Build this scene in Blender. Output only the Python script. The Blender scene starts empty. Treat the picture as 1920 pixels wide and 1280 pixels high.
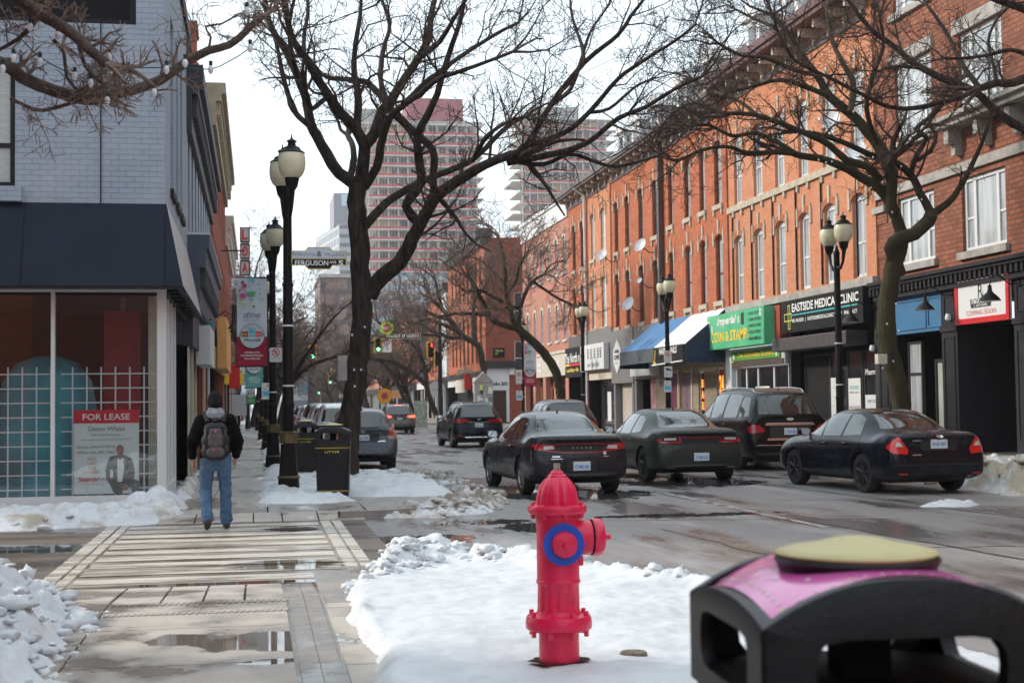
import bpy, bmesh, math, random
from mathutils import Vector, Matrix, noise
from mathutils.bvhtree import BVHTree
R = math.radians
rnd = random.Random(7)
SC = bpy.context.scene
COL = SC.collection
# ------------------------------------------------------------ camera
FPX = 2667.0
YAW = math.atan(480/FPX); PIT = math.atan(117/FPX); ROLL = R(0.7)
CM = (Matrix.Rotation(-YAW,3,'Z') @ Matrix.Rotation(math.pi/2+PIT,3,'X') @ Matrix.Rotation(-ROLL,3,'Z'))
EYE = Vector((0,0,1.6))
cd = bpy.data.cameras.new('camera'); cam = bpy.data.objects.new('camera', cd); COL.objects.link(cam)
cam.matrix_world = Matrix.Translation(EYE) @ CM.to_4x4()
cd.lens = 50; cd.sensor_width = 36; cd.clip_end = 6000; cd.clip_start = .05
cd.dof.use_dof = True; cd.dof.focus_distance = 17; cd.dof.aperture_fstop = 5.0
SC.camera = cam
def ray(px,py): return CM @ Vector(((px-960)/FPX, -(py-640)/FPX, -1))
def onz(px,py,z=0.): d=ray(px,py); return EYE+d*((z-1.6)/d.z)
def onx(px,py,X): d=ray(px,py); return EYE+d*(X/d.x)
def ony(px,py,Y): d=ray(px,py); return EYE+d*(Y/d.y)
# ------------------------------------------------------------ light
SUN_EL = R(27); SUN_AZ = R(-62)      # azimuth measured from +Y towards +X
w = bpy.data.worlds.new('World'); SC.world = w; w.use_nodes = True
nt = w.node_tree; nt.nodes.clear()
out = nt.nodes.new('ShaderNodeOutputWorld'); bg = nt.nodes.new('ShaderNodeBackground')
sky = nt.nodes.new('ShaderNodeTexSky'); sky.sky_type='NISHITA'; sky.sun_disc=False
sky.sun_elevation=SUN_EL; sky.sun_rotation=SUN_AZ; sky.dust_density=2.5; sky.air_density=1.0
tc = nt.nodes.new('ShaderNodeTexCoord'); mp = nt.nodes.new('ShaderNodeMapping'); mp.inputs['Scale'].default_value=(1.3,1.3,3.5)
nz = nt.nodes.new('ShaderNodeTexNoise'); nz.inputs['Scale'].default_value=1.6; nz.inputs['Detail'].default_value=5
rp = nt.nodes.new('ShaderNodeValToRGB'); rp.color_ramp.elements[0].position=.30; rp.color_ramp.elements[1].position=.62
rp.color_ramp.elements[0].color=(.62,.62,.62,1); rp.color_ramp.elements[1].color=(.97,.97,.97,1)
mx = nt.nodes.new('ShaderNodeMix'); mx.data_type='RGBA'
mx.inputs[7].default_value=(8.7,10.0,10.8,1)       # thin bright cloud veil
L = nt.links.new
L(tc.outputs['Generated'],mp.inputs[0]); L(mp.outputs[0],nz.inputs['Vector']); L(nz.outputs['Fac'],rp.inputs[0])
L(rp.outputs[0],mx.inputs[0]); L(sky.outputs[0],mx.inputs[6]); L(mx.outputs[2],bg.inputs[0])
bg.inputs[1].default_value=.10; L(bg.outputs[0],out.inputs[0])
sl = bpy.data.lights.new('sun','SUN'); sl.energy=2.3; sl.angle=R(5); sl.color=(1,.90,.78)
so = bpy.data.objects.new('sun',sl); COL.objects.link(so)
sd = Vector((math.sin(SUN_AZ)*math.cos(SUN_EL), math.cos(SUN_AZ)*math.cos(SUN_EL), math.sin(SUN_EL)))
so.rotation_euler = sd.to_track_quat('Z','Y').to_euler()
SC.view_settings.view_transform='Standard'; SC.view_settings.look='None'
SC.view_settings.exposure=0.62; SC.view_settings.gamma=1
SC.cycles.max_bounces=6; SC.cycles.diffuse_bounces=3; SC.cycles.glossy_bounces=3; SC.cycles.transparent_max_bounces=8
# ------------------------------------------------------------ helpers
ORG = {}
SPLIT = {'eave_bracket','cornice_bracket','dentils','quoin','keystone','shop_dentils','ornament','pier','conduit','characters','emblem','stone_bracket','support','frame_support'}
def tag(o,label=None,cat=None,group=None,kind=None):
    if label: o['label']=label
    if cat: o['category']=cat
    if group: o['group']=group
    if kind: o['kind']=kind
    return o
def empty(name,loc,label=None,cat=None,group=None,rz=0):
    o=bpy.data.objects.new(name,None); COL.objects.link(o); o.location=loc; o.rotation_euler=(0,0,rz)
    o.empty_display_size=.2
    ORG[o.name]=Vector(loc); return tag(o,label,cat,group)
def org(o):
    return ORG.get(o.name,Vector((0,0,0))) if o else Vector((0,0,0))
class MB:
    def __init__(s): s.v=[]; s.f=[]; s.m=[]; s.mi=0
    def add(s,vs,fs):
        b=len(s.v); s.v+= [tuple(p) for p in vs]; s.f+=[tuple(b+i for i in f) for f in fs]; s.m+=[s.mi]*len(fs); return s
    def box(s,x0,x1,y0,y1,z0,z1):
        if x0>x1:x0,x1=x1,x0
        if y0>y1:y0,y1=y1,y0
        if z0>z1:z0,z1=z1,z0
        return s.add([(x0,y0,z0),(x1,y0,z0),(x1,y1,z0),(x0,y1,z0),(x0,y0,z1),(x1,y0,z1),(x1,y1,z1),(x0,y1,z1)],
          [(0,3,2,1),(4,5,6,7),(0,1,5,4),(1,2,6,5),(2,3,7,6),(3,0,4,7)])
    def tube(s,pts,rad,n=8,cap=True):
        pts=[Vector(p) for p in pts]
        if not hasattr(rad,'__len__'): rad=[rad]*len(pts)
        b=len(s.v); up=None
        for i,p in enumerate(pts):
            t=(pts[min(i+1,len(pts)-1)]-pts[max(i-1,0)])
            if t.length<1e-9: t=Vector((0,0,1))
            t.normalize()
            if up is None: up=t.orthogonal().normalized()
            else:
                up=(up-t*up.dot(t))
                up=up.normalized() if up.length>1e-6 else t.orthogonal().normalized()
            q=t.cross(up)
            for k in range(n):
                a=2*math.pi*k/n; s.v.append(tuple(p+(up*math.cos(a)+q*math.sin(a))*rad[i]))
        for i in range(len(pts)-1):
            for k in range(n):
                k2=(k+1)%n; s.f.append((b+i*n+k,b+i*n+k2,b+(i+1)*n+k2,b+(i+1)*n+k)); s.m.append(s.mi)
        if cap and n>2:
            s.f.append(tuple(b+k for k in range(n))[::-1]); s.f.append(tuple(b+(len(pts)-1)*n+k for k in range(n))); s.m+=[s.mi]*2
        return s
    def cyl(s,p0,p1,r0,r1=None,n=16): return s.tube([p0,p1],[r0,r0 if r1 is None else r1],n)
    def lathe(s,prof,c=(0,0,0),n=24,mat=None,fl=None):
        b=len(s.v); c=Vector(c)
        for r,z in prof:
            for k in range(n):
                a=2*math.pi*k/n; rr=r*(fl(a,z) if fl else 1)
                p=Vector((rr*math.cos(a),rr*math.sin(a),z))
                if mat: p=mat@p
                s.v.append(tuple(c+p))
        for i in range(len(prof)-1):
            for k in range(n):
                k2=(k+1)%n; s.f.append((b+i*n+k,b+i*n+k2,b+(i+1)*n+k2,b+(i+1)*n+k)); s.m.append(s.mi)
        s.f.append(tuple(b+k for k in range(n))[::-1]); s.f.append(tuple(b+(len(prof)-1)*n+k for k in range(n))); s.m+=[s.mi]*2
        return s
    def prism(s,poly,o,u,v,d):   # 2-D polygon in plane (o,u,v) extruded by vector d
        o,u,v,d=Vector(o),Vector(u),Vector(v),Vector(d); n=len(poly)
        a=[o+u*p[0]+v*p[1] for p in poly]; 
        s.add(a+[q+d for q in a],[tuple(range(n))[::-1],tuple(range(n,2*n))]+[(i,(i+1)%n,n+(i+1)%n,n+i) for i in range(n)]); return s
    def build(s,name,mat,parent=None,smooth=False,label=None,bev=0,local=False):
        if name in SPLIT:
            par=list(range(len(s.v)))
            def fd(i):
                while par[i]!=i: par[i]=par[par[i]]; i=par[i]
                return i
            for f in s.f:
                for i in f[1:]: par[fd(i)]=fd(f[0])
            g={}
            for f in s.f: g.setdefault(fd(f[0]),[]).append(f)
            if len(g)>1:
                o=None
                for fs in g.values():
                    ids=sorted({i for f in fs for i in f}); mp={k:j for j,k in enumerate(ids)}; q=MB(); q.v=[s.v[i] for i in ids]; q.f=[tuple(mp[i] for i in f) for f in fs]; q.m=[0]*len(fs)
                    SPLIT.discard(name); o=q.build(name,mat,parent,smooth,label,bev,local); SPLIT.add(name)
                return o
        me=bpy.data.meshes.new(name)
        us=sorted({i for f in s.f for i in f})
        if len(us)<len(s.v): mp={k:j for j,k in enumerate(us)}; s.v=[s.v[i] for i in us]; s.f=[tuple(mp[i] for i in f) for f in s.f]
        o0=Vector((0,0,0)) if local else org(parent)
        me.from_pydata([(a-o0.x,b-o0.y,c-o0.z) for a,b,c in s.v],[],s.f)
        mats=mat if isinstance(mat,(list,tuple)) else [mat]
        for m in mats: me.materials.append(m)
        if len(mats)>1: me.polygons.foreach_set('material_index',s.m)
        me.update()
        bm=bmesh.new(); bm.from_mesh(me); bmesh.ops.recalc_face_normals(bm,faces=bm.faces); bm.to_mesh(me); bm.free()
        if smooth:
            me.polygons.foreach_set('use_smooth',[True]*len(me.polygons))
            try: me.set_sharp_from_angle(angle=R(38))
            except Exception: pass
        o=bpy.data.objects.new(name,me); COL.objects.link(o)
        if parent: o.parent=parent
        ORG[o.name]=o0 
        if bev:
            md=o.modifiers.new('b','BEVEL'); md.width=bev; md.segments=2; md.limit_method='ANGLE'
        if label: o['label']=label
        return o
def bakemods(o):
    dg=bpy.context.evaluated_depsgraph_get(); dg.update()
    me=bpy.data.meshes.new_from_object(o.evaluated_get(dg)); o.modifiers.clear(); old=o.data; o.data=me; me.name=old.name
    return o
def top(name,mb,mat,loc,label,cat,group=None,**k):     # a thing that is one mesh
    loc=Vector(loc); mb.v=[tuple(Vector(p)-loc) for p in mb.v]
    o=mb.build(name,mat,**k); o.location=loc; ORG[o.name]=loc; return tag(o,label,cat,group)
def copy_tree(o,parent=None):
    c=o.copy(); COL.objects.link(c)
    if parent: c.parent=parent
    ORG[c.name]=ORG.get(o.name,Vector((0,0,0)))
    for ch in list(o.children): copy_tree(ch,c)
    return c
_fc={}
def text(body,o,u,v,w=None,h=.1,mat=None,parent=None,name='lettering',depth=.004,bold=0,shear=0,align='C',italic=False,label=None):
    """flat lettering: o = point, u = right vector, v = up vector; w = fitted width, h = cap height"""
    cu=bpy.data.curves.new(name,'FONT'); cu.body=body; cu.size=1; cu.extrude=0; cu.shear=shear; cu.offset=bold; cu.resolution_u=3
    t=bpy.data.objects.new(name,cu); dg=bpy.context.evaluated_depsgraph_get()
    me=bpy.data.meshes.new_from_object(t); bpy.data.objects.remove(t); 
    if not me.vertices: return None
    xs=[q.co.x for q in me.vertices]; ys=[q.co.y for q in me.vertices]; x0,x1,y0,y1=min(xs),max(xs),min(ys),max(ys)
    nl=body.count('\n')
    sy=h/(y1-y0) if nl==0 else h/(y1-y0)
    sx=(w/(x1-x0)) if w else sy
    ax={'C':(x0+x1)/2,'L':x0,'R':x1}[align]
    u=Vector(u).normalized(); v=Vector(v).normalized(); n=u.cross(v); o=Vector(o)-org(parent)
    for q in me.vertices:
        q.co=o+u*((q.co.x-ax)*sx)+v*((q.co.y-(y0+y1)/2)*sy)+n*(depth)
    me.materials.append(mat)
    ob=bpy.data.objects.new(name,me); COL.objects.link(ob)
    if parent: ob.parent=parent
    ORG[ob.name]=org(parent)
    return ob
# ------------------------------------------------------------ materials
def _n(nt,t,**k):
    n=nt.nodes.new(t)
    for a,b in k.items(): setattr(n,a,b)
    return n
def mat(name,c,rough=.6,metal=0,c2=None,sc=3.,bump=0,bsc=40.,coat=0,spec=.5,emit=0,det=4,rvar=0,stretch=(1,1,1),sss=0,lo=.35,hi=.65):
    m=bpy.data.materials.new(name); m.use_nodes=True; nt=m.node_tree; b=nt.nodes['Principled BSDF']; L=nt.links.new
    c=tuple(c)+(1,) if len(c)==3 else c
    b.inputs['Base Color'].default_value=c; b.inputs['Roughness'].default_value=rough; b.inputs['Metallic'].default_value=metal
    b.inputs['Coat Weight'].default_value=coat; b.inputs['Coat Roughness'].default_value=.06; b.inputs['Specular IOR Level'].default_value=spec
    if emit: b.inputs['Emission Color'].default_value=c; b.inputs['Emission Strength'].default_value=emit
    if sss: b.inputs['Subsurface Weight'].default_value=sss; b.inputs['Subsurface Radius'].default_value=(.05,.06,.08)
    tc=_n(nt,'ShaderNodeTexCoord'); mp=_n(nt,'ShaderNodeMapping'); mp.inputs['Scale'].default_value=stretch; L(tc.outputs['Object'],mp.inputs[0])
    if c2 is None: c2=tuple(x*.82 for x in c[:3]); 
    nz=_n(nt,'ShaderNodeTexNoise'); nz.inputs['Scale'].default_value=sc; nz.inputs['Detail'].default_value=det; nz.inputs['Roughness'].default_value=.65; L(mp.outputs[0],nz.inputs['Vector'])
    r=_n(nt,'ShaderNodeMapRange'); r.inputs[1].default_value=lo; r.inputs[2].default_value=hi; L(nz.outputs['Fac'],r.inputs[0])
    mx=_n(nt,'ShaderNodeMix',data_type='RGBA'); mx.inputs[6].default_value=c; mx.inputs[7].default_value=tuple(c2)+(1,)
    L(r.outputs[0],mx.inputs[0]); L(mx.outputs[2],b.inputs['Base Color'])
    if rvar:
        q=_n(nt,'ShaderNodeMapRange'); q.inputs[3].default_value=rough; q.inputs[4].default_value=min(1,rough+rvar); L(r.outputs[0],q.inputs[0]); L(q.outputs[0],b.inputs['Roughness'])
    if bump:
        bz=_n(nt,'ShaderNodeTexNoise'); bz.inputs['Scale'].default_value=bsc; bz.inputs['Detail'].default_value=4; L(mp.outputs[0],bz.inputs['Vector'])
        bp=_n(nt,'ShaderNodeBump'); bp.inputs['Strength'].default_value=min(1,bump); bp.inputs['Distance'].default_value=.01+.02*bump; L(bz.outputs['Fac'],bp.inputs['Height']); L(bp.outputs[0],b.inputs['Normal'])
    return m
def brick(name,c1,c2,mortar,bw=.225,bh=.076,ms=.009,stain=(.25,.1,.05),sv=.3,rough=.85,bump=.5):
    m=bpy.data.materials.new(name); m.use_nodes=True; nt=m.node_tree; b=nt.nodes['Principled BSDF']; L=nt.links.new
    b.inputs['Roughness'].default_value=rough; b.inputs['Specular IOR Level'].default_value=.25
    tc=_n(nt,'ShaderNodeTexCoord'); sp=_n(nt,'ShaderNodeSeparateXYZ'); L(tc.outputs['Object'],sp.inputs[0])
    ad=_n(nt,'ShaderNodeMath',operation='ADD'); L(sp.outputs[0],ad.inputs[0]); L(sp.outputs[1],ad.inputs[1])
    cb=_n(nt,'ShaderNodeCombineXYZ'); L(ad.outputs[0],cb.inputs[0]); L(sp.outputs[2],cb.inputs[1])
    bt=_n(nt,'ShaderNodeTexBrick'); L(cb.outputs[0],bt.inputs['Vector']); bt.inputs['Scale'].default_value=1
    bt.inputs['Brick Width'].default_value=bw; bt.inputs['Row Height'].default_value=bh; bt.inputs['Mortar Size'].default_value=ms
    bt.inputs['Mortar Smooth'].default_value=.3; bt.inputs['Bias'].default_value=-.1
    bt.inputs['Color1'].default_value=c1+(1,); bt.inputs['Color2'].default_value=c2+(1,); bt.inputs['Mortar'].default_value=mortar+(1,)
    nz=_n(nt,'ShaderNodeTexNoise'); nz.inputs['Scale'].default_value=.8; nz.inputs['Detail'].default_value=10; nz.inputs['Roughness'].default_value=.7; L(tc.outputs['Object'],nz.inputs['Vector'])
    r=_n(nt,'ShaderNodeMapRange'); r.inputs[1].default_value=.40; r.inputs[2].default_value=.66; r.inputs[4].default_value=sv; L(nz.outputs['Fac'],r.inputs[0])
    mx=_n(nt,'ShaderNodeMix',data_type='RGBA'); L(r.outputs[0],mx.inputs[0]); L(bt.outputs['Color'],mx.inputs[6]); mx.inputs[7].default_value=stain+(1,)
    L(mx.outputs[2],b.inputs['Base Color'])
    n2=_n(nt,'ShaderNodeTexNoise'); n2.inputs['Scale'].default_value=45; L(tc.outputs['Object'],n2.inputs['Vector'])
    ml=_n(nt,'ShaderNodeMath',operation='MULTIPLY'); ml.inputs[1].default_value=-1.; L(bt.outputs['Fac'],ml.inputs[0])
    a2=_n(nt,'ShaderNodeMath',operation='MULTIPLY_ADD'); a2.inputs[1].default_value=.4; L(n2.outputs['Fac'],a2.inputs[0]); L(ml.outputs[0],a2.inputs[2])
    bp=_n(nt,'ShaderNodeBump'); bp.inputs['Strength'].default_value=bump; bp.inputs['Distance'].default_value=.012; L(a2.outputs[0],bp.inputs['Height']); L(bp.outputs[0],b.inputs['Normal'])
    return m
def glass(name,c=(.02,.025,.03),rough=.04,spec=.9): return mat(name,c,rough,c2=tuple(x*1.4+.004 for x in c),sc=1.2,spec=spec,coat=.3)
def clearglass(name,tint=(.85,.9,.9),refl=.25):
    m=bpy.data.materials.new(name); m.use_nodes=True; nt=m.node_tree; nt.nodes.clear(); L=nt.links.new
    o=_n(nt,'ShaderNodeOutputMaterial'); t=_n(nt,'ShaderNodeBsdfTransparent'); t.inputs[0].default_value=tint+(1,)
    g=_n(nt,'ShaderNodeBsdfGlossy'); g.inputs['Roughness'].default_value=.02; f=_n(nt,'ShaderNodeFresnel'); f.inputs[0].default_value=1.5
    mr=_n(nt,'ShaderNodeMapRange'); mr.inputs[3].default_value=refl; mr.inputs[4].default_value=1; L(f.outputs[0],mr.inputs[0])
    nz=_n(nt,'ShaderNodeTexNoise'); nz.inputs['Scale'].default_value=.8; bp=_n(nt,'ShaderNodeBump'); bp.inputs['Distance'].default_value=.01; bp.inputs['Strength'].default_value=.1
    L(nz.outputs[0],bp.inputs['Height']); L(bp.outputs[0],g.inputs['Normal'])
    x=_n(nt,'ShaderNodeMixShader'); L(mr.outputs[0],x.inputs[0]); L(t.outputs[0],x.inputs[1]); L(g.outputs[0],x.inputs[2]); L(x.outputs[0],o.inputs[0]); return m
M={}
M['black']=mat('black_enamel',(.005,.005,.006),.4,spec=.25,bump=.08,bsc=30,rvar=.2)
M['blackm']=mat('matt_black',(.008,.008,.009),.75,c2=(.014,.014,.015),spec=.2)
M['gold']=mat('gold_paint',(.16,.13,.06),.45,metal=.5,c2=(.10,.08,.04))
M['white']=mat('white_paint',(.66,.67,.67),.5,c2=(.66,.67,.67),sc=2)
M['whitef']=mat('white_window_frame',(.66,.68,.69),.45,c2=(.62,.64,.64),sc=5)
M['brownf']=mat('brown_window_frame',(.10,.06,.05),.5,c2=(.06,.04,.035),sc=5)
M['maroonf']=mat('maroon_window_frame',(.10,.015,.015),.5,c2=(.06,.012,.012),sc=5)
M['blackf']=mat('black_window_frame',(.02,.022,.025),.5)
M['stone']=mat('buff_stone',(.50,.44,.34),.85,c2=(.36,.31,.24),sc=3,bump=.5,bsc=25)
M['stoneg']=mat('grey_stone',(.40,.38,.35),.85,c2=(.27,.25,.23),sc=3,bump=.5,bsc=20)
M['cream']=mat('cream_paint',(.60,.55,.46),.7,c2=(.5,.45,.37),sc=3)
M['brick_o']=brick('orange_brick',(.60,.155,.05),(.38,.085,.03),(.30,.17,.12),stain=(.27,.08,.045),sv=.6,ms=.012)
M['brick_o2']=brick('pale_orange_brick',(.62,.22,.10),(.50,.16,.07),(.36,.24,.17),stain=(.52,.30,.20),sv=.4)
M['brick_d']=brick('dark_brown_brick',(.36,.13,.075),(.22,.075,.045),(.12,.07,.05),bw=.3,bh=.13,ms=.015,stain=(.14,.06,.045),sv=.5,bump=.9)
M['brick_p']=brick('pink_brick',(.50,.20,.14),(.40,.15,.10),(.42,.30,.25),stain=(.35,.14,.10))
M['brick_r']=brick('red_brick',(.34,.075,.04),(.24,.05,.03),(.22,.12,.09),stain=(.2,.05,.03))
M['brick_g']=brick('grey_painted_brick',(.32,.375,.45),(.285,.335,.41),(.215,.25,.31),bw=.24,bh=.088,ms=.006,stain=(.42,.46,.52),sv=.6,rough=.6,bump=.7)
M['arch']=brick('arch_brick',(.5,.15,.06),(.4,.10,.045),(.25,.12,.08),bw=.08,bh=.25)
M['glassw']=glass('window_glass',(.10,.12,.13),.05)
M['glassd']=glass('dark_glass',(.012,.014,.017),.05)
M['curtain']=mat('lace_curtain',(.50,.52,.53),.2,c2=(.30,.32,.34),sc=1.6,coat=.8,stretch=(3,3,.25),det=2)
M['snow']=mat('snow',(.64,.665,.69),.6,c2=(.50,.52,.55),sc=1.7,bump=.45,bsc=14,det=8,lo=.45,hi=.7)
M['snowd']=mat('dirty_snow',(.42,.35,.26),.7,c2=(.64,.65,.68),sc=1.6,bump=.9,bsc=16,det=9,lo=.44,hi=.62)
M['snowg']=mat('gritty_snow',(.24,.20,.16),.8,c2=(.66,.64,.62),sc=4.,bump=1,bsc=22,det=8,lo=.42,hi=.62)
M['red']=mat('red_paint',(.62,.015,.02),.4,c2=(.5,.012,.016))
M['green']=mat('green_sign',(.05,.42,.19),.4,c2=(.14,.52,.28),sc=.6)
M['bark']=mat('dark_bark',(.016,.012,.010),.9,spec=.2,c2=(.062,.048,.040),sc=11,bump=1,bsc=26,stretch=(1,1,.2))
M['barkm']=mat('mossy_bark',(.035,.026,.018),.9,spec=.2,c2=(.055,.048,.026),sc=3,bump=1,bsc=24,stretch=(1,1,.3))
M['twig']=mat('twig_bark',(.085,.06,.05),.9,c2=(.04,.028,.024),sc=5,spec=.2)
M['twigp']=mat('pale_twig_bark',(.17,.12,.10),.9,c2=(.11,.08,.07),sc=5)
M['concrete']=mat('concrete',(.40,.38,.36),.8,c2=(.30,.28,.26),sc=1.2,bump=.2)
M['darkpaint']=mat('charcoal_paint',(.017,.016,.020),.6,c2=(.026,.024,.028),sc=2,spec=.2)
# ============================================================ ground
def wetmat(name,dry,dry2,wetc,puddles,wet=.5,stripes=None,scale=.5,rdry=.75,grain=60,lines=None,aniso=(1,1,1),salt=None):
    """asphalt / concrete with damp zones and standing water; coordinates are world metres"""
    m=bpy.data.materials.new(name); m.use_nodes=True; nt=m.node_tree; b=nt.nodes['Principled BSDF']; L=nt.links.new
    tc=_n(nt,'ShaderNodeTexCoord'); P=tc.outputs['Object']
    def nse(s,d,st=(1,1,1),ro=.6):
        mp=_n(nt,'ShaderNodeMapping'); mp.inputs['Scale'].default_value=st; L(P,mp.inputs[0])
        n=_n(nt,'ShaderNodeTexNoise'); n.inputs['Scale'].default_value=s; n.inputs['Detail'].default_value=d; n.inputs['Roughness'].default_value=ro; L(mp.outputs[0],n.inputs['Vector']); return n.outputs['Fac']
    def mr(x,a,b_,c=0,d=1):
        r=_n(nt,'ShaderNodeMapRange'); r.inputs[1].default_value=a; r.inputs[2].default_value=b_; r.inputs[3].default_value=c; r.inputs[4].default_value=d; L(x,r.inputs[0]); return r.outputs[0]
    def mix(f,a,b_):
        x=_n(nt,'ShaderNodeMix',data_type='RGBA'); L(f,x.inputs[0])
        for i,q in ((6,a),(7,b_)):
            if isinstance(q,tuple): x.inputs[i].default_value=q+(1,)
            else: L(q,x.inputs[i])
        return x.outputs[2]
    def math_(op,a,b_):
        x=_n(nt,'ShaderNodeMath',operation=op)
        for i,q in ((0,a),(1,b_)):
            if isinstance(q,(int,float)): x.inputs[i].default_value=q
            else: L(q,x.inputs[i])
        return x.outputs[0]
    big=nse(scale,6,aniso); fine=nse(grain,3); med=nse(3,5,aniso)
    damp=mr(big,wet-.05,wet+.07)
    pm=None
    for (x,y,rx,ry) in puddles:
        mp=_n(nt,'ShaderNodeMapping'); mp.inputs['Location'].default_value=(-x/rx,-y/ry,0); mp.inputs['Scale'].default_value=(1/rx,1/ry,0); L(P,mp.inputs[0])
        ln=_n(nt,'ShaderNodeVectorMath',operation='LENGTH'); L(mp.outputs[0],ln.inputs[0])
        v=math_('ADD',ln.outputs['Value'],math_('MULTIPLY',math_('SUBTRACT',med,.5),1.6))
        q=mr(v,.85,1.0,1,0); pm=q if pm is None else math_('MAXIMUM',pm,q)
    col=mix(mr(med,.35,.65),dry,dry2); 
    if salt: col=mix(mr(nse(.35,7,(2.2,.25,1),.7),.50,.66,0,.8),col,salt)
    col=mix(damp,col,wetc)
    rough=mr(damp,0,1,rdry,.2)
    if pm is not None:
        col=mix(math_('MULTIPLY',pm,.75),col,tuple(x*.35 for x in wetc)); rough=math_('MULTIPLY',rough,mr(pm,0,1,1,.05))
    col=mix(mr(fine,.3,.75,0,.25),col,tuple(x*.5 for x in dry))
    L(col,b.inputs['Base Color']); L(rough,b.inputs['Roughness']); b.inputs['Specular IOR Level'].default_value=.6
    bp=_n(nt,'ShaderNodeBump'); bp.inputs['Distance'].default_value=.006; L(fine,bp.inputs['Height'])
    st=mr(damp,0,1,.5,.12)
    if pm is not None: st=math_('MULTIPLY',st,mr(pm,0,1,1,0))
    L(st,bp.inputs['Strength']); L(bp.outputs[0],b.inputs['Normal'])
    return m
PUD=[(1.6,16.9,1.1,.7),(.9,17.6,.5,.7),(2.9,19.2,.9,.5),(6.0,19.5,1.4,.35),(5.4,24.6,1.6,1.7),(8.4,27.5,1.6,1.8),(3.6,18.2,.5,.9)]
M['road']=wetmat('wet_asphalt',(.25,.228,.22),(.20,.18,.172),(.105,.093,.090),PUD,wet=.50,scale=.35,aniso=(1.8,.45,1),rdry=.6,salt=(.42,.40,.40))
M['sideroad']=wetmat('damp_side_street',(.15,.115,.09),(.105,.08,.066),(.07,.052,.043),[(-3,17.2,2.2,.6)],wet=.5,scale=.5,aniso=(.4,1.6,1))
M['walk']=wetmat('damp_concrete_pavement',(.50,.45,.40),(.42,.37,.325),(.26,.215,.18),[(.05,9.35,.62,.42),(-.45,9.5,.3,.25),(.1,8.6,.25,.1),(-.3,13.1,1.6,.10)],wet=.52,scale=1.1,grain=90)
M['walkd']=wetmat('trodden_icy_pavement',(.36,.32,.29),(.43,.40,.375),(.24,.205,.18),[],wet=.5,scale=.6,aniso=(1.2,.5,1),salt=(.7,.7,.72))
M['cross']=wetmat('crossing_concrete',(.34,.285,.23),(.28,.23,.185),(.19,.145,.11),[(.3,14.6,.6,.5),(.45,18.8,.4,.4),(-.2,13.25,1.5,.12)],wet=.48,scale=.7,aniso=(.5,2.5,1))
M['stripe']=wetmat('worn_white_road_paint',(.66,.61,.54),(.54,.49,.42),(.42,.37,.31),[(.3,14.6,.6,.5),(.45,18.8,.4,.4)],wet=.50,scale=1.3,aniso=(.5,2.5,1),rdry=.5)
M['kerb']=wetmat('kerb_concrete',(.34,.31,.29),(.27,.24,.22),(.19,.165,.145),[],wet=.5,scale=1)
def struct(name,mb,m,**k): return tag(mb.build(name,m,**k),kind='structure')
b=MB(); N=40
b.add([(-1500,-300,-.004),(1500,-300,-.004),(1500,3000,-.004),(-1500,3000,-.004)],[(0,1,2,3)])
struct('ground',b,mat('bare_ground',(.2,.18,.17),.9))
b=MB(); b.add([(1.0,-20,0),(13.1,-20,0),(13.1,600,0),(1.0,600,0)],[(0,1,2,3)]); struct('road',b,M['road'])
b=MB(); b.add([(-60,13.1,.003),(1.45,13.1,.003),(1.45,20.0,.003),(-60,20.0,.003)],[(0,1,2,3)]); struct('side_street',b,M['sideroad'])
# crossing: concrete strip, white bars, brick-lined edges
b=MB(); b.add([(-2.0,13.1,.007),(1.15,13.1,.007),(1.15,20.0,.007),(-1.75,20.0,.007)],[(0,1,2,3)]); struct('crossing',b,M['cross'])
b=MB(); y=13.45
while y<19.7:
    b.add([(-1.66,y,.011),(.82,y,.011),(.82,y+.40,.011),(-1.66,y+.40,.011)],[(0,1,2,3)]); y+=.66
for x0,x1 in ((-1.98,-1.83),(-1.80,-1.70),(.86,.99),(1.02,1.14)):
    y=13.15
    while y<19.9: b.add([(x0,y,.011),(x1,y,.011),(x1,y+2.2,.011),(x0,y+2.2,.011)],[(0,1,2,3)]); y+=2.22
struct('crossing_stripes',b,M['stripe'])
# pavements: near (in front of the camera) and far, slabs with open joints over a dark bed
def slabs(name,xs,ys,zf,m,gap=.012,th=.09,skip=()):
    b=MB()
    for i in range(len(xs)-1):
        for j in range(len(ys)-1):
            x0,x1,y0,y1=xs[i]+gap/2,xs[i+1]-gap/2,ys[j]+gap/2,ys[j+1]-gap/2
            z0,z1=zf(y0),zf(y1)
            b.add([(x0,y0,z0),(x1,y0,z0),(x1,y1,z1),(x0,y1,z1),(x0,y0,z0-th),(x1,y0,z0-th),(x1,y1,z1-th),(x0,y1,z1-th)],
              [(0,1,2,3),(0,4,5,1),(1,5,6,2),(2,6,7,3),(3,7,4,0)])
    return struct(name,b,m)
zn=lambda y: .1 if y<11.6 else max(.015,.1-(y-11.6)*.055)
zf=lambda y: .1 if y>21.4 else max(.015,.1-(21.4-y)*.06)
slabs('pavement',[-1.12,-.74,-.42,-.10,.22],[11.35,12.98],zn,M['walk'],.02)
slabs('pavement.001',[-3.6,-1.12],[10.7,11.6,12.98],zn,M['walk'],.02)
slabs('pavement.002',[-3.6,-1.12,.22],[2,4.4,6.9,8.6,10.02,10.68],zn,M['walk'],.014)
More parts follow.
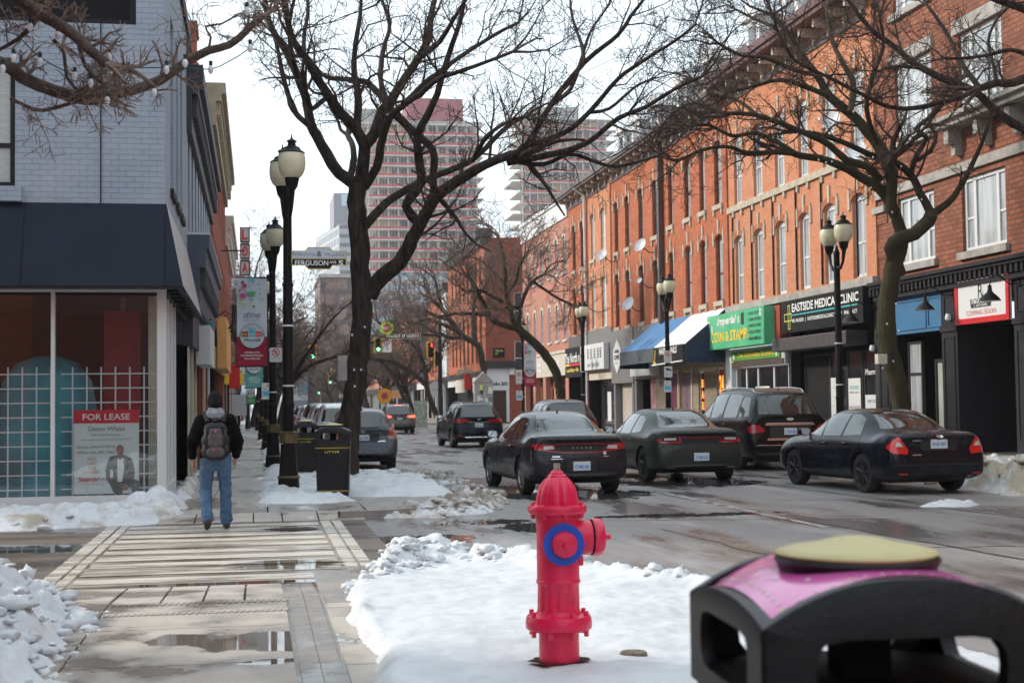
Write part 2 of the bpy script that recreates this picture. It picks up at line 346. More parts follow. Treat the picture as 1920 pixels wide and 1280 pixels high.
# narrow bands with a rope-like saw-cut pattern
b=MB()
for y0,y1 in ((10.70,10.82),(11.22,11.34)):
    x=-1.1
    while x<.2:
        b.add([(x,y0,.104),(x+.028,y0,.104),(x+.040,y1,.104),(x+.012,y1,.104)],[(0,1,2,3)]); x+=.046
b.add([(-1.12,10.69,.098),(.22,10.69,.098),(.22,11.35,.098),(-1.12,11.35,.098)],[(0,1,2,3)])
struct('pavement_band',b,M['walk'])
slabs('paver_border',[.24,.36,.48],[2+.21*i for i in range(53)],lambda y: zn(y)-.002,M['kerb'],.004,th=.02)
b=MB(); b.add([(.21,2,.09),(.52,2,.09),(.52,11.6,.09),(.21,11.6,.09),(.52,13,.012),(.21,13,.012)],[(0,1,2,3),(3,2,4,5)]); struct('paver_bed',b,M['kerb'])
slabs('pavement.003',[.5,1.05,1.6,2.6],[6,8.4,10.8,12.98],lambda y: zn(y)-.004,M['walk'],.014)
slabs('pavement.004',[-1.35,-.85,-.45,-.05,.35,.85,1.5],[20.05,21.0],zf,M['walk'],.02)
ys=[21.0+1.5*i for i in range(40)]
slabs('pavement.005',[-1.5,-.7,.15],ys,zf,M['walkd'],.012)
slabs('pavement.006',[.16,1.6],ys,zf,M['kerb'],.012)
b=MB(); b.box(-1.6,1.6,79.6,400,-.03,.1); struct('pavement.007',b,M['walkd'])
b=MB(); b.box(13.12,19.2,-10,101,-.03,.12); b.box(13.12,19.2,116,400,-.03,.12); struct('pavement.008',b,M['walk'])
b=MB(); b.box(13.1,60,101.2,115.8,-.02,.004); struct('side_street.001',b,M['road'])
b=MB(); b.box(-8,-1.5,22.9,23.2,.0,.1); struct('pavement.009',b,M['kerb'])
# kerbs
def kerb(name,pts,wd=.16,h=.12):
    b=MB(); pts=[Vector((*p,0)) for p in pts]; n=len(pts); lo=[];hi=[]
    for i,p in enumerate(pts):
        t=(pts[min(i+1,n-1)]-pts[max(i-1,0)]).normalized(); q=Vector((t.y,-t.x,0))
        lo.append(p); hi.append(p+q*wd)
    vs=[]; 
    for a,c in zip(lo,hi): vs+=[(a.x,a.y,-.02),(a.x,a.y,h),(c.x,c.y,h),(c.x,c.y,-.02)]
    b.add(vs,[(4*i+k,4*i+k+1,4*i+k+5,4*i+k+4) for i in range(n-1) for k in range(3)]); return struct(name,b,M['kerb'])
kerb('kerb',[(1.15,20.15),(1.7,20.25),(2.4,20.55),(3.0,21.2),(3.4,22.2),(3.5,23.5),(3.5,29.5),(3.1,31.2),(2.2,32.4),(1.65,33.2),(1.65,400)][::-1])
kerb('kerb.001',[(4.2,-5),(4.2,6),(4.0,8.8),(3.5,10.8),(2.8,12.3),(2.0,13.3),(1.3,13.7)][::-1])
kerb('kerb.002',[(13.1,101),(13.1,-10)][::-1]); kerb('kerb.003',[(13.1,400),(13.1,116)][::-1])
def fill(name,poly,z,m,c=None):
    c=c or (sum(p[0] for p in poly)/len(poly),sum(p[1] for p in poly)/len(poly)); n=len(poly)
    b=MB(); b.add([(x,y,z) for x,y in poly]+[(c[0],c[1],z)],[(i,(i+1)%n,n) for i in range(n)]); return struct(name,b,m)
fill('verge',[(.5,-5),(4.2,-5),(4.2,6),(4.0,8.8),(3.5,10.8),(2.8,12.3),(2.0,13.25),(1.3,13.6),(.5,13.2)][::1],.085,M['kerb'])
fill('verge.001',[(1.56,20.22),(1.7,20.3),(2.4,20.6),(3.0,21.25),(3.35,22.2),(3.4,23.5),(3.4,29.5),(3.0,31.2),(2.1,32.4),(1.56,33.2)],.102,M['kerb'],(2.2,26))
# lane line
b=MB()
for y0,y1 in ((17,24.5),(30,60),(66,140)):
    b.add([(7.0,y0,.004),(7.12,y0,.004),(7.12,y1,.004),(7.0,y1,.004)],[(0,1,2,3)])
struct('lane_line',b,wetmat('worn_lane_paint',(.5,.48,.46),(.3,.28,.27),(.2,.18,.17),[],wet=.5,scale=2))
b=MB(); rc=random.Random(3)
for x0_,y0_,x1_,y1_,w_ in ((6.9,24,7.6,10.2,.035),(9.3,31,10.4,12,.03),(3.9,19.2,8.5,17.9,.02),(5.0,17.5,5.6,9,.02),(8.2,22,11.8,20.8,.018),(6,14.5,9,14.1,.018)):
    n=40; P0=None
    for i in range(n+1):
        t=i/n; nx_=(y1_-y0_); ny_=-(x1_-x0_); l_=math.hypot(nx_,ny_); o_=.10*noise.noise(Vector((t*9,x0_,y0_)))+.03*noise.noise(Vector((t*40,x0_,1)))
        x=x0_+(x1_-x0_)*t+nx_/l_*o_; y=y0_+(y1_-y0_)*t+ny_/l_*o_; ww=w_*(.4+rc.random()*.8)
        q=((x-nx_/l_*ww,y-ny_/l_*ww,.0035),(x+nx_/l_*ww,y+ny_/l_*ww,.0035))
        if P0: b.add([P0[0],P0[1],q[1],q[0]],[(0,1,2,3)])
        P0=q
struct('road_cracks',b,mat('tar_crack',(.02,.018,.018),.35,c2=(.05,.04,.04),sc=6))

# ============================================================ snow
def sdist(poly,x,y):
    ins=False; d=1e9; n=len(poly)
    for i in range(n):
        x0,y0=poly[i]; x1,y1=poly[(i+1)%n]
        if (y0>y)!=(y1>y) and x<(x1-x0)*(y-y0)/(y1-y0)+x0: ins=not ins
        t=max(0,min(1,((x-x0)*(x1-x0)+(y-y0)*(y1-y0))/((x1-x0)**2+(y1-y0)**2+1e-9)))
        dd=math.hypot(x-x0-t*(x1-x0),y-y0-t*(y1-y0)); d=min(d,dd)
    return d if ins else -d
def snow(name,poly,h,m,label,z0=.0,res=.06,edge=.25,lump=.12,ls=3.,rag=.12,peaks=(),seed=0,ridge=None,flat=0,lumps=0,lr=(.04,.1),lreg=None):
    xs=[p[0] for p in poly]; ys=[p[1] for p in poly]; x0,x1,y0,y1=min(xs)-.3,max(xs)+.3,min(ys)-.3,max(ys)+.3
    nx=int((x1-x0)/res)+1; ny=int((y1-y0)/res)+1; V=[]; keep=[]
    for j in range(ny):
        for i in range(nx):
            x=x0+i*res; y=y0+j*res; s=Vector((x*1.7+seed,y*1.7,seed*.3))
            d=sdist(poly,x,y)+rag*(noise.noise(s*1.1)*1.4+noise.noise(s*3.1)*.7+noise.noise(s*7)*.35)
            k=max(0,min(1,d/edge)); k=k*k*(3-2*k) if d>0 else 0
            v=noise.voronoi(Vector((x*ls+.25*noise.noise(s*4),y*ls+.25*noise.noise(s*4.3),seed)))[0]; ch=.75*(1-math.exp(-3.2*(v[1]-v[0])))
            l=lump
            rg=0
            if ridge:
                for (rx0,ry0,rx1,ry1,rw,rh) in ridge:
                    t=max(0,min(1,((x-rx0)*(rx1-rx0)+(y-ry0)*(ry1-ry0))/((rx1-rx0)**2+(ry1-ry0)**2+1e-9)))
                    dd=math.hypot(x-rx0-t*(rx1-rx0),y-ry0-t*(ry1-ry0)); g=math.exp(-(dd/rw)**2); rg=max(rg,g*rh)
            for (px,py,pr,ph) in peaks: rg=max(rg,ph*math.exp(-((x-px)**2+(y-py)**2)/pr**2))
            act=min(1,rg/.12) if (ridge or peaks) else 1
            act=max(act,1-flat) if flat<1 else act
            z=k*(h+rg*(.75+.4*min(1,ch*1.3))+ (l*act)*(min(ch*1.6,.8)-.25+noise.noise(s*2.3)*.5) + .035*noise.noise(s*.8)+.012*noise.noise(s*2.6)) 
            z+=k*(.014*noise.noise(s*6)+.010*noise.noise(s*14)*min(1,.3+act))
            V.append((x,y,z0+z if k>0 else z0-.03)); keep.append(k>0)
    F=[]
    for j in range(ny-1):
        for i in range(nx-1):
            a=j*nx+i; q=(a,a+1,a+nx+1,a+nx)
            if any(keep[t] for t in q): F.append(q)
    b=MB(); b.v=V; b.f=F; b.m=[0]*len(F)
    r2=random.Random(seed+5)
    n=0; tries=0
    while n<lumps and tries<lumps*60:
        tries+=1; x=r2.uniform(x0,x1); y=r2.uniform(y0,y1)
        d=sdist(poly,x,y)
        if d<-.12: continue
        if lreg and not any(math.hypot(x-a,y-c)<rr for a,c,rr in lreg): continue
        i=int((x-x0)/res); j=int((y-y0)/res); 
        if not(0<=i<nx and 0<=j<ny): continue
        rr=r2.uniform(*lr)*r2.choice((.5,.7,1,1,1.4)); zz=max(V[j*nx+i][2],z0)+rr*.05
        bm=bmesh.new(); bmesh.ops.create_icosphere(bm,subdivisions=2,radius=1)
        sx,sy,sz=r2.uniform(.7,1.5),r2.uniform(.7,1.5),r2.uniform(.4,.8); o=r2.random()*50
        vs=[]
        for v_ in bm.verts:
            c=v_.co; q=1+.6*noise.noise(c*1.5+Vector((o,0,0)))+.4*noise.noise(c*3.4+Vector((0,o,0))); vs.append((x+c.x*rr*sx*q,y+c.y*rr*sy*q,zz+c.z*rr*sz*q))
        b.add(vs,[tuple(t.index for t in f.verts) for f in bm.faces]); bm.free(); n+=1
    o=b.build(name,m,smooth=False); o.data.polygons.foreach_set('use_smooth',[True]*len(o.data.polygons))
    return tag(o,label,'snow',kind='structure')
M['snowmix']=mat('old_snow',(.64,.66,.69),.6,c2=(.42,.36,.29),sc=2.2,bump=.8,bsc=14,det=9,lo=.47,hi=.62)
NEAR=[(.60,2),(.60,8),(.62,10.2),(.72,11.5),(.95,12.6),(1.15,13.6),(1.5,14.1),(1.95,13.6),(2.75,12.4),(3.45,10.9),(3.95,8.9),(4.15,6),(4.15,2)]
snow('snow_field',NEAR,.11,M['snow'],'smooth white snow lying on the corner around the red hydrant',z0=.08,res=.035,edge=.16,lump=.07,ls=4.5,rag=.05,
  peaks=[(1.05,13.0,.35,.24),(1.75,13.6,.25,.16)],ridge=[(.80,12.2,1.3,13.6,.3,.12),(1.3,13.7,2.0,13.4,.22,.12),(2.0,13.4,3.5,10.8,.17,.11),(3.5,10.8,4.1,8,.15,.12),(.68,9,.75,12,.06,.04)],flat=1,seed=3,lumps=300,lr=(.02,.06),lreg=[(1.0,13,.7),(1.6,13.6,.5),(2.2,13.1,.35),(2.8,12.2,.3),(3.3,11.2,.3),(3.7,10,.3),(.8,12,.4)])
snow('snow_pile',[(-1.22,6.2),(-1.16,9.0),(-1.12,10.6),(-1.35,11.5),(-2.0,12.1),(-2.7,12.5),(-4.2,12.6),(-4.2,6.2)],.14,M['snow'],'lumpy white snow pile beside the pavement at the lower left',z0=.08,res=.035,edge=.3,lump=.09,ls=5,rag=.1,
  peaks=[(-2.1,10.6,.55,.32),(-1.8,9.4,.45,.2),(-2.8,11.5,.6,.3)],seed=11,lumps=700,lr=(.02,.07))
snow('snow_bank',[(-9,19.6),(-4,19.7),(-2.6,19.9),(-1.5,20.3),(-1.02,20.8),(-.92,21.6),(-1.02,23),(-.98,25),(-1.05,28),(-1.15,33),(-1.5,34),(-1.5,23.15),(-9,23.15)],.12,M['snowmix'],'grubby snow banked against the foot of the grey corner shop',z0=.02,res=.05,edge=.3,lump=.06,ls=4,rag=.1,
  peaks=[(-1.45,21.7,.45,.30)],ridge=[(-9,20.5,-2,20.7,.45,.12),(-1.35,22,-1.3,30,.25,.1)],flat=.5,seed=21,lumps=140,lr=(.02,.06))
snow('snow_patch',[(.05,22.6),(.9,22.2),(1.5,22.6),(1.45,23.6),(1.9,23.4),(3.2,23.2),(3.35,25),(3.3,29.5),(2.7,31.2),(1.7,32.8),(1.5,60),(.22,60),(.25,40),(.15,30),(.0,26)],.09,M['snow'],'white snow around the litter bin and lamp posts on the kerb strip',z0=.09,res=.07,edge=.25,lump=.07,ls=3,rag=.14,
  peaks=[(1,27,.8,.06),(2.4,26.5,.8,.05)],seed=31,lumps=60,lr=(.05,.12))
snow('slush_ridge',[(1.7,20.5),(2.4,20.3),(3.1,20.8),(3.7,21.6),(4.05,23.3),(3.95,26),(3.9,30),(3.4,32.5),(3.1,31.5),(3.3,29),(3.35,25),(3.3,23.2),(2.9,22.1),(2.3,21.3)],.05,M['snowg'],'dark gritty slush ridge round the far kerb corner',z0=.0,res=.045,edge=.18,lump=.12,ls=5,rag=.14,
  peaks=[(3.35,22.4,.5,.22),(3.0,21.6,.4,.12)],ridge=[(3.4,22.5,3.75,27,.25,.12),(3.75,27,3.6,31,.2,.12)],seed=41,lumps=130,lr=(.04,.11))
snow('slush_ridge.001',[(1.6,20.35),(2.5,20.15),(3.3,20.7),(3.5,21.4),(2.6,21.0),(1.9,20.75)],.05,M['snowmix'],'pale wet slush along the gutter of the far kerb corner',z0=.0,res=.045,edge=.14,lump=.08,ls=4,rag=.1,seed=42,lumps=30,lr=(.04,.08))
snow('snow_bank.001',[(11.6,15.2),(12.9,17.6),(12.5,20.5),(12.2,22.7),(12.7,26),(12.75,34),(12.7,60),(12.8,100),(14.2,100),(14.4,60),(14.8,40),(16.5,36),(17.8,30),(18.5,20),(17,12),(12.5,12)],.13,M['snowd'],'brownish snow bank heaped along the right kerb',z0=.02,res=.11,edge=.5,lump=.20,ls=2.2,rag=.3,
  ridge=[(12.6,14,13.2,24,.9,.30),(13.2,24,13.3,100,.4,.2)],flat=.3,seed=51,lumps=150,lr=(.06,.2),lreg=[(13,20,4),(13.2,28,4)])
snow('snow_chunk',[(9.6,19.7),(10.3,19.55),(10.75,19.9),(10.5,20.25),(9.9,20.2)],.05,M['snow'],'small flat patch of clean snow on the road by the right snow bank',z0=0,res=.05,edge=.15,lump=.06,ls=4,rag=.06,seed=61)
snow('snow_strip',[(.2,60),(1.5,60),(1.5,140),(.3,140)],.1,M['snow'],'distant snow strip along the left kerb',z0=.09,res=.3,edge=.3,lump=.1,ls=1.5,rag=.2,seed=71)
# ============================================================ building kit
class Fac:      # a vertical facade: s along it, d outwards, z up
    def __init__(s,kind,c): s.k=kind; s.c=c
    def P(s,a,d,z):
        return {'R':(s.c-d,a,z),'L':(s.c+d,a,z),'F':(a,s.c-d,z)}[s.k]
    def u(s): return {'R':(0,-1,0),'L':(0,1,0),'F':(1,0,0)}[s.k]
    def box(s,b,s0,s1,d0,d1,z0,z1):
        p,q=s.P(s0,d0,z0),s.P(s1,d1,z1); b.box(p[0],q[0],p[1],q[1],p[2],q[2]); return b
    def frame(s,b,s0,s1,z0,z1,w,d0,d1):
        for a in ((s0,s0+w,z0,z1),(s1-w,s1,z0,z1),(s0+w,s1-w,z0,z0+w),(s0+w,s1-w,z1-w,z1)): s.box(b,a[0],a[1],d0,d1,a[2],a[3])
        return b
    def poly(s,b,pts,d0,d1):   # polygon in (s,z) between two depths
        n=len(pts); b.add([s.P(p[0],d0,p[1]) for p in pts]+[s.P(p[0],d1,p[1]) for p in pts],[tuple(range(n))[::-1],tuple(range(n,2*n))]+[(i,(i+1)%n,n+(i+1)%n,n+i) for i in range(n)]); return b
    def text(s,body,a,d,z,w,h,m,parent,name='lettering',**k): return text(body,s.P(a,d,z),s.u(),(0,0,1),w,h,m,parent,name,**k)
def wall(F,s0,s1,z0,z1,holes,m,parent,name='wall',th=.25,back=None):
    b=MB(); S=sorted({s0,s1,*[x for h in holes for x in h[:2]]}); Z=sorted({z0,z1,*[x for h in holes for x in h[2:4]]})
    S=[x for x in S if s0<=x<=s1]; Z=[x for x in Z if z0<=x<=z1]
    inh=lambda a,z: any(h[0]<a<h[1] and h[2]<z<h[3] for h in holes)
    for j in range(len(Z)-1):
        i=0
        while i<len(S)-1:
            if inh((S[i]+S[i+1])/2,(Z[j]+Z[j+1])/2): i+=1; continue
            k=i
            while k<len(S)-1 and not inh((S[k]+S[k+1])/2,(Z[j]+Z[j+1])/2): k+=1
            b.add([F.P(S[i],0,Z[j]),F.P(S[k],0,Z[j]),F.P(S[k],0,Z[j+1]),F.P(S[i],0,Z[j+1])],[(0,1,2,3)]); i=k
    for h in holes:
        a,c,e,g=h[:4]; t=h[4] if len(h)>4 else 0
        b.add([F.P(a,0,e),F.P(a,0,g),F.P(a,-th,g),F.P(a,-th,e)],[(0,1,2,3)]); b.add([F.P(c,0,e),F.P(c,0,g),F.P(c,-th,g),F.P(c,-th,e)],[(0,1,2,3)])
        b.add([F.P(a,0,e),F.P(c,0,e),F.P(c,-th,e),F.P(a,-th,e)],[(0,1,2,3)])
        if t<=0: b.add([F.P(a,0,g),F.P(c,0,g),F.P(c,-th,g),F.P(a,-th,g)],[(0,1,2,3)])
        else:
            N=8; mid=(a+c)/2; arc=[(mid-(c-a)/2*math.cos(math.pi*q/N), g-t+t*math.sin(math.pi*q/N)) for q in range(N+1)]
            for q in range(N):
                (xa,za),(xb,zb)=arc[q],arc[q+1]
                b.add([F.P(xa,0,za),F.P(xb,0,zb),F.P(xb,0,g),F.P(xa,0,g)],[(0,1,2,3)])
                b.add([F.P(xa,0,za),F.P(xb,0,zb),F.P(xb,-th,zb),F.P(xa,-th,za)],[(0,1,2,3)])
    if back:   # solid mass behind: side and back faces, roof
        D=back; 
        for q in ([F.P(s0,0,z0),F.P(s0,0,z1),F.P(s0,-D,z1),F.P(s0,-D,z0)],[F.P(s1,0,z0),F.P(s1,0,z1),F.P(s1,-D,z1),F.P(s1,-D,z0)],
                  [F.P(s0,-D,z0),F.P(s1,-D,z0),F.P(s1,-D,z1),F.P(s0,-D,z1)],[F.P(s0,0,z1),F.P(s1,0,z1),F.P(s1,-D,z1),F.P(s0,-D,z1)]):
            b.add(q,[(0,1,2,3)])
    return b.build(name,m,parent)
def window(F,h,fm,gm,parent,style='sash',w=.07,rail=.42,deep=.14,sill=None,trim=None,arch=None,mull=()):
    a,c,e,g=h[:4]; t=h[4] if len(h)>4 else 0
    b=MB(); F.frame(b,a,c,e,g,w,-deep-.05,-deep+.03)
    if t: F.box(b,a+w,c-w,-deep-.04,-deep+.02,g-t*.9,g-w)
    if style=='sash': z=e+(g-e)*rail; F.box(b,a+w,c-w,-deep-.04,-deep+.01,z-.035,z+.035); 
    for f in mull: x=a+(c-a)*f; F.box(b,x-w*.5,x+w*.5,-deep-.045,-deep+.02,e+w,g-w)
    if style=='triple':
        for x in (a+(c-a)*.24,a+(c-a)*.76): F.box(b,x-w*.6,x+w*.6,-deep-.045,-deep+.025,e+w,g-w)
        z=e+(g-e)*rail
        F.box(b,a+w,a+(c-a)*.24-w*.6,-deep-.04,-deep+.01,z-.03,z+.03); F.box(b,a+(c-a)*.76+w*.6,c-w,-deep-.04,-deep+.01,z-.03,z+.03)
    if style=='grid':
        for q in (1,2): x=a+(c-a)*q/3; F.box(b,x-.015,x+.015,-deep-.03,-deep,e+w,g-w)
        for q in range(1,5): z=e+(g-e)*q/5; F.box(b,a+w,c-w,-deep-.035,-deep-.002,z-.015,z+.015)
    fr=b.build('window',fm,parent)
    b=MB()
    b.add([F.P(a,-deep-.02,e),F.P(c,-deep-.02,e),F.P(c,-deep-.02,g),F.P(a,-deep-.02,g)],[(0,1,2,3)]); b.build('pane',gm,fr)
    if sill:
        b=MB(); F.box(b,a-.14,c+.14,-.02,.09,e-.2,e-.003); F.box(b,a-.10,a+.06,-.02,.07,e-.42,e-.203); F.box(b,c-.06,c+.10,-.02,.07,e-.42,e-.203); b.build('sill',sill,fr)
    if trim:
        b=MB(); mid=(a+c)/2; s=t
        # keystone and two pointed shoulder stones over a brick arch
        F.poly(b,[(mid-.075,g+.03),(mid-.09,g+.62),(mid+.09,g+.62),(mid+.075,g+.03)],-.02,.055)
        for sg in (-1,1):
            x=mid+sg*((c-a)/2+.17); F.poly(b,[(x-.085,g-t-.22),(x+.085,g-t-.22),(x+.085,g-t+.28),(x,g-t+.48),(x-.085,g-t+.28)],-.02,.055)
        b.build('keystone',trim,fr)
        b=MB(); N=8; r0=(c-a)/2; 
        p0=[(mid-(r0+.03)*math.cos(math.pi*q/N),g-t+(t+.02)*math.sin(math.pi*q/N)) for q in range(N+1)]
        p1=[(mid-(r0+.18)*math.cos(math.pi*q/N),g-t+(t+.25)*math.sin(math.pi*q/N)) for q in range(N+1)]
        for q in range(N): F.poly(b,[p0[q],p0[q+1],p1[q+1],p1[q]],-.02,.035)
        b.build('brick_arch',M['arch'],fr)
    return fr
FR=Fac('R',18.9)
def bld(name,label,s0,s1,F=FR,group='brick shop buildings along the right side',cat='building'):
    return empty(name,F.P((s0+s1)/2,0,0),label,cat,group)
def recess(F,parent,s0,s1,z0,z1,D,m,name='recess'):
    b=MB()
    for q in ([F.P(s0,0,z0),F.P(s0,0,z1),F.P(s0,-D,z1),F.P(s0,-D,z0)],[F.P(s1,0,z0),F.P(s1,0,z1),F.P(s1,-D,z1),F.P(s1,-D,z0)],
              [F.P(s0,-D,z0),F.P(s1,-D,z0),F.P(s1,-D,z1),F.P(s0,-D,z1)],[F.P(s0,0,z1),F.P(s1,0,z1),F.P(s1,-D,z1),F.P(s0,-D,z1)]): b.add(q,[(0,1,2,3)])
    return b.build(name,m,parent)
G0=.12
# ---- orange brick row: sections near to far
def row(label,s0,s1,wins,lo,up,brickm,fm,gm,sillstyle='each',zt=14.1,gz=5.2,downpipe=None,hood=True):
    r=bld('brick_building',label,s0,s1)
    H=[]; 
    for (a,c) in wins:
        H.append((a,c,lo[0],lo[1],.22)); H.append((a,c,up[0],up[1],.22))
    wall(FR,s0,s1,gz,zt,H,brickm,r,back=9)
    for h in H:
        window(FR,h,fm,gm,r,w=.12 if fm==M['whitef'] else .085,sill=M['stone'] if sillstyle=='each' else None,trim=M['stone'] if hood else None)
    if sillstyle=='band':
        b=MB(); FR.box(b,s0+.1,s1-.05,-.02,.10,up[0]-.24,up[0]-.003); 
        for (a,c) in wins: FR.box(b,a-.12,a+.05,-.02,.08,up[0]-.45,up[0]-.243); FR.box(b,c-.05,c+.12,-.02,.08,up[0]-.45,up[0]-.243)
        b.build('sill_band',M['stone'],r)
    b=MB()      # small pilaster strips that break the wall
    FR.box(b,s0+.003,s0+.42,-.02,.07,gz,zt-.4); b.build('pilaster',brickm,r)
    return r
rB=row('orange brick building with six white sash windows per floor over the green and black signs',41,55,[(41.9,42.9),(44.2,45.2),(46.5,47.4),(48.75,49.7),(51.05,52.0),(53.35,54.25)],(5.48,8.15),(9.4,12.15),M['brick_o2'],M['whitef'],M['curtain'],'band',zt=14.3)
rC=row('bright orange brick building with maroon windows above the blue and white awning',55,64.4,[(55.8,56.75),(58.0,58.8),(60.1,61.0),(62.8,63.55)],(5.75,8.5),(9.75,12.4),M['brick_o'],M['maroonf'],M['curtain'])
rD=row('orange brick building with dark brown windows and satellite dishes above grey panels',64.4,74.3,[(65.4,66.25),(67.95,68.8),(70.6,71.4),(72.85,73.6)],(5.58,8.4),(9.58,12.25),M['brick_o'],M['brownf'],M['glassw'])
rE=row('narrow orange brick building with pairs of white windows above the tea shop',74.3,80,[(75.65,76.7),(78.2,79.1)],(5.78,8.55),(9.75,12.35),M['brick_o2'],M['whitef'],M['whitef'])
rF=row('end bay of orange brick with black windows beside the pink brick building',80,85,[(81.0,81.75),(83.1,83.9)],(5.68,8.5),(9.58,12.28),M['brick_o'],M['blackf'],M['glassd'])
def eave(r,s0,s1,z,m=M['brownf'],br=M['cream'],out=.75,n=None,hh=.5):
    b=MB(); FR.box(b,s0,s1,-.3,out,z+hh*.4,z+hh*.62); FR.box(b,s0,s1,-.3,out+.08,z+hh*.62,z+hh); b.build('eave',m,r)
    b=MB(); n=n or int((s1-s0)/1.2)
    for i in range(n):
        x=s0+(i+.5)*(s1-s0)/n; FR.poly(b,[(x-.07,z-.25),(x+.07,z-.25),(x+.07,z+hh*.4),(x-.07,z+hh*.4)],0,.16); FR.box(b,x-.07,x+.07,.16,out*.75,z+.02,z+hh*.4-.002)
    b.build('eave_bracket',br,r)
    b=MB(); FR.box(b,s0,s1,-.02,.06,z-.35,z-.05); b.build('frieze',br if br!=M['cream'] else M['brownf'],r)
for r,a,c in ((rC,55,64.4),(rD,64.4,74.3),(rE,74.3,80),(rF,80,85.6)): eave(r,a,c,13.75)
eave(rB,41,55,13.95,m=M['maroonf'],br=M['cream'],out=.9,hh=.75)
M['roofs']=mat('slate_roof',(.13,.085,.07),.8,c2=(.07,.05,.045),sc=12,bump=.5,stretch=(1,1,3))
def mansard(r,s0,s1,z0,z1,dorm):
    b=MB(); b.add([FR.P(s0,.0,z0),FR.P(s1,.0,z0),FR.P(s1,-1.4,z1),FR.P(s0,-1.4,z1),FR.P(s1,-7,z1+.3),FR.P(s0,-7,z1+.3)],[(0,1,2,3),(3,2,4,5)])
    b.add([FR.P(s0,0,z0),FR.P(s0,-1.4,z1),FR.P(s0,-7,z1),FR.P(s0,-7,z0)],[(0,1,2,3)]); b.add([FR.P(s1,0,z0),FR.P(s1,-1.4,z1),FR.P(s1,-7,z1),FR.P(s1,-7,z0)],[(0,1,2,3)]); b.build('roof',M['roofs'],r)
    for x in dorm:
        b=MB(); FR.box(b,x-.75,x+.75,-1.6,-.25,z0+.05,z1-.5); FR.poly(b,[(x-.95,z1-.497),(x+.95,z1-.497),(x,z1+.25)],-2.2,-.1); d=b.build('dormer',M['white'],r)
        b=MB(); FR.box(b,x-.42,x+.42,-.26,-.235,z0+.35,z1-.75); b.build('pane',M['glassd'],d)
mansard(rB,41,55,14.7,17.0,[44.2,48.5,52.5]); mansard(rC,55,64.4,14.25,16.6,[58,62]); mansard(rD,64.4,74.3,14.25,16.4,[66.5,70,73])
b=MB(); FR.box(b,54.4,55.6,-4,-2.6,15.5,18.6); FR.box(b,54.3,55.7,-4.1,-2.5,18.6,18.9); b.build('chimney',M['brick_r'],rB)
b=MB(); FR.box(b,63.8,65.0,-4,-2.6,15.5,17.8); b.build('chimney',M['brick_r'],rC)
# downpipes
b=MB(); FR.box(b,64.28,64.52,.08,.26,5.3,14); b.build('downpipe',M['brownf'],rD)
b=MB(); b.tube([FR.P(79.9,.8,14.0),FR.P(79.9,.2,13.6),FR.P(79.9,.16,5.8)],.07,8); b.tube([FR.P(79.9,.16,5.8),FR.P(79.9,.16,.3)],.07,8); b.build('downpipe',M['white'],rE)
for s in (42.0,44.9,47.2,49.5,51.8,54.0):
    b=MB(); FR.box(b,s+.42,s+.47,.02,.07,5.5,9.1); b.build('conduit',M['blackm'],rB)
# ledge over ground floor of rB
b=MB(); FR.box(b,41,55,-.05,.22,5.16,5.40); b.build('ledge',M['stoneg'],rB)
# ---- brown rough brick building nearest the camera
rA=bld('brick_building','rough dark brown brick building with white triple windows over the blue and red shopfront',24,41)
b=MB(); FR.box(b,-45,23.99,-9,0,G0,15.5); b.build('unseen_extension',M['brick_d'],rA)  # unseen wall run added behind the camera for paint and glass to reflect
wA=[]
for c0 in (38.45,34.55,30.6,26.7):
    wA+= [(c0-1.15,c0+1.15,5.55,7.55),(c0-1.15,c0+1.15,9.22,11.5),(c0-1.15,c0+1.15,13.1,15.3)]
wall(FR,24,41,5.1,17,wA,M['brick_d'],rA,back=9)
for h in wA: 
    f=window(FR,h,M['whitef'],M['curtain'],rA,style='triple',w=.11,rail=.45,deep=.12)
    b=MB(); FR.box(b,h[0]-.15,h[1]+.15,-.02,.12,h[2]-.2,h[2]-.003); b.build('sill',M['stoneg'],f)
    if h[2]>9: b=MB(); FR.box(b,h[0]-.2,h[1]+.2,-.02,.08,h[3]+.02,h[3]+.4); b.build('lintel',M['stoneg'],f)
b=MB(); FR.box(b,24,41,-.02,.10,7.72,7.98); FR.box(b,24,41,-.02,.06,7.50,7.717) if False else None; b.build('stone_band',M['stoneg'],rA)
b=MB(); FR.box(b,30.4,36.2,-.02,.55,8.92,9.08); FR.box(b,30.2,36.4,-.02,.70,9.083,9.2)
for x in (30.9,32.5,34.1,35.7): FR.box(b,x-.13,x+.13,-.02,.42,8.5,8.917); FR.box(b,x-.11,x+.11,-.02,.22,8.2,8.497)
b.build('stone_ledge',M['stoneg'],rA)
b=MB()
for k in range(22): 
    z=5.4+k*.52
    if k%2: FR.box(b,40.3,41.0,-.02,.03,z,z+.46)
b.build('quoin',M['brick_d'],rA)
b=MB(); FR.box(b,40.35,41.2,-.02,.12,7.3,7.5); b.build('stone_block',M['stoneg'],rA)
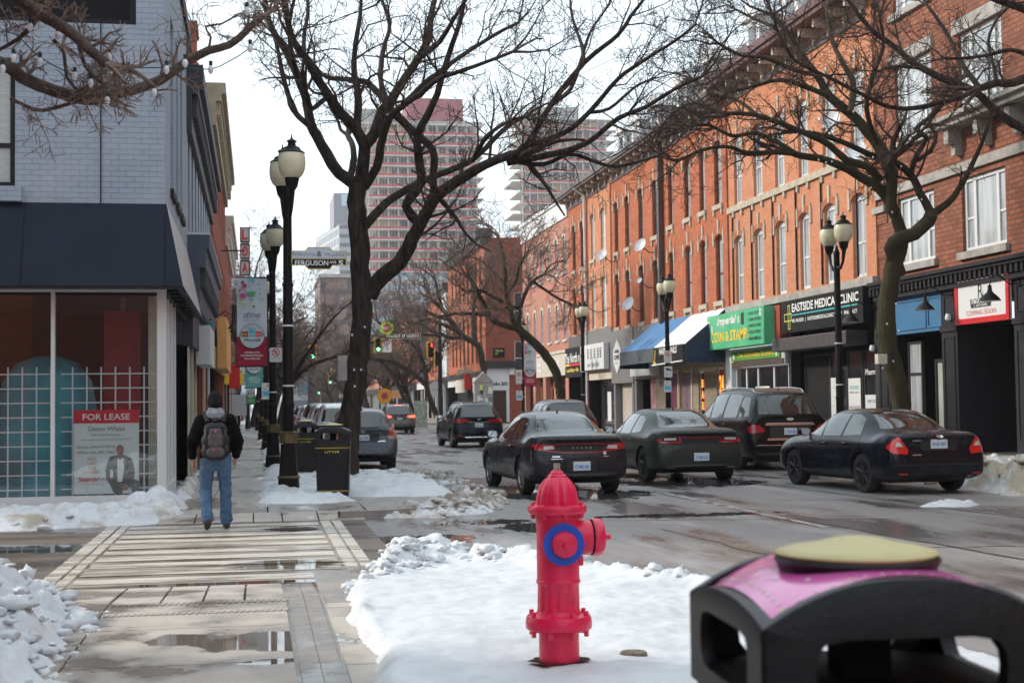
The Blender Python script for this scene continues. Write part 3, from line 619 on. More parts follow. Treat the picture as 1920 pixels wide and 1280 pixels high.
# charcoal shopfront
cp=M['darkpaint']
b=MB(); FR.box(b,24,41,-.05,.42,5.06,5.16); FR.box(b,24,41,-.05,.34,4.97,5.057); FR.box(b,24,41,-.05,.12,4.72,4.966); FR.box(b,24,41,-.05,.22,4.60,4.717); b.build('cornice',cp,rA)
b=MB(); x=24.1
while x<41: FR.box(b,x,x+.12,.12,.30,4.74,4.965); x+=.26
b.build('dentils',cp,rA)
pil=[(40.2,41.0),(35.95,36.85),(32.2,33.0),(28.2,29.0),(24,24.8)]
for a,c in pil:
    b=MB(); FR.box(b,a,c,-.3,.10,G0,3.45); FR.box(b,a-.03,c+.03,-.3,.15,3.45,3.6); FR.box(b,a,c,-.3,.08,3.603,4.6)
    p=b.build('pilaster',cp,rA); b=MB(); FR.frame(b,a+.14,c-.14,.5,3.3,.04,.10,.125); FR.frame(b,a+.14,c-.14,3.75,4.45,.04,.08,.105); b.build('panel_moulding',cp,p)
    b=MB(); 
blue=mat('blue_paint',(.045,.17,.33),.45,c2=(.035,.14,.27),sc=2)
b=MB(); FR.box(b,36.853,40.197,-.3,.02,3.52,4.595); bp_=b.build('fascia_panel',blue,rA,label='blue fascia panel')
b=MB(); FR.frame(b,37.9,40.1,3.62,4.5,.05,.02,.05); FR.frame(b,36.95,37.8,3.62,4.5,.05,.02,.05); b.build('panel_moulding',blue,bp_)
b=MB(); FR.box(b,29.0,32.2,-.3,.02,3.52,4.595); b.build('fascia_panel',blue,rA,label='blue fascia panel')
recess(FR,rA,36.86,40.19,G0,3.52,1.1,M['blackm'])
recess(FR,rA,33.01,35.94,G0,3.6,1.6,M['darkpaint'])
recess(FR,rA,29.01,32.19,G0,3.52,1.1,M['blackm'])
b=MB(); FR.frame(b,37.2,38.8,.4,2.75,.08,-.75,-.65); f=b.build('window',M['blackf'],rA); b=MB(); FR.box(b,37.28,38.72,-.73,-.70,.48,2.67); b.build('pane',mat('papered_glass',(.45,.48,.42),.3,c2=(.34,.38,.33),sc=1.5,coat=.5),f)
b=MB(); FR.frame(b,39.0,39.9,.4,3.3,.06,-.45,-.35); FR.box(b,39.06,39.84,-.44,-.36,2.3,2.38); f=b.build('window',M['blackf'],rA); b=MB(); FR.box(b,39.06,39.84,-.42,-.39,.46,3.24); b.build('pane',M['curtain'],f)
b=MB(); FR.box(b,33.05,33.55,-1.5,-1.38,G0,2.5); FR.box(b,33.6,33.75,-1.5,-1.3,G0,2.6); d=b.build('door',M['red'],rA,label='red door at the back of the dark recess')
b=MB(); FR.box(b,33.02,33.95,-1.52,-1.2,2.5,2.62); b.build('door_frame',M['red'],d)
# signs as things of their own
def signboard(label,s0,s1,z0,z1,d0,d1,m,F=FR,group=None,border=None,bw=.06,cat='shop sign'):
    r=empty('shop_sign',F.P((s0+s1)/2,d0,z0),label,cat,group)
    b=MB(); F.box(b,s0,s1,d0,d1,z0,z1); b.build('board',m,r,bev=.01)
    if border: b=MB(); F.frame(b,s0-.02,s1+.02,z0-.02,z1+.02,bw,d1-.02,d1+.025); b.build('border',border,r)
    return r
T={k:mat('lettering_'+k,c,.5) for k,c in dict(white=(.85,.85,.83),black=(.02,.02,.02),red=(.75,.03,.03),yellow=(.9,.62,.05),grey=(.18,.2,.22),teal=(.05,.5,.5),salmon=(.7,.16,.10),dred=(.4,.05,.08),blue=(.05,.3,.7),lyellow=(.75,.75,.15),green=(.1,.5,.2),pink=(.8,.05,.25),cyan=(.1,.55,.75)).items()}
s=signboard('red framed white COMING SOON sign over the dark recess at the right edge',33.08,35.86,3.60,4.92,.09,.17,M['white'],border=M['red'],bw=.15)
FR.text('ANOTHER HAMILTON CONCEPT BY',34.45,.172,4.66,1.75,.08,T['grey'],s)
FR.text('R',34.5,.172,4.42,.26,.34,T['black'],s); FR.text('H',34.42,.172,4.32,.12,.2,T['green'],s); FR.text('ROSEHILL',34.5,.172,4.15,1.1,.17,T['black'],s)
b=MB(); FR.box(b,33.98,35.02,.172,.178,3.99,4.10); b.build('underline',T['black'],s); FR.text('1 AM BAR',34.5,.18,4.045,.7,.07,T['white'],s)
FR.text('COMING SOON',34.5,.172,3.86,1.55,.13,T['salmon'],s)
def gooseneck(F,s,z,d0=.1,group='gooseneck lamps on the charcoal shopfront',label='black gooseneck lamp'):
    r=empty('gooseneck_lamp',F.P(s,d0,z),label,'wall lamp',group)
    b=MB(); b.tube([F.P(s,d0,z),F.P(s,d0+.02,z)],[.07,.07],10); b.tube([F.P(s,d0,z),F.P(s,d0+.25,z-.01),F.P(s,d0+.45,z+.14),F.P(s,d0+.62,z+.22),F.P(s,d0+.78,z+.14),F.P(s,d0+.8,z-.1)],.016,6); b.build('arm',M['black'],r,smooth=True)
    c=F.P(s,d0+.8,z-.12); b=MB(); b.lathe([(.045,.08),(.06,-.06),(.08,-.10),(.22,-.23),(.27,-.31),(.262,-.31),(.20,-.23),(.04,-.12)],c,18); b.build('shade',M['black'],r,smooth=True)
    b=MB(); b.lathe([(.01,-.20),(.255,-.305),(.25,-.311),(.01,-.25)],c,18); b.build('shade_lining',mat('shade_lining',(.7,.66,.6),.5),r); return r
gooseneck(FR,36.2,4.45,label='black gooseneck lamp in front of the blue fascia panel')
gooseneck(FR,32.7,4.45,label='black gooseneck lamp in front of the red framed white sign')
gooseneck(FR,41.15,4.42,label='black gooseneck lamp at the edge of the black clinic sign')
for sx,zz,lb in ((36.35,3.85,'round white security camera on the charcoal pilaster'),(41.3,3.2,'round white security camera under the clinic sign')):
    b=MB(); c=FR.P(sx,.1,zz); b.lathe([(.07,0),(.08,-.05),(.10,-.1),(.085,-.17),(.03,-.2)],(c[0]-.04,c[1],c[2]+.08),14); top('security_camera',b,M['white'],c,lb,'camera','security cameras on the shopfronts',smooth=True)
s=signboard('black sign of the medical clinic with a teal stripe and white letters',41.35,48.35,3.98,5.12,.12,.40,M['blackm'])
FR.text('EASTSIDE MEDICAL CLINIC',44.45,.41,4.83,5.6,.30,T['white'],s,bold=.02)
b=MB(); FR.box(b,41.75,47.25,.402,.41,4.56,4.60); b.build('stripe',T['teal'],s)
FR.text('905 745 8295   |   EASTSIDEMEDICALCLINIC.COM   |   PHARMACY',44.5,.41,4.36,5.5,.16,T['white'],s,bold=.02)
b=MB(); FR.frame(b,47.45,47.65,4.1,4.95,.03,.402,.41); FR.frame(b,47.3,48.0,4.38,4.66,.03,.402,.412); b.build('emblem',T['lyellow'],s)
awn=mat('worn_black_vinyl',(.035,.03,.032),.6,c2=(.06,.05,.052),sc=4,bump=.5,bsc=8)
b=MB(); FR.box(b,41.9,48.4,.0,.75,3.33,3.78); top('awning',b,awn,FR.P(45,.3,3.5),'dented black box awning over the clinic entrance','awning',bev=.03)
# clinic + coin shop ground floor (parts of rB)
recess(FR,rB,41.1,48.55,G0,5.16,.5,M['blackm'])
b=MB(); FR.box(b,48.35,48.6,-.3,.05,G0,5.1); FR.box(b,41.02,41.35,-.3,.05,G0,5.1); b.build('pier',M['blackf'],rB)
def shopwin(r,a,c,z0,z1,d=-.3,fm=None,gm=None,w=.07,name='shop_window'):
    b=MB(); FR.frame(b,a,c,z0,z1,w,d-.05,d+.03); f=b.build(name,fm or M['blackf'],r)
    b=MB(); FR.box(b,a+w,c-w,d-.02,d,z0+w,z1-w); b.build('pane',gm or M['glassd'],f); return f
shopwin(rB,41.5,42.9,.3,3.2); shopwin(rB,43.0,44.2,.3,3.2); shopwin(rB,45.0,45.6,.3,3.2)
f=shopwin(rB,44.25,44.95,G0,2.7,w=.09,name='door'); shopwin(rB,45.65,47.9,G0,3.2,gm=M['blackm'])
def poster(label,a,c,z0,z1,d,txt,ts=.05,F=FR,m=None):
    b=MB(); F.box(b,a,c,d,d+.012,z0,z1); loc=F.P((a+c)/2,d,z0)
    r=empty('poster',loc,label,'poster'); b.build('sheet',m or M['white'],r)
    for body,z,w_,h_,tm in txt: F.text(body,(a+c)/2,d+.013,z,w_,h_,tm,r)
    return r
poster('tall white clinic poster beside the clinic door',43.15,44.1,.75,2.3,-.27,[('EASTSIDE',2.0,.7,.12,T['teal']),('MEDICAL CLINIC',1.84,.7,.07,T['grey']),('FAMILY DOCTORS',1.35,.85,.09,T['grey']),('& SPECIALISTS',1.15,.8,.09,T['grey']),('ALTERNATIVE',.92,.8,.09,T['grey'])])
poster('white FAMILY DOCTORS poster low in the right clinic window',41.55,42.8,.95,1.75,-.27,[('FAMILY DOCTORS',1.55,.9,.11,T['grey']),('& SPECIALISTS',1.28,.85,.11,T['grey'])])
poster('narrow white list of services left of the clinic door',45.08,45.55,1.0,2.35,-.27,[('- - - - -',2.0,.35,.02,T['grey']),('- - -',1.7,.3,.02,T['grey']),('- - - -',1.4,.3,.02,T['grey'])])
r_=empty('window_lettering',FR.P(42.2,-.26,2.3),'white Pharmacy lettering on the dark clinic window','sign'); FR.text('Pharmacy',42.2,-.275,2.45,1.15,.24,T['white'],r_,bold=.02)
# coin and stamp shop
s=signboard('green shop sign with white and yellow lettering beside the awning',49.15,55.75,3.68,5.05,.15,.75,M['green'])
FR.text('Imperial',53.3,.755,4.72,2.3,.42,T['white'],s,shear=.3,bold=.03); FR.text('COIN & STAMP',53.1,.755,4.15,4.3,.42,T['yellow'],s,bold=.03); FR.text('CO.',50.85,.755,4.05,.3,.14,T['yellow'],s)
for i,tx in enumerate(('GOLD, SILVER,','COMIC BOOKS,','SPORTS CARDS,','COLLECTABLES,','WAR MEDALS')): FR.text('• '+tx,50.9-.0,.755,4.86-.235*i,None,.12,T['black'],s,bold=.02,align='L') if False else FR.text('• '+tx,50.15,.755,4.86-.235*i,1.45,.13,T['black'],s,bold=.015)
b=MB()
for x,z in ((55.5,4.7),(55.1,4.5),(51.9,4.72),(49.5,4.85)):
    for k in range(5): a=k*1.2566; c=FR.P(x+.07*math.cos(a),.755,z+.1*math.sin(a)); b.prism([(.05*math.cos(q),.06*math.sin(q)) for q in (0,1,2,3,4,5)],c,(0,-1,0),(0,0,1),(-.005,0,0))
b.build('ornament',T['white'],s); b=MB(); FR.box(b,51.3,51.6,.752,.76,4.5,4.95); b.build('picture',T['black'],s)
s=signboard('narrow green strip sign with yellow lettering below the coin shop sign',49.0,54.3,3.18,3.52,.18,.24,mat('lime_sign',(.12,.36,.05),.5,c2=(.07,.26,.04)))
FR.text('The Ultimate Buyers',51.6,.245,3.36,4.1,.25,T['yellow'],s,bold=.02)
b=MB()
for x in (54.0,49.3): b.prism([(.1*math.cos(q),.13*math.sin(q)) for q in [k*.785 for k in range(8)]],FR.P(x,.244,3.35),(0,-1,0),(0,0,1),(-.005,0,0))
b.build('ornament',T['white'],s)
b=MB(); FR.box(b,54.5,55.2,-.3,.18,G0,3.66); FR.box(b,48.62,54.5,-.3,.17,2.95,3.66); FR.box(b,48.62,54.5,-.3,.1,G0,.9); b.build('shopfront',M['white'],rB)
b=MB(); FR.box(b,48.7,54.4,.173,.2,2.93,3.14); b.build('dark_band',M['brownf'],rB)
b=MB(); FR.box(b,48.6,49.15,.05,.35,3.7,5.05); b.build('red_panel',mat('rusty_red',(.35,.05,.02),.6),rB)
for a,c in ((48.7,50.2),(50.2,51.9),(51.9,53.2),(53.2,54.4)): shopwin(rB,a,c,.9,2.92,d=-.02,fm=M['whitef'],gm=M['glassd'] if a>49 else M['glassd'],w=.06)
r_=empty('window_lettering',FR.P(51,.02,1.95),'COINS lettering on the coin shop window','sign'); b=MB(); FR.box(b,50.7,52.2,.0,.01,1.8,2.15); b.build('board',T['white'],r_); FR.text('COINS',51.45,.012,1.98,1.2,.2,T['dred'],r_,bold=.02)
# ---- awning shop C
rawn=empty('awning',FR.P(60.8,0,4),'sloping blue awning, white canvas on its right part','awning')
def slopeawn(s0,s1,m,name,drop=.62,out=1.75,zt=5.42,zb=3.98,side=True):
    b=MB(); b.add([FR.P(s0,.0,zt),FR.P(s1,.0,zt),FR.P(s1,out,zb),FR.P(s0,out,zb),FR.P(s1,out,zb-drop),FR.P(s0,out,zb-drop)],[(0,1,2,3),(3,2,4,5)])
    b.add([FR.P(s0,-.0,zt-.03),FR.P(s1,-.0,zt-.03),FR.P(s1,out-.02,zb-.03),FR.P(s0,out-.02,zb-.03),FR.P(s1,out-.02,zb-drop),FR.P(s0,out-.02,zb-drop)],[(0,1,2,3),(3,2,4,5)])
    return b.build(name,m,rawn)
bl=mat('blue_awning_canvas',(.045,.15,.33),.7,c2=(.06,.2,.40),sc=2,bump=.2); nv=mat('navy_awning_canvas',(.012,.028,.075),.7)
slopeawn(60.2,66.1,bl,'canopy'); wc=slopeawn(55.5,60.2,mat('faded_white_canvas',(.78,.79,.8),.6,c2=(.66,.68,.7),sc=1,bump=.3,bsc=5),'canopy',drop=0)
b=MB(); FR.box(b,60.203,66.103,1.752,1.77,3.36,3.98); b.build('valance',mat('grey_valance',(.075,.09,.105),.7),rawn)
for sd_ in (55.46,66.12):
    b=MB(); b.add([FR.P(sd_,0,5.4),FR.P(sd_,1.75,3.97),FR.P(sd_,1.75,3.2),FR.P(sd_,0,3.2),FR.P(sd_+.03,0,5.4),FR.P(sd_+.03,1.75,3.97),FR.P(sd_+.03,1.75,3.2),FR.P(sd_+.03,0,3.2)],[(0,1,2,3),(4,5,6,7),(0,1,5,4),(1,2,6,5),(2,3,7,6)]); b.build('side_panel',nv,rawn)
s=signboard('black HAIR & NAILS banner hanging from the awning',55.75,60.1,3.22,3.95,1.78,1.80,M['blackm'],border=None,cat='banner')
FR.text('HAIR & NAILS',57.9,1.805,3.77,2.6,.28,T['white'],s,bold=.03); FR.text('V.S.N',57.9,1.805,3.38,1.2,.26,T['red'],s,bold=.05)
b=MB(); b.tube([FR.P(60.2,1.84,3.2),FR.P(55.7,1.84,3.27)],.035,8); b.build('pole',M['white'],s); b=MB(); b.tube([FR.P(59.7,1.82,3.85),FR.P(59.85,1.82,3.35)],.03,6); b.lathe([(.06,0),(.09,0),(.09,.01),(.06,.01)],FR.P(59.8,1.82,3.25),12,Matrix.Rotation(math.pi/2,3,'Y')); b.lathe([(.06,0),(.09,0),(.09,.01),(.06,.01)],FR.P(60.0,1.82,3.3),12,Matrix.Rotation(math.pi/2,3,'Y')); b.build('scissors',T['yellow'],s)
ven=brick('stone_veneer',(.40,.33,.25),(.30,.25,.19),(.10,.08,.06),bw=.45,bh=.09,ms=.012,stain=(.2,.17,.13))
wall(FR,55.25,66.1,G0,5.2,[(56,56.9,G0,3.0),(58.6,59.4,G0,2.9),(60.6,62.2,.5,3.0),(62.6,64.0,.5,3.0)],ven,rC,name='shopfront',th=.2)
neon=mat('orange_neon',(1,.16,.02),.5,emit=3)
shopwin(rC,56,56.9,G0,3.0,d=-.1,gm=mat('red_wall',(.22,.03,.03),.6),fm=M['whitef']); r_=empty('neon_sign',FR.P(56.45,0,2.1),'orange neon numerals in the window by the stone veneer','sign'); FR.text('24',56.45,-.06,2.3,.55,.75,neon,r_,bold=.02)
shopwin(rC,58.6,59.4,G0,2.9,d=-.1,fm=M['whitef']); r_=empty('neon_sign',FR.P(59,0,2.1),'orange neon word in the narrow white framed doorway','sign'); FR.text('B\nA\nR',59.0,-.06,1.9,.3,1.3,neon,r_,bold=.02)
shopwin(rC,60.6,62.2,.5,3.0,d=-.1,fm=mat('yellow_frame',(.6,.45,.05),.5),gm=mat('mauve_blind',(.22,.14,.2),.5)); shopwin(rC,62.6,64.0,.5,3.0,d=-.1,gm=mat('maroon_blind',(.16,.03,.07),.5),fm=M['cream'])
for x in (60.35,62.4,64.1): b=MB(); FR.box(b,x-.07,x+.07,0,.03,G0,3.1); b.build('light_strip',M['cream'],rC)
# ---- grey panel shops D
gpan=mat('grey_metal_panel',(.20,.195,.195),.45,c2=(.17,.165,.165),sc=1,stretch=(1,6,.2)); wood=mat('weathered_boards',(.17,.145,.125),.8,c2=(.27,.24,.21),sc=5,stretch=(1,6,.12),bump=.3)
wall(FR,69.85,74.3,2.6,5.4,[],gpan,rD,name='fascia_panel'); 
b=MB(); FR.box(b,69.85,74.27,.0,.12,2.62,5.42); b.build('fascia_panel',gpan,rD)
b=MB(); FR.box(b,64.4,69.82,.0,.06,2.75,5.38); b.build('fascia_boards',wood,rD)
recess(FR,rD,64.45,74.25,G0,2.75,.7,M['blackm'])
b=MB(); FR.box(b,64.5,68.3,-.4,-.36,G0,2.75); b.build('pink_wall',mat('pink_paint',(.60,.32,.31),.7,c2=(.52,.25,.24),sc=.8),rD)
b=MB(); FR.box(b,70.4,73.7,-.35,-.3,G0,2.6); b.build('white_brick_wall',brick('painted_white_brick',(.55,.52,.47),(.50,.47,.42),(.33,.31,.28)),rD)
for a in (70.05,73.75,69.5): b=MB(); FR.box(b,a,a+.35,-.3,.05,G0,2.7); b.build('pier',gpan,rD)
s=signboard('white hexagonal board with dark lettering on grey metal panels',72.3,73.5,3.2,4.9,.12,.13,gpan); s.children[0].data.clear_geometry()
b=MB(); FR.poly(b,[(72.9,4.93),(72.15,4.38),(72.15,3.7),(72.9,3.12),(73.65,3.7),(73.65,4.38)],.12,.17); o_=b.build('board2',M['white'],s); s.children[0].data=o_.data; bpy.data.objects.remove(o_)
FR.text('CANNON',72.9,.172,4.3,.95,.18,T['black'],s,bold=.04); FR.text('COFFEE',72.9,.172,3.98,1.05,.26,T['black'],s,bold=.05); FR.text('CENTRAL',72.9,.172,3.68,.8,.13,T['grey'],s)
s=signboard('white sign with small dark and pink figures on weathered boards',65.35,69.4,3.62,4.72,.06,.3,M['white'])
FR.text('GIRL ON THE WING',67.2,.305,4.15,2.4,.16,T['grey'],s)
b=MB(); FR.poly(b,[(68.75,4.5),(68.55,4.45),(68.5,4.15),(68.8,4.2)],.3,.305); b.build('figure',T['black'],s); b=MB(); FR.poly(b,[(68.35,4.55),(68.25,4.2),(68.4,3.85),(68.5,4.2)],.3,.305); FR.poly(b,[(68.9,4.0),(68.8,3.8),(68.7,3.8),(68.8,4.1)],.3,.305); b.build('figure',T['pink'],s)
s=signboard('white lower strip sign with dark capitals above the pink doorway',65.3,69.6,2.9,3.55,.05,.34,M['white']); FR.text('SHOP.  GIRLONTHEWING',67.4,.345,3.36,3.2,.2,T['grey'],s)
# ---- tea shop E
b=MB(); FR.box(b,74.35,79.95,.0,.1,3.3,5.72); b.build('fascia_panel',gpan,rE)
recess(FR,rE,74.35,79.9,G0,3.3,.6,M['blackm']); shopwin(rE,74.5,76.8,.4,2.9,d=-.1,gm=M['glassd']); b=MB(); FR.box(b,75.2,76.0,-.09,-.07,.6,2.2); b.build('window_paper',M['white'],rE)
b=MB(); FR.box(b,74.4,79.8,-.3,.06,2.9,3.28); b.build('lintel',M['cream'],rE)
s=signboard('white bubble tea sign with black characters and a red emblem',74.75,80.4,3.45,4.88,.12,.42,M['white'])
FR.text('BAO TEALICIOUS'[4:] and 'SHAY TEALICIOUS',77.2,.425,3.72,2.9,.2,T['grey'],s)
b=MB(); r5=random.Random(5)
for ci,x in enumerate((78.4,77.6,76.8,76.1,75.4)):
    for k in range(4): z=4.6-k*.15; FR.box(b,x-.22,x+.22,.42,.428,z-.02,z+.02)
    for k in range(2): q=x+r5.uniform(-.2,.2); FR.box(b,q-.025,q+.025,.42,.43,4.05,4.62)
b.build('characters',T['black'],s)
b=MB()
for k,w_ in enumerate((.12,.28,.32,.28,.12)): z=4.65-k*.17; FR.box(b,79.55-w_/2,79.55+w_/2,.42,.43,z-.045,z+.045)
b.build('emblem',T['red'],s)
b=MB(); FR.box(b,80.05,80.3,.0,.14,G0,5.5); b.build('red_post',M['red'],rE)
# ---- bar F
b=MB(); FR.box(b,80.35,84.95,.0,.1,4.95,5.6); b.build('fascia_panel',mat('taupe_panel',(.12,.10,.10),.6),rF)
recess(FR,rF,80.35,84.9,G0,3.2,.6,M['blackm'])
s=signboard('black bar sign with cut-out grey lettering and a red and yellow stripe',80.45,85.1,3.15,4.92,.05,.3,M['blackm'])
FR.text('The North n',83.1,.305,4.3,4.0,.6,T['white'],s,bold=.02); b=MB(); FR.box(b,80.6,83.8,.3,.31,3.83,3.95); b.build('stripe',T['red'],s); b=MB(); FR.box(b,83.8,85.0,.3,.31,3.83,3.95); b.build('stripe',T['yellow'],s); FR.text('Local Eatery • Bar',83.0,.305,3.55,3.3,.3,T['yellow'],s,bold=.03)
# ---- pink building G
rG=bld('brick_building','pink brick building with a plain white parapet and arched white windows',85,100.4)
H=[]
for c0 in (86.25,88.55,90.95,93.4,95.9,98.45): H+= [(c0-.4,c0+.4,5.55,7.85,.35),(c0-.4,c0+.4,9.75,12.05,.35)]
wall(FR,85.003,100.4,4.9,13.07,H,M['brick_p'],rG)
for h in H:
    f=window(FR,h,M['whitef'],M['glassw'],rG,style='grid',w=.06,deep=.08)
    mid=(h[0]+h[1])/2; b=MB(); N=8
    p0=[(mid-.43*math.cos(math.pi*q/N),h[3]-.35+.37*math.sin(math.pi*q/N)) for q in range(N+1)]; p1=[(mid-.6*math.cos(math.pi*q/N),h[3]-.35+.56*math.sin(math.pi*q/N)) for q in range(N+1)]
    for q in range(N): FR.poly(b,[p0[q],p0[q+1],p1[q+1],p1[q]],-.02,.05)
    FR.box(b,mid-.08,mid+.08,-.02,.08,h[3]+.2,h[3]+.5); b.build('arch_surround',M['cream'],f)
    b=MB(); FR.box(b,h[0]-.1,h[1]+.1,-.02,.1,h[2]-.12,h[2]-.003); b.build('sill',M['whitef'],f)
b=MB(); FR.box(b,85.003,100.5,-10,.10,13.07,14.2); FR.box(b,85.003,100.6,-.3,.22,14.2,14.42); b.build('parapet',M['white'],rG)
b=MB(); b.add([FR.P(100.4,0,0),FR.P(100.4,-12,0),FR.P(100.4,-12,13.07),FR.P(100.4,0,13.07)],[(0,1,2,3)]); b.build('side_wall',M['brick_p'],rG)
b=MB(); FR.box(b,85.003,100.45,-.3,.08,3.35,4.75); FR.box(b,85.003,100.5,-.3,.16,4.75,4.9); b.build('stone_band',M['cream'],rG)
recess(FR,rG,85.3,100.2,G0,3.35,.9,M['brick_r'])
for x in (85.3,88.8,92.3,95.8,99.5): b=MB(); FR.box(b,x,x+.9,-.3,.05,G0,3.35); b.build('pier',M['brick_p'],rG)
for a in (86.6,90.3,93.6,97.0):
    b=MB(); FR.frame(b,a,a+1.3,.6,2.9,.08,-.5,-.4); FR.box(b,a+.6,a+.7,-.5,-.42,.68,2.82); f=b.build('window',M['cream'],rG); b=MB(); FR.box(b,a+.08,a+1.22,-.47,-.45,.68,2.82); b.build('pane',M['glassd'],f)
for x,n_ in ((94.2,'left'),(88.4,'right')): poster('small white plaque on the cream band of the pink building, %s of two'%n_,x-.7,x+.7,3.7,4.3,.085,[('OFFICES',4.0,.9,.12,T['salmon'])])
# ---- satellite dishes
def dish(px,py,r,label,dx=.7):
    q=onx(px,py,18.9-dx); g=empty('satellite_dish',FR.P(q.y,0,q.z-.35),label,'satellite dish','satellite dishes on the orange brick walls')
    n=Vector((-.75,-.45,.42)).normalized(); up=Vector((0,0,1)); rr=n.cross(up).normalized(); u2=rr.cross(n); Mx=Matrix((rr,u2,n)).transposed()
    b=MB(); b.lathe([(r*k/6,-.16*r+.16*r*(k/6)**2*1.6) for k in range(1,7)]+[(r*.99,.12*r),(r*.5,-.14*r),(.02,-.2*r)],q,22,Mx); b.build('reflector',mat('dish_grey',(.55,.57,.6),.5),g,smooth=True)
    b=MB(); b.tube([q-n*.1,Vector(FR.P(q.y-.1,.3,q.z-.35)),Vector(FR.P(q.y-.1,-.0,q.z-.35))],.025,6); b.build('mount',M['darkpaint'],g)
    b=MB(); b.tube([q-u2*r*.9,q+n*.55-u2*.25],.016,5); b.box(*(v for c in zip(q+n*.55-u2*.25-Vector((.05,.05,.05)),q+n*.55-u2*.25+Vector((.05,.05,.05))) for v in c)); b.build('feed_arm',M['white'],g)
dish(1201,460,.36,'grey satellite dish on the wall just left of the long brown downpipe')
dish(1129,478,.36,'grey satellite dish between the white windows and the brown windows')
dish(1178,570,.38,'lowest grey satellite dish, above the grey metal panels')
dish(1199,526,.16,'small satellite dish edge-on, between two storeys of brown windows')
dish(1560,228,.34,'upper satellite dish among the branches on the white windowed building')
dish(1606,285,.36,'lower satellite dish beside the brown brick building')
# ============================================================ beyond Walnut Street (right), towers, left row
FRM=Fac('R',18.9)
cb_=empty('corner_building',(24,130,0),'orange brick corner building with a black cornice and a white shopfront on its side','building','brick shop buildings beyond the side street')
FS=Fac('F',117.5)
H=[(s,s+1.0,5.2,9.4,.4) for s in (119.5,122,124.5,127,129.5,132,134.5,137)]+[(s,s+1.0,11,14.2,.3) for s in (119.5,122,124.5,127,129.5,132,134.5,137)]
wall(FRM,117.5,141,4.4,15.6,H,M['brick_o'],cb_)
for h in H: window(FRM,h,M['blackf'],M['glassd'],cb_,w=.07)
HS=[(21.35,22.1,4.4,6.9),(21.35,22.1,8.3,11.0)]
wall(FS,18.9,34,0,15.6,HS,M['brick_r'],cb_,name='side_wall')  # darker brick than the front: the wall's shade is put into its colour
for h in HS: window(FS,h,M['whitef'],M['glassd'],cb_,w=.08,style='sash')
b=MB(); FRM.box(b,117.2,141,-.3,.7,15.6,16.3); FS.box(b,18.2,19.5,-.3,.7,15.6,16.3); FRM.box(b,117.4,141,-.3,.35,15.0,15.6); b.build('cornice',M['blackf'],cb_)
b=MB(); b.add([(18.9,117.5,15.6),(34,117.5,15.6),(34,141,15.6),(18.9,141,15.6)],[(0,1,2,3)]); b.build('roof',M['roofs'],cb_)
b=MB(); FRM.box(b,117.2,141,0,.35,4.0,4.4); FS.box(b,18.5,21.9,0,.45,4.62,5.2); b.build('lower_cornice',M['blackf'],cb_)
b=MB(); FS.box(b,18.95,20.85,0,.12,2.75,4.6); FS.box(b,18.95,19.2,0,.1,.1,2.75); FS.box(b,20.6,20.85,0,.1,.1,2.75); FS.box(b,20.85,21.3,0,.25,4.05,4.6); b.build('shopfront',M['white'],cb_)
b=MB(); FS.box(b,19.2,20.6,0,.04,.1,2.75); b.build('shop_window',M['glassd'],cb_)
s=empty('shop_sign',(21.4,117.4,2.9),'black lettering on the white side shopfront of the corner building','shop sign'); FS.text('Studio 205',19.9,.125,3.3,1.6,.30,T['black'],s,bold=.04)
s=empty('wall_plaque',(23,117.4,6.4),'small black plaque with gold lettering on the shade-darkened red brick side wall','sign'); b=MB(); FS.box(b,19.55,20.5,0,.12,5.55,6.3); b.build('board',M['blackm'],s); FS.text('TREBLE HALL\n1879',20.02,.125,5.95,.7,.4,T['lyellow'],s)
b=MB(); FRM.box(b,118,141,0,.1,3.3,4.0); b.build('fascia',M['white'],cb_); recess(FRM,cb_,118.5,140.5,.1,3.3,.8,M['blackm'])
for s0,s1,m_,lb,z0,z1 in ((119,123,M['white'],'white fascia sign near the corner building',2.6,3.9),(124.5,124.8,M['red'],'red and white projecting sign on the corner building',2.9,4.6),(128,134,M['cream'],'cream fascia sign farther along the corner building',2.7,3.9)):
    signboard(lb,s0,s1,z0,z1,.12,.3 if m_!=M['red'] else .8,m_,F=FRM)
# further blocks
def block(label,s0,s1,h,m,fm,seed,F=FRM,depth=14,gm=M['glassd'],ws=2.6,gh=4.2,corn=M['blackf'],shop=None,group='brick shop buildings beyond the side street',fc=None):
    r=empty('brick_building',F.P((s0+s1)/2,0,0),label,'building',group); rr=random.Random(seed)
    n=int((s1-s0)/ws); H=[]; z=gh+.9
    while z+2.4<h-.6:
        for i in range(n): c=s0+(i+.5)*(s1-s0)/n; H.append((c-.48,c+.48,z,z+2.3,.25))
        z+=3.7
    wall(F,s0,s1,gh,h,H,m,r,back=depth)
    for hh in H: window(F,hh,fm,gm,r,w=.07)
    b=MB(); F.box(b,s0-.05,s1+.05,-.3,.55,h-.35,h+.25); F.box(b,s0-.02,s1+.02,-.1,.3,h-.75,h-.35); b.build('cornice',corn,r)
    b=MB(); F.box(b,s0,s1,-.1,.2,gh-.8,gh+.05); b.build('fascia',fc or rr.choice([M['white'],M['darkpaint'],M['cream'],M['blackf']]),r)
    recess(F,r,s0+.1,s1-.1,.1,gh-.8,.8,M['blackm'])
    x=s0+.2
    while x<s1-2: b=MB(); F.box(b,x,x+.4,-.2,.04,.1,gh-.8); b.build('pier',rr.choice([M['white'],M['cream'],M['darkpaint']]),r); x+=3.3
    return r
b1=block('orange brick building with a white painted bay beyond the corner building',141,158,13.6,M['brick_o'],M['blackf'],1)
b=MB(); FRM.box(b,141,144.5,0,.2,4.4,14); b.build('white_bay',M['white'],b1)
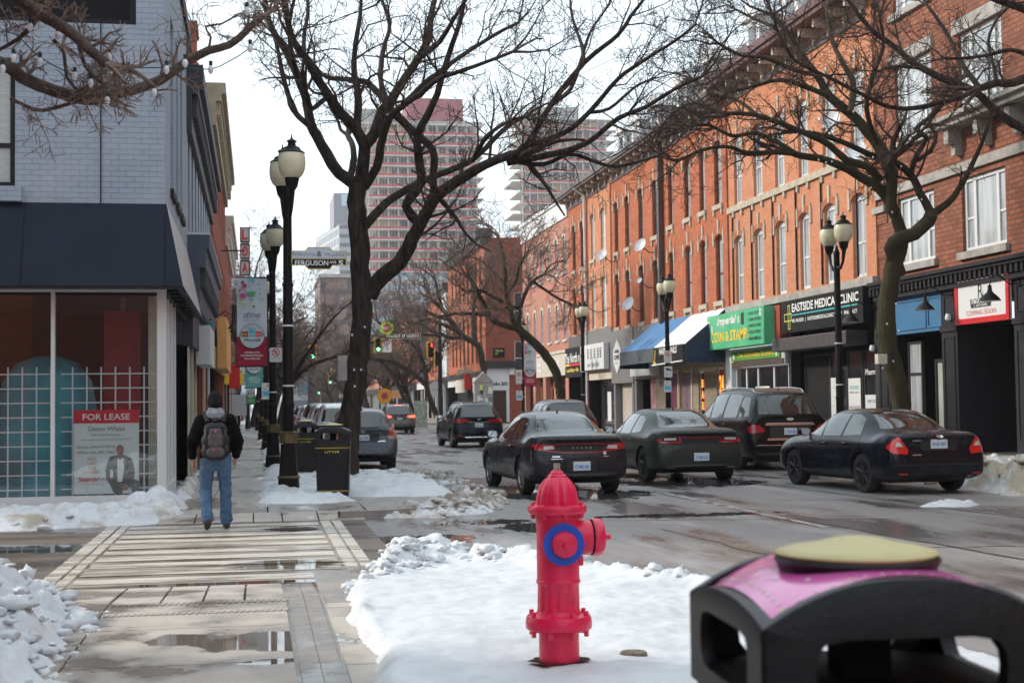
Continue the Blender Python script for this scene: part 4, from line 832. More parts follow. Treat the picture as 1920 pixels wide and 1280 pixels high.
b2=block('narrow grey steel fronted building between orange brick ones',158,168,12.2,M['darkpaint'],M['blackf'],2)
block('long orange brick terrace far down the right side',168,205,13.2,M['brick_o'],M['whitef'],3)
block('pale brick terrace at the far end of the right side',205,260,12.0,M['brick_p'],M['whitef'],4)
block('last orange brick terrace before the traffic lights fade',262,340,12.8,M['brick_o'],M['whitef'],5,ws=3.4)
# ---- towers
con=mat('raw_concrete',(.66,.61,.57),.9,c2=(.54,.49,.46),sc=.2); redn=mat('red_guard_mesh',(.45,.06,.07),.8,c2=(.55,.12,.12),sc=.5); blg=mat('blue_tower_glass',(.40,.54,.64),.2,c2=(.52,.62,.70),sc=.2); inter=mat('dark_open_floor',(.07,.065,.08),.9,c2=(.30,.25,.22),sc=.25)
def tower(label,pxl,pxr,pyt,Y,nfl,nred,D=22,seed=0,proj=2.2,pyg=560):
    a=ony(pxl,pyt,Y); c=ony(pxr,pyt,Y); x0,x1,H=a.x,c.x,a.z; fh=3.1*H/100 if False else (H/nfl)
    r=empty('tower_block',((x0+x1)/2,Y+D/2,0),label,'tower','concrete towers under construction'); rr=random.Random(seed)
    b=MB(); b.box(x0+2.5,x1-2.5,Y+3,Y+D,0,H*.985); b.build('core',inter,r)
    for k in range(nfl+1):
        z=k*fh; 
        if z<H*.25: continue
        b=MB(); b.box(x0-(proj*(.5+.5*((k*7)%3==0))),x1+proj*.9,Y-1,Y+D+.5,z-.18,z+.18); sl_=b.build('floor_slab',con,r)
        if k<nfl:
            red=k>=nfl-nred
            b=MB()
            if red:
                b.box(x0,x1,Y-1.05,Y-.95,z+.2,z+.85); b.build('guard_rail',redn,sl_)
                b=MB(); n=11
                for i in range(n+1): x=x0+(x1-x0)*i/n; b.box(x-.25,x+.25,Y+.2,Y+.8,z+.18,z+fh-.18)
                n=34
                for i in range(n+1): x=x0+(x1-x0)*i/n; b.box(x-.05,x+.05,Y-.9,Y-.8,z+.18,z+fh-.18)
                b.build('columns',con,sl_)
                if rr.random()<.5:
                    b=MB(); q=rr.uniform(x0,x1-8); b.box(q,q+rr.uniform(4,9),Y+.9,Y+1,z+.18,z+fh-.18); b.build('infill',mat('plywood',(.5,.34,.17),.8),sl_)
            else:
                b.box(x0,x1,Y+.4,Y+.6,z+.18,z+fh-.18); b.build('glazing',blg,sl_); b=MB(); b.box(x0,x1,Y-1.05,Y-.98,z+.18,z+.45); b.build('guard_rail',redn,sl_)
                b=MB(); n=22
                for i in range(n+1): x=x0+(x1-x0)*i/n; b.box(x-(.25 if i%3==0 else .08),x+(.25 if i%3==0 else .08),Y+.1,Y+.4,z+.18,z+fh-.18)
                b.build('mullions',M['stoneg'],sl_)
    return r,x0,x1,H
YT=430
tw,x0,x1,H=tower('nearer concrete tower block under construction, red guard rails and glazed lower floors',690,893,232,YT,27,14,seed=1)
b=MB(); b.box(x0-4,x0+8,YT+2,YT+16,H,H+5); b.box(x0-4,x1+2,YT+1,YT+16,H,H+1.5); b.build('roof_screen',M['concrete'],tw)
b=MB(); b.box(x0+12,x1-4,YT+1,YT+14,H+1.5,H+8.5); b.build('roof_screen',mat('maroon_screen',(.28,.07,.09),.8,c2=(.36,.13,.14),sc=.7),tw)
t2,x0,x1,H=tower('farther slimmer tower block under construction behind the pink brick building',978,1135,222,520,27,25,seed=2,proj=4,D=18)
b=MB(); b.box(x0+4,x1-10,522,536,H,H+5); b.build('roof_screen',M['concrete'],t2)
r=empty('office_tower',(0,560,0),'grey banded office tower left of the construction tower','tower')
a=ony(636,420,560); c=ony(700,420,560); d0=ony(592,420,610)
bandm=brick('banded_cladding',(.40,.40,.42),(.42,.42,.44),(.14,.14,.16),bw=60,bh=3.6,ms=.9,stain=(.4,.4,.42),bump=0)
gridm=brick('gridded_cladding',(.25,.30,.34),(.30,.34,.38),(.55,.55,.56),bw=5,bh=3.6,ms=.5,stain=(.3,.33,.36),bump=0)
b=MB(); b.add([(a.x,560,0),(c.x+10,560,0),(c.x+10,560,a.z),(a.x,560,a.z)],[(0,1,2,3)]); b.build('banded_front',bandm,r)
b=MB(); b.add([(a.x,560,0),(d0.x,610,0),(d0.x,610,a.z),(a.x,560,a.z)],[(0,1,2,3)]); b.build('gridded_side',gridm,r)
b=MB(); b.add([(a.x,560,a.z),(c.x+10,560,a.z),(c.x+10,610,a.z),(d0.x,610,a.z)],[(0,1,2,3)]); b.build('roof',M['concrete'],r)
p=ony(640,362,566); b=MB(); b.box(p.x-3,c.x+5,566,600,a.z,p.z); b.build('penthouse',mat('penthouse_cladding',(.26,.26,.29),.6),r)
b=MB(); b.box(p.x,c.x+3,565.7,566,a.z+8,p.z-.5); b.build('penthouse_glazing',blg,r)
def farblock(label,pxl,pxr,pyt,Y,m,D=30,seed=0):
    a=ony(pxl,pyt,Y); c=ony(pxr,pyt,Y); b=MB(); b.box(a.x,c.x,Y,Y+D,0,a.z); r=empty('office_block',((a.x+c.x)/2,Y,0),label,'building'); b.build('wall',m,r)
    b=MB(); b.box(a.x-.3,c.x+.3,Y-.3,Y+D,a.z,a.z+.8); b.build('roof',M['concrete'],r); return r
farblock('low glass office block with pale spandrels at the end of the street',528,578,665,300,brick('spandrel_glass',(.16,.20,.24),(.20,.23,.26),(.48,.45,.42),bw=20,bh=3.4,ms=.6,stain=(.2,.22,.25),bump=0))
farblock('dark glass slab at the end of the street',577,600,668,296,M['glassd'])
farblock('brown brick tower in shade behind the big tree',600,662,520,330,brick('brown_grid_cladding',(.20,.14,.12),(.24,.17,.14),(.09,.08,.09),bw=6,bh=3.5,ms=.7,stain=(.2,.14,.12),bump=0))
farblock('pale glass office block behind the left trees',560,592,640,360,brick('pale_glass_cladding',(.35,.42,.47),(.40,.46,.5),(.6,.62,.63),bw=7,bh=3.6,ms=.4,stain=(.35,.4,.45),bump=0))
farblock('pale tower seen through the branches above the banner',424,470,520,420,brick('pale_curtain_wall',(.45,.55,.60),(.5,.6,.65),(.65,.70,.72),bw=8,bh=3.6,ms=.3,stain=(.5,.6,.65),bump=0))
farblock('beige building closing the far end of the street',520,625,722,420,M['cream'])
# tower crane mast
b=MB(); cy=mat('crane_yellow',(.5,.42,.1),.6)
q=ony(1090,300,540)
r=empty('tower_crane',(q.x,540,0),'slender tower crane above the farther tower','crane')
for dx in (-1,1): b.tube([(q.x+dx,540,q.z-20),(q.x+dx,540,q.z+32)],.16,4)
for k in range(18): z=q.z-20+k*2.9; b.tube([(q.x-1,540,z),(q.x+1,540,z+2.9)],.1,4)
b.build('mast',cy,r); b=MB(); q2=ony(1240,70,540); b.tube([(q.x-14,540,q.z+27),(q2.x,540,q.z+50)],.3,4); b.tube([(q.x-14,540,q.z+29),(q2.x,540,q.z+51.5)],.2,4); b.build('jib',M['white'],r)
q=ony(765,160,450); r=empty('tower_crane',(q.x,450,0),'pale tower crane behind the big tree crown','crane')
b=MB()
for dx in (-.9,.9): b.tube([(q.x+dx,450,q.z-30),(q.x+dx,450,q.z+12)],.14,4)
for k in range(14): z=q.z-30+k*3; b.tube([(q.x-.9,450,z),(q.x+.9,450,z+3)],.1,4)
b.build('mast',cy,r); b=MB(); b.tube([(q.x-20,450,q.z-12),(q.x+4,450,q.z-4)],.3,4); b.build('jib',cy,r)
# ============================================================ left row
YF=23.2; FF=Fac('F',YF); XL=-1.42; FL=Fac('L',XL)
g=empty('corner_shop',(-1.42,23.2,0),'grey painted brick corner building with a navy awning band and big shop windows','building')
def fz(px,py): q=ony(px,py,YF); return q.x,q.z
zt_=fz(160,381)[1]; zb_=fz(160,541)[1]
x28=fz(28,300)[0]; z350=fz(10,350)[1]; z155=fz(10,155)[1]
xw0=-6.4
HL=[(s,s+.95,5.3,8.3,0) for s in (24.6,26.2,27.7)]
wall(FF,-9,XL,zt_-.25,9.7,[(xw0,x28,z350,z155+.4),(xw0+.2,fz(255,45)[0],fz(200,45)[1],fz(200,0)[1]+.9)],M['brick_g'],g)
h=(xw0,x28,z350,z155+.4); window(FF,h,M['darkpaint'],mat('slatted_blind',(.52,.55,.53),.5,c2=(.40,.43,.42),sc=30,stretch=(.1,1,1),coat=.4),g,w=.09,rail=.33)
b=MB(); FF.box(b,xw0,fz(42,380)[0],-.02,.12,fz(10,378)[1],z350-.003); b.build('sill',M['brick_g'],g)
h=(xw0+.2,fz(255,45)[0],fz(200,45)[1],fz(200,0)[1]+.9); window(FF,h,M['darkpaint'],M['blackm'],g,w=.10)
wall(FL,YF,30.4,zt_-.3,9.7,HL,M['brick_g'],g,name='side_wall')
for h in HL: window(FL,h,M['darkpaint'],M['glassw'],g,w=.07,deep=.18)
for h in HL: b=MB(); FL.box(b,h[0]-.1,h[1]+.1,-.01,.06,h[2]-.12,h[2]-.003); b.build('sill',M['darkpaint'],g)
for (px,z) in ((150,13.7),): pass
b=MB(); FL.box(b,YF+.003,32,-.25,.05,9.45,9.75); b.build('cornice',M['darkpaint'],g)
b=MB(); b.tube([FF.P(fz(189,380)[0],.012,zt_),FF.P(fz(189,380)[0],.012,9.6)],.012,4); b.build('cable',M['blackm'],g)
# navy sloped awning band (front + return)
navy=mat('navy_panel',(.007,.012,.026),.6,c2=(.012,.018,.034),sc=1.2,spec=.2)
ov=.55
b=MB(); xr=XL+.02; xr2=fz(343,541)[0]+.03
b.add([(-9,YF-.02,zt_),(xr,YF-.02,zt_),(xr2,YF-ov,zb_),(-9,YF-ov,zb_),(xr,30.2,zt_),(xr2,30.2,zb_)],[(0,1,2,3)])
an=b.build('awning_panel',navy,g); b=MB(); b.add([(xr,YF-.02,zt_),(xr2,YF-ov,zb_),(xr,30.2,zt_),(xr2,30.2,zb_)],[(0,1,3,2)]); b.build('awning_return',mat('pale_return_panel',(.42,.40,.41),.5,c2=(.36,.34,.36)),g)  # return coloured paler than the navy front
b=MB(); b.box(-9,xr2-.02,YF-ov+.01,YF-ov+.06,zb_-.05,zb_); b.box(xr2-.09,xr2-.03,YF-ov+.06,30.2,zb_-.045,zb_)
for k in range(9): b.box(XL-.05,xr2-.09,YF+.3+k*.8,YF+.38+k*.8,zb_-.03,zb_)
b.build('awning_frame',M['darkpaint'],an)
b=MB()
for px in (47,311): x=fz(px,460)[0]; b.add([(x-.006,YF-.028,zt_),(x+.006,YF-.028,zt_),(x+.006+.015,YF-ov-.008,zb_),(x-.006+.0,YF-ov-.008,zb_)],[(0,1,2,3)])
b.build('panel_joint',M['blackm'],an)
b=MB(); b.box(-9,XL,YF-.3,YF+.2,zb_-.02,zb_+.1) if False else None
b.box(-9,XL-.003,YF-.0,YF+.3,zb_-.1,zt_-.2); b.box(XL-.3,XL-.003,YF+.3,30.3,zb_-.1,zt_-.2); b.build('soffit',M['darkpaint'],g)
# shop windows: white frame
zs0=fz(200,932)[1]; zs1=fz(200,548)[1]
b=MB()
for px0,px1 in ((96,103),(295,312)):
    xa,xb=fz(px0,740)[0],fz(px1,740)[0]; b.box(xa,xb,YF-.06,YF+.1,.05,zs1+.06)
b.box(-9,XL-.06,YF-.055,YF+.1,.05,zs0+.03); b.box(-9,XL-.06,YF-.055,YF+.1,zs1-.0,zs1+.075)
for y in (YF+.0,YF+.95,YF+1.9,YF+2.9): b.box(XL-.1,XL,y,y+.09,.05,zs1+.05)
b.box(XL-.1,XL-.002,YF,YF+2.9,.05,.35)
sw=b.build('shop_window',M['whitef'],g)
cg=clearglass('shop_glass',(.80,.86,.86),.09)
b=MB(); b.add([(-9,YF,zs0),(XL-.1,YF,zs0),(XL-.1,YF,zs1),(-9,YF,zs1)],[(0,1,2,3)]); b.add([(XL-.03,YF+.1,.35),(XL-.03,YF+2.9,.35),(XL-.03,YF+2.9,zs1),(XL-.03,YF+.1,zs1)],[(0,1,2,3)]); b.build('pane',cg,sw)
# dark interior with painted walls
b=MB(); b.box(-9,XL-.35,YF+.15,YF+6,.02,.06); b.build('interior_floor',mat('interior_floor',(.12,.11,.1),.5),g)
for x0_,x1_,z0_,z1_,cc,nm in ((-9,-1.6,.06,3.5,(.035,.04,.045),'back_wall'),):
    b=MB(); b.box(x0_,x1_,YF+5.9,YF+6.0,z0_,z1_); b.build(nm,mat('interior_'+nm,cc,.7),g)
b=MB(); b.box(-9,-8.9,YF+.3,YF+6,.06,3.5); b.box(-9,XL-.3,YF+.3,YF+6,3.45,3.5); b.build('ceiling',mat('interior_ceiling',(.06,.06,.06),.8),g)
b=MB(); b.box(fz(185,700)[0],fz(255,700)[0],YF+.8,YF+.85,.06,3.2); b.build('partition',mat('red_partition',(.42,.015,.03),.6,c2=(.12,.015,.025),sc=.8),g)
b=MB(); b.box(fz(212,700)[0],fz(222,700)[0],YF+1.2,YF+1.3,.06,3.45); b.build('post',mat('grey_post',(.3,.31,.32),.6),g)
b=MB(); x=fz(275,700)[0]; b.box(x,fz(294,700)[0],YF+.35,YF+.4,.06,3.45); b.build('white_post',M['cream'],g)
b=MB(); c=(fz(72,700)[0],YF+1.0,.1); b.lathe([(.80,0),(.80,.8),(.78,1.5),(.70,1.95),(.5,2.25),(.2,2.36)],c,28); b.build('reflection_shape',mat('teal_reflection_colour',(.03,.36,.45),.5,c2=(.015,.14,.18),sc=.8),g,smooth=True)  # added teal solid standing in for a car reflected in the glass
# white security grid just inside the glass
gr=empty('window_grille',(-2.5,YF+.12,.1),'white metal security grid behind the shop window glass','grille')
b=MB(); zt2=fz(200,687)[1]; y=YF+.12
for px in list(range(12,96,27))+list(range(134,290,27)):
    x=fz(px,800)[0]; b.box(x-.011,x+.011,y,y+.012,.15,zt2)
k=0; pyy=700
while pyy<930:
    z=fz(200,pyy)[1]; b.box(-9,fz(90,800)[0],y+.013,y+.024,z-.01,z+.01); b.box(fz(112,800)[0],fz(291,800)[0],y+.013,y+.024,z-.01,z+.01); pyy+=27
b.build('bars',M['whitef'],gr)
# for lease poster
xa,zb2=fz(137,927); xb,zt3=fz(260,767); yy=YF+.05
ps=empty('for_lease_sign',((xa+xb)/2,yy,zb2),'white and red FOR LEASE poster inside the corner shop window','sign')
FP=Fac('F',yy); b=MB(); FP.box(b,xa,xb,-.015,0,zb2,zt3); b.build('sheet',M['white'],ps)
W_=xb-xa; Hh=zt3-zb2; P_=lambda u,v:(xa+W_*u,zt3-Hh*v)
b=MB(); FP.box(b,xa,xb,0,.004,P_(0,.16)[1],zt3); b.build('header',mat('poster_red',(.62,.01,.035),.5),ps)
def pt(t_,u,v,w_,h_,m_,**k): x,z=P_(u,v); FP.text(t_,x,.004,z,W_*w_,Hh*h_,m_,ps,**k)
pt('FOR LEASE',.5,.085,.72,.075,T['white'],bold=.01); pt('Glenn White',.5,.225,.57,.055,T['grey']); pt('Sales Representative',.5,.30,.46,.028,T['grey']); pt('www.facebook.com/glennwhiterealestate',.5,.355,.76,.02,T['grey'])
pt('Direct: 416 617 8176',.34,.44,.58,.032,T['grey']); pt('Office: 416 993 7653',.34,.505,.58,.032,T['grey'])
for i,t_ in enumerate(('NOT','LIKE','THE','OTHERS')): pt(t_,.28,.585+.053*i,(.14,.15,.12,.25)[i],.034,T['salmon'],shear=.3)
pt('Search',.22,.825,.28,.05,T['red'],bold=.02); pt('Realty',.49,.825,.25,.05,T['grey']); pt('Your Savvy Agent',.35,.885,.3,.02,T['grey'])
def ppoly(pts,m_,nm,d=.004): b=MB(); FP.poly(b,[P_(*q) for q in pts],d,d+.0015); return b.build(nm,m_,ps)
suit=mat('printed_dark_suit',(.035,.037,.045),.5,c2=(.16,.15,.15),sc=2); skin=mat('printed_skin',(.42,.20,.13),.5)
ppoly([(.56,.56),(.66,.545),(.72,.53),(.78,.545),(.88,.58),(.92,.66),(.935,.76),(.92,.83),(1,.86),(1,1),(.9,1),(.88,.93),(.76,.94),(.74,1),(.62,1),(.56,.9),(.50,.82),(.485,.72),(.51,.64)],suit,'printed_figure')
ppoly([(.67,.58),(.72,.60),(.76,.57),(.77,.7),(.74,.86),(.67,.86),(.665,.7)],T['white'],'printed_shirt',.006)
ppoly([(.66,.50),(.645,.47),(.66,.44),(.70,.425),(.75,.44),(.77,.47),(.76,.515),(.74,.55),(.71,.565),(.68,.55)],skin,'printed_face',.006)
ppoly([(.655,.475),(.655,.445),(.70,.418),(.75,.433),(.77,.475),(.755,.455),(.70,.44),(.665,.455)],T['grey'],'printed_hair',.008)
ppoly([(.74,.92),(.78,.9),(.84,.905),(.83,.95),(.77,.965)],skin,'printed_hand',.006)
ppoly([(.56,.71),(.60,.72),(.61,.78),(.58,.83),(.555,.78)],T['white'],'printed_gap',.006)
# ---- further left buildings, seen almost edge-on
grp='old shop buildings along the left side'
def lblock(label,s0,s1,h,m,fm,seed,x=XL,gh=3.6,corn=None,out=.6,cz=None,fcol=None,ws=1.7,back=8):
    F=Fac('L',x); r=empty('brick_building',F.P((s0+s1)/2,0,0),label,'building',grp); rr=random.Random(seed)
    n=max(1,int((s1-s0)/ws)); H=[]; z=gh+1.3
    while z+2.6<h-.5:
        for i in range(n): c=s0+(i+.5)*(s1-s0)/n; H.append((c-.42,c+.42,z,z+2.6,0))
        z+=3.9
    wall(F,s0,s1,gh,h,H,m,r,back=back,th=.2)
    for hh in H: window(F,hh,fm,M['glassd'],r,w=.06,deep=.15)
    if corn:
        cz=cz or h
        b=MB(); F.box(b,s0-.02,s1+.02,-.2,out,cz-.25,cz+.12); F.box(b,s0-.02,s1+.02,-.2,out*.7,cz-.5,cz-.25); F.box(b,s0-.02,s1+.02,-.2,out*.3,cz-1.3,cz-.5); b.build('cornice',corn,r)
        b=MB(); k=s0+.15
        while k<s1: F.box(b,k,k+.14,out*.3,out*.62,cz-.95,cz-.503); k+=.4
        b.build('cornice_bracket',corn,r)
    b=MB(); F.box(b,s0,s1,-.1,.12,gh-.7,gh+.02); b.build('fascia',fcol or M['darkpaint'],r)
    recess(F,r,s0+.05,s1-.05,.1,gh-.7,.5,M['blackm'])
    k=s0+.05
    while k<s1-.4: b=MB(); F.box(b,k,k+.3,-.2,.03,.1,gh-.7); b.build('pier',rr.choice([M['white'],M['brick_r'],M['darkpaint'],M['cream']]),r); k+=1.9
    return r
dpm=mat('dark_navy_wood',(.03,.033,.045),.6,c2=(.05,.05,.06))
r=lblock('grey painted building with a deep dark bracketed cornice on the left',30.4,46,8.85,M['brick_g'],M['brownf'],11,corn=dpm,out=.34,cz=8.7,fcol=dpm)
# projecting lower cornice over its shop
F=FL; b=MB(); F.box(b,30.6,41.4,-.1,.45,4.95,5.25); F.box(b,30.6,41.4,-.1,.38,4.55,4.95); F.box(b,30.6,41.4,-.1,.25,3.7,4.55); b.build('shop_cornice',mat('blue_grey_wood',(.05,.075,.12),.6,c2=(.08,.09,.11)),r)
b=MB(); k=30.8
while k<41.3: F.box(b,k,k+.1,.25,.37,4.15,4.53); k+=.26
b.build('shop_dentils',dpm,r); b=MB(); F.box(b,30.62,41.4,-.1,.47,5.253,5.30); b.build('snow_cap',M['snow'],r)
r=lblock('tall red brick building with a white painted flank and chimney on the left',46.01,48,12.6,M['brick_r'],M['whitef'],12,corn=None,x=XL-.35)
b=MB(); FL.box(b,46.05,47.5,-.95,-.45,12.6,13.7); FL.box(b,46.0,47.6,-1.0,-.4,13.7,13.95); b.build('chimney',M['brick_r'],r)
b=MB(); FL.box(b,45.95,46.0,-4,-.34,8.9,12.4); b.build('flank',M['white'],r)
lblock('red brick building with an ornate cream bracketed cornice on the left',48.01,68,12.4,M['brick_r'],M['cream'],13,corn=mat('cream_cornice',(.42,.36,.25),.7,c2=(.3,.25,.17),sc=3),out=.45,cz=12.3,fcol=mat('orange_board',(.55,.30,.10),.6),ws=2.2)
lblock('red brick building with white trim farther along the left row',68,85,10.5,M['brick_r'],M['whitef'],14,corn=M['cream'],out=.4,ws=2.6)
lblock('low brown shops at the far end of the left row',85,128,7.5,M['brick_d'],M['whitef'],15,corn=M['darkpaint'],out=.3,ws=3)
lblock('distant brick buildings on the left past the corner',150,230,9,M['brick_p'],M['whitef'],16,x=-4,corn=M['cream'],out=.5,ws=4)
# hanging things on the left facades
FLx=FL
def psign(label,s,z0,z1,w,m,d0=.1,th=.12,txt=None):
    r=empty('projecting_sign',FLx.P(s,d0,z0),label,'shop sign','signs projecting from the left shops'); b=MB(); FLx.box(b,s,s+th,d0+.05,d0+.05+w,z0,z1); b.build('board',m,r)
    b=MB(); b.tube([FLx.P(s+th/2,0,z1+.06),FLx.P(s+th/2,d0+w,z1+.06)],.02,5); b.build('bracket',M['blackm'],r)
    if txt: text(txt,(FLx.P(s,d0+.05+w/2,(z0+z1)/2)[0],s-.004,(z0+z1)/2),(1,0,0),(0,0,1),w*.7,(z1-z0)*.5,T['black'],r)
    return r
teal=mat('teal_light_box',(.03,.34,.34),.5)
psign('white box sign with a slanted underside over a left shop door',33.5,2.6,3.5,.32,M['white'],d0=.0,th=3.5)
psign('upper teal box sign projecting from the left shops',36.5,3.35,3.75,.22,teal,d0=.1); psign('lower teal box sign projecting from the left shops',36.0,2.75,3.2,.26,teal,d0=.05)
psign('orange timber fascia sign on the left row',48,2.9,4.6,.30,mat('orange_sign',(.75,.38,.12),.6),th=8,d0=.1)
psign('rounded red box sign projecting from a left shop',58,2.35,3.3,.42,M['red'],d0=.3); psign('small white hanging sign with black letters far along the left',66,2.6,3.4,.8,M['white'],d0=.5,txt='el')
psign('small blue and white board low on the left pavement edge',70,1.2,2.2,.6,M['white'],d0=.3)
psign('yellow and black strip awning sign on the left row',62,2.6,3.1,.8,T['yellow'],d0=.0,th=3)
b=MB()
for k in range(5):
    c=FLx.P(50.5+k*2.2,.0,4.7); x,y,z=c; b.tube([(x,y,z),(x+.35,y,z+.25),(x+.6,y,z+.1),(x+.62,y,z-.1)],.02,5); b.lathe([(.04,-.05),(.06,-.15),(.19,-.32),(.17,-.32),(.05,-.16)],(x+.62,y,z-.05),10)
    top('gooseneck_lamp',b,M['black'],c,'%s black gooseneck lamp above the orange timber fascia'%('first second third fourth fifth'.split()[k]),'wall lamp','gooseneck lamps on the left fascia'); b=MB()
# vertical LIQUOR-like letter sign
r=empty('vertical_sign',(-.9,60,6),'tall vertical sign frame with red letters above the left shops','sign')
zz=ony(459,428,60).z; zx=ony(459,428,60).x; w_=ony(468,428,60).x-ony(449,428,60).x
b=MB(); 
for k in range(3):
    z1=ony(459,426+k*31,60).z; z0=ony(459,426+k*31+28,60).z
    Fq=Fac('F',60); Fq.frame(b,zx-w_/2,zx+w_/2,z0,z1,.035,-.05,.05)
b.build('frame',M['darkpaint'],r)
for k,ch in enumerate('LOA'):
    z1=ony(459,440+k*31,60).z; text(ch,(zx,59.93,z1),(1,0,0),(0,0,1),w_*.6,.42,T['red'],r,bold=.03)
b=MB(); b.box(zx-w_/2+.03,zx+w_/2-.03,60.0,60.02,ony(459,515,60).z,ony(459,428,60).z); b.build('backing',M['white'],r)
b=MB(); b.tube([(XL,60,ony(459,470,60).z),(zx,60,ony(459,470,60).z)],.03,5); b.build('bracket',M['blackm'],r)
# ============================================================ street furniture
globe=mat('frosted_lamp_globe',(.62,.56,.38),.35,c2=(.70,.66,.48),sc=4,coat=.3)
def make_lamp(first_label):
    r=empty('street_lamp',(0,0,0),first_label,'street lamp','twin globe street lamps along both pavements')
    oct_=lambda a,z:1
    b=MB(); b.lathe([(.225,0),(.225,.06),(.20,.08),(.19,.12),(.185,.26),(.175,.28),(.15,.62),(.14,.85)],n=8); b.build('base',M['black'],r,bev=.006)
    b=MB(); b.lathe([(.20,.262),(.205,.27),(.205,.285),(.18,.30)],n=16); b.lathe([(.152,.862),(.165,.87),(.165,1.02),(.15,1.03)],n=12); b.lathe([(.155,1.035),(.158,1.04),(.158,1.06),(.12,1.07)],n=16); b.build('collar',M['gold'],r)
    b=MB(); b.lathe([(.10,.84),(.098,1.5),(.105,1.51),(.105,1.56),(.095,1.57),(.085,3.6),(.10,3.61),(.10,3.66),(.082,3.67),(.075,5.15),(.09,5.2),(.05,5.3),(.02,5.42)],n=14); b.build('pole',M['black'],r,smooth=True)
    b=MB(); 
    for z in (1.85,2.9): b.lathe([(.098,z),(.101,z+.01),(.101,z+.02),(.098,z+.03)],n=14)
    b.build('steel_band',M['white'],r)
    for sg in (-1,1):
        y=sg*.5
        b=MB(); b.tube([(0,sg*.06,4.85),(0,sg*.25,4.8),(0,sg*.42,4.95),(0,y,5.2)],[.04,.035,.035,.05],8); b.lathe([(.045,5.15),(.05,5.22),(.10,5.30),(.125,5.42),(.13,5.45)],(0,y,0),16); b.build('arm',M['black'],r,smooth=True)
        b=MB(); b.lathe([(.125,5.44),(.18,5.49),(.222,5.58),(.238,5.68),(.234,5.79),(.215,5.87)],(0,y,0),22); b.build('globe',globe,r,smooth=True)
        b=MB(); b.lathe([(.22,5.865),(.23,5.88),(.205,5.90),(.16,5.93),(.14,5.97),(.075,6.0),(.065,6.06),(.09,6.075),(.085,6.09),(.03,6.12),(.012,6.15),(.012,6.2)],(0,y,0),18); b.build('globe_cap',M['black'],r,smooth=True)
    return r
lt=[(538,262,'nearest lamp post on the left kerb strip, carrying the street name sign',.1),(510,410,'second lamp post on the left kerb strip, carrying the dine banner',.1),(499,513,'third lamp post on the left kerb strip behind the teal banner',.1),(490,570,'fourth lamp post on the left kerb strip, small and far',.1),(483,625,'fifth lamp post on the left kerb strip, very far off',.1),
 (1567,402,'lamp post in front of the black clinic sign',.12),(1249,512,'lamp post with three parking signs in front of the blue awning',.12),(1091,563,'lamp post in front of the bar and tea shop signs',.12),(979,600,'lamp post with a dine banner beside the pink building',.12),(827,652,'lamp post beside the side street traffic signal',.12),(797,668,'lamp post just beyond the side street traffic signal',.12),(712,694,'distant lamp post above the brake lights of the far car',.12),(683,712,'farthest lamp post seen through the trees',.12)]
LP={}; l0=None
for i,(px,py,lb,gz) in enumerate(lt):
    q=onz(px,py,6.2+gz)
    if l0 is None: o=l0=make_lamp(lb)
    else: o=copy_tree(l0)
    o.location=(q.x,q.y,gz); o.rotation_euler=(0,0,R(8) if px<600 else R(-2)); o['label']=lb; LP[i]=Vector((q.x,q.y,gz)); ORG[o.name]=LP[i]
# small banded sign post (short) helper
def plate(label,c,w,h,m,face='F',group=None,cat='sign',name='street_sign',tilt=0,pieces=(),corner=.02,th=.012):
    """flat sign plate; c = centre (world), front faces -Y"""
    r=empty(name,c,label,cat,group); c=Vector(c); pts=[]
    k=min(w,h)*.12
    for sx,sz in ((1,1),(-1,1),(-1,-1),(1,-1)):
        for a in range(4):
            t={(1,1):0,(-1,1):90,(-1,-1):180,(1,-1):270}[(sx,sz)]+a*30
            pts.append((sx*(w/2-k)+k*math.cos(R(t)),sz*(h/2-k)+k*math.sin(R(t))))
    b=MB(); b.prism(pts,c,(1,0,0),(0,0,1),(0,th,0)); b.build('plate',m,r)
    return r
def ptext(r,body,dx,dz,w,h,m,bold=.0,d=.003,**k): c=org(r); return text(body,(c.x+dx,c.y,c.z+dz),(1,0,0),(0,0,1),w,h,m,r,depth=d,bold=bold,**k)
def pshape(r,pts,m,name,d=.004,th=.002): c=org(r); b=MB(); b.prism(pts,c+Vector((0,-d,0)),(1,0,0),(0,0,1),(0,th,0)); return b.build(name,m,r)
def ring(r,dx,dz,R0,R1,m,name,d=.004,n=22):
    c=org(r); b=MB()
    for k in range(n):
        a,e=2*math.pi*k/n,2*math.pi*(k+1)/n
        b.add([(c.x+dx+q*math.cos(t),c.y-d,c.z+dz+q*math.sin(t)) for q,t in ((R0,a),(R0,e),(R1,e),(R1,a))],[(0,1,2,3)])
    return b.build(name,m,r)
def disc(r,dx,dz,R0,m,name,d=.004,sx=1): c=org(r); return pshape(r,[(dx+sx*R0*math.cos(k*.3142),dz+R0*math.sin(k*.3142)) for k in range(20)],m,name,d)
def noparking(label,c,w=.3,h=.42,cam_=False,group='parking signs on lamp posts'):
    r=plate(label,c,w,h,M['white'],group=group)
    if not cam_:
        ring(r,0,h*.16,w*.26,w*.33,T['red'],'red_ring'); ptext(r,'P',0,h*.16,w*.2,h*.2,T['black'],bold=.03)
        k=w*.26*.7; pshape(r,[(-k-.01,h*.16+k-.01),(-k+.01,h*.16+k+.01),(k+.01,h*.16-k+.01),(k-.01,h*.16-k-.01)],T['red'],'red_bar',.006)
        ptext(r,'Snow Route',0,-h*.2,w*.7,h*.08,T['grey']); ptext(r,'<        >',0,-h*.36,w*.7,h*.08,T['black'])
    return r
P1=LP[0]; yl=P1.y-.13
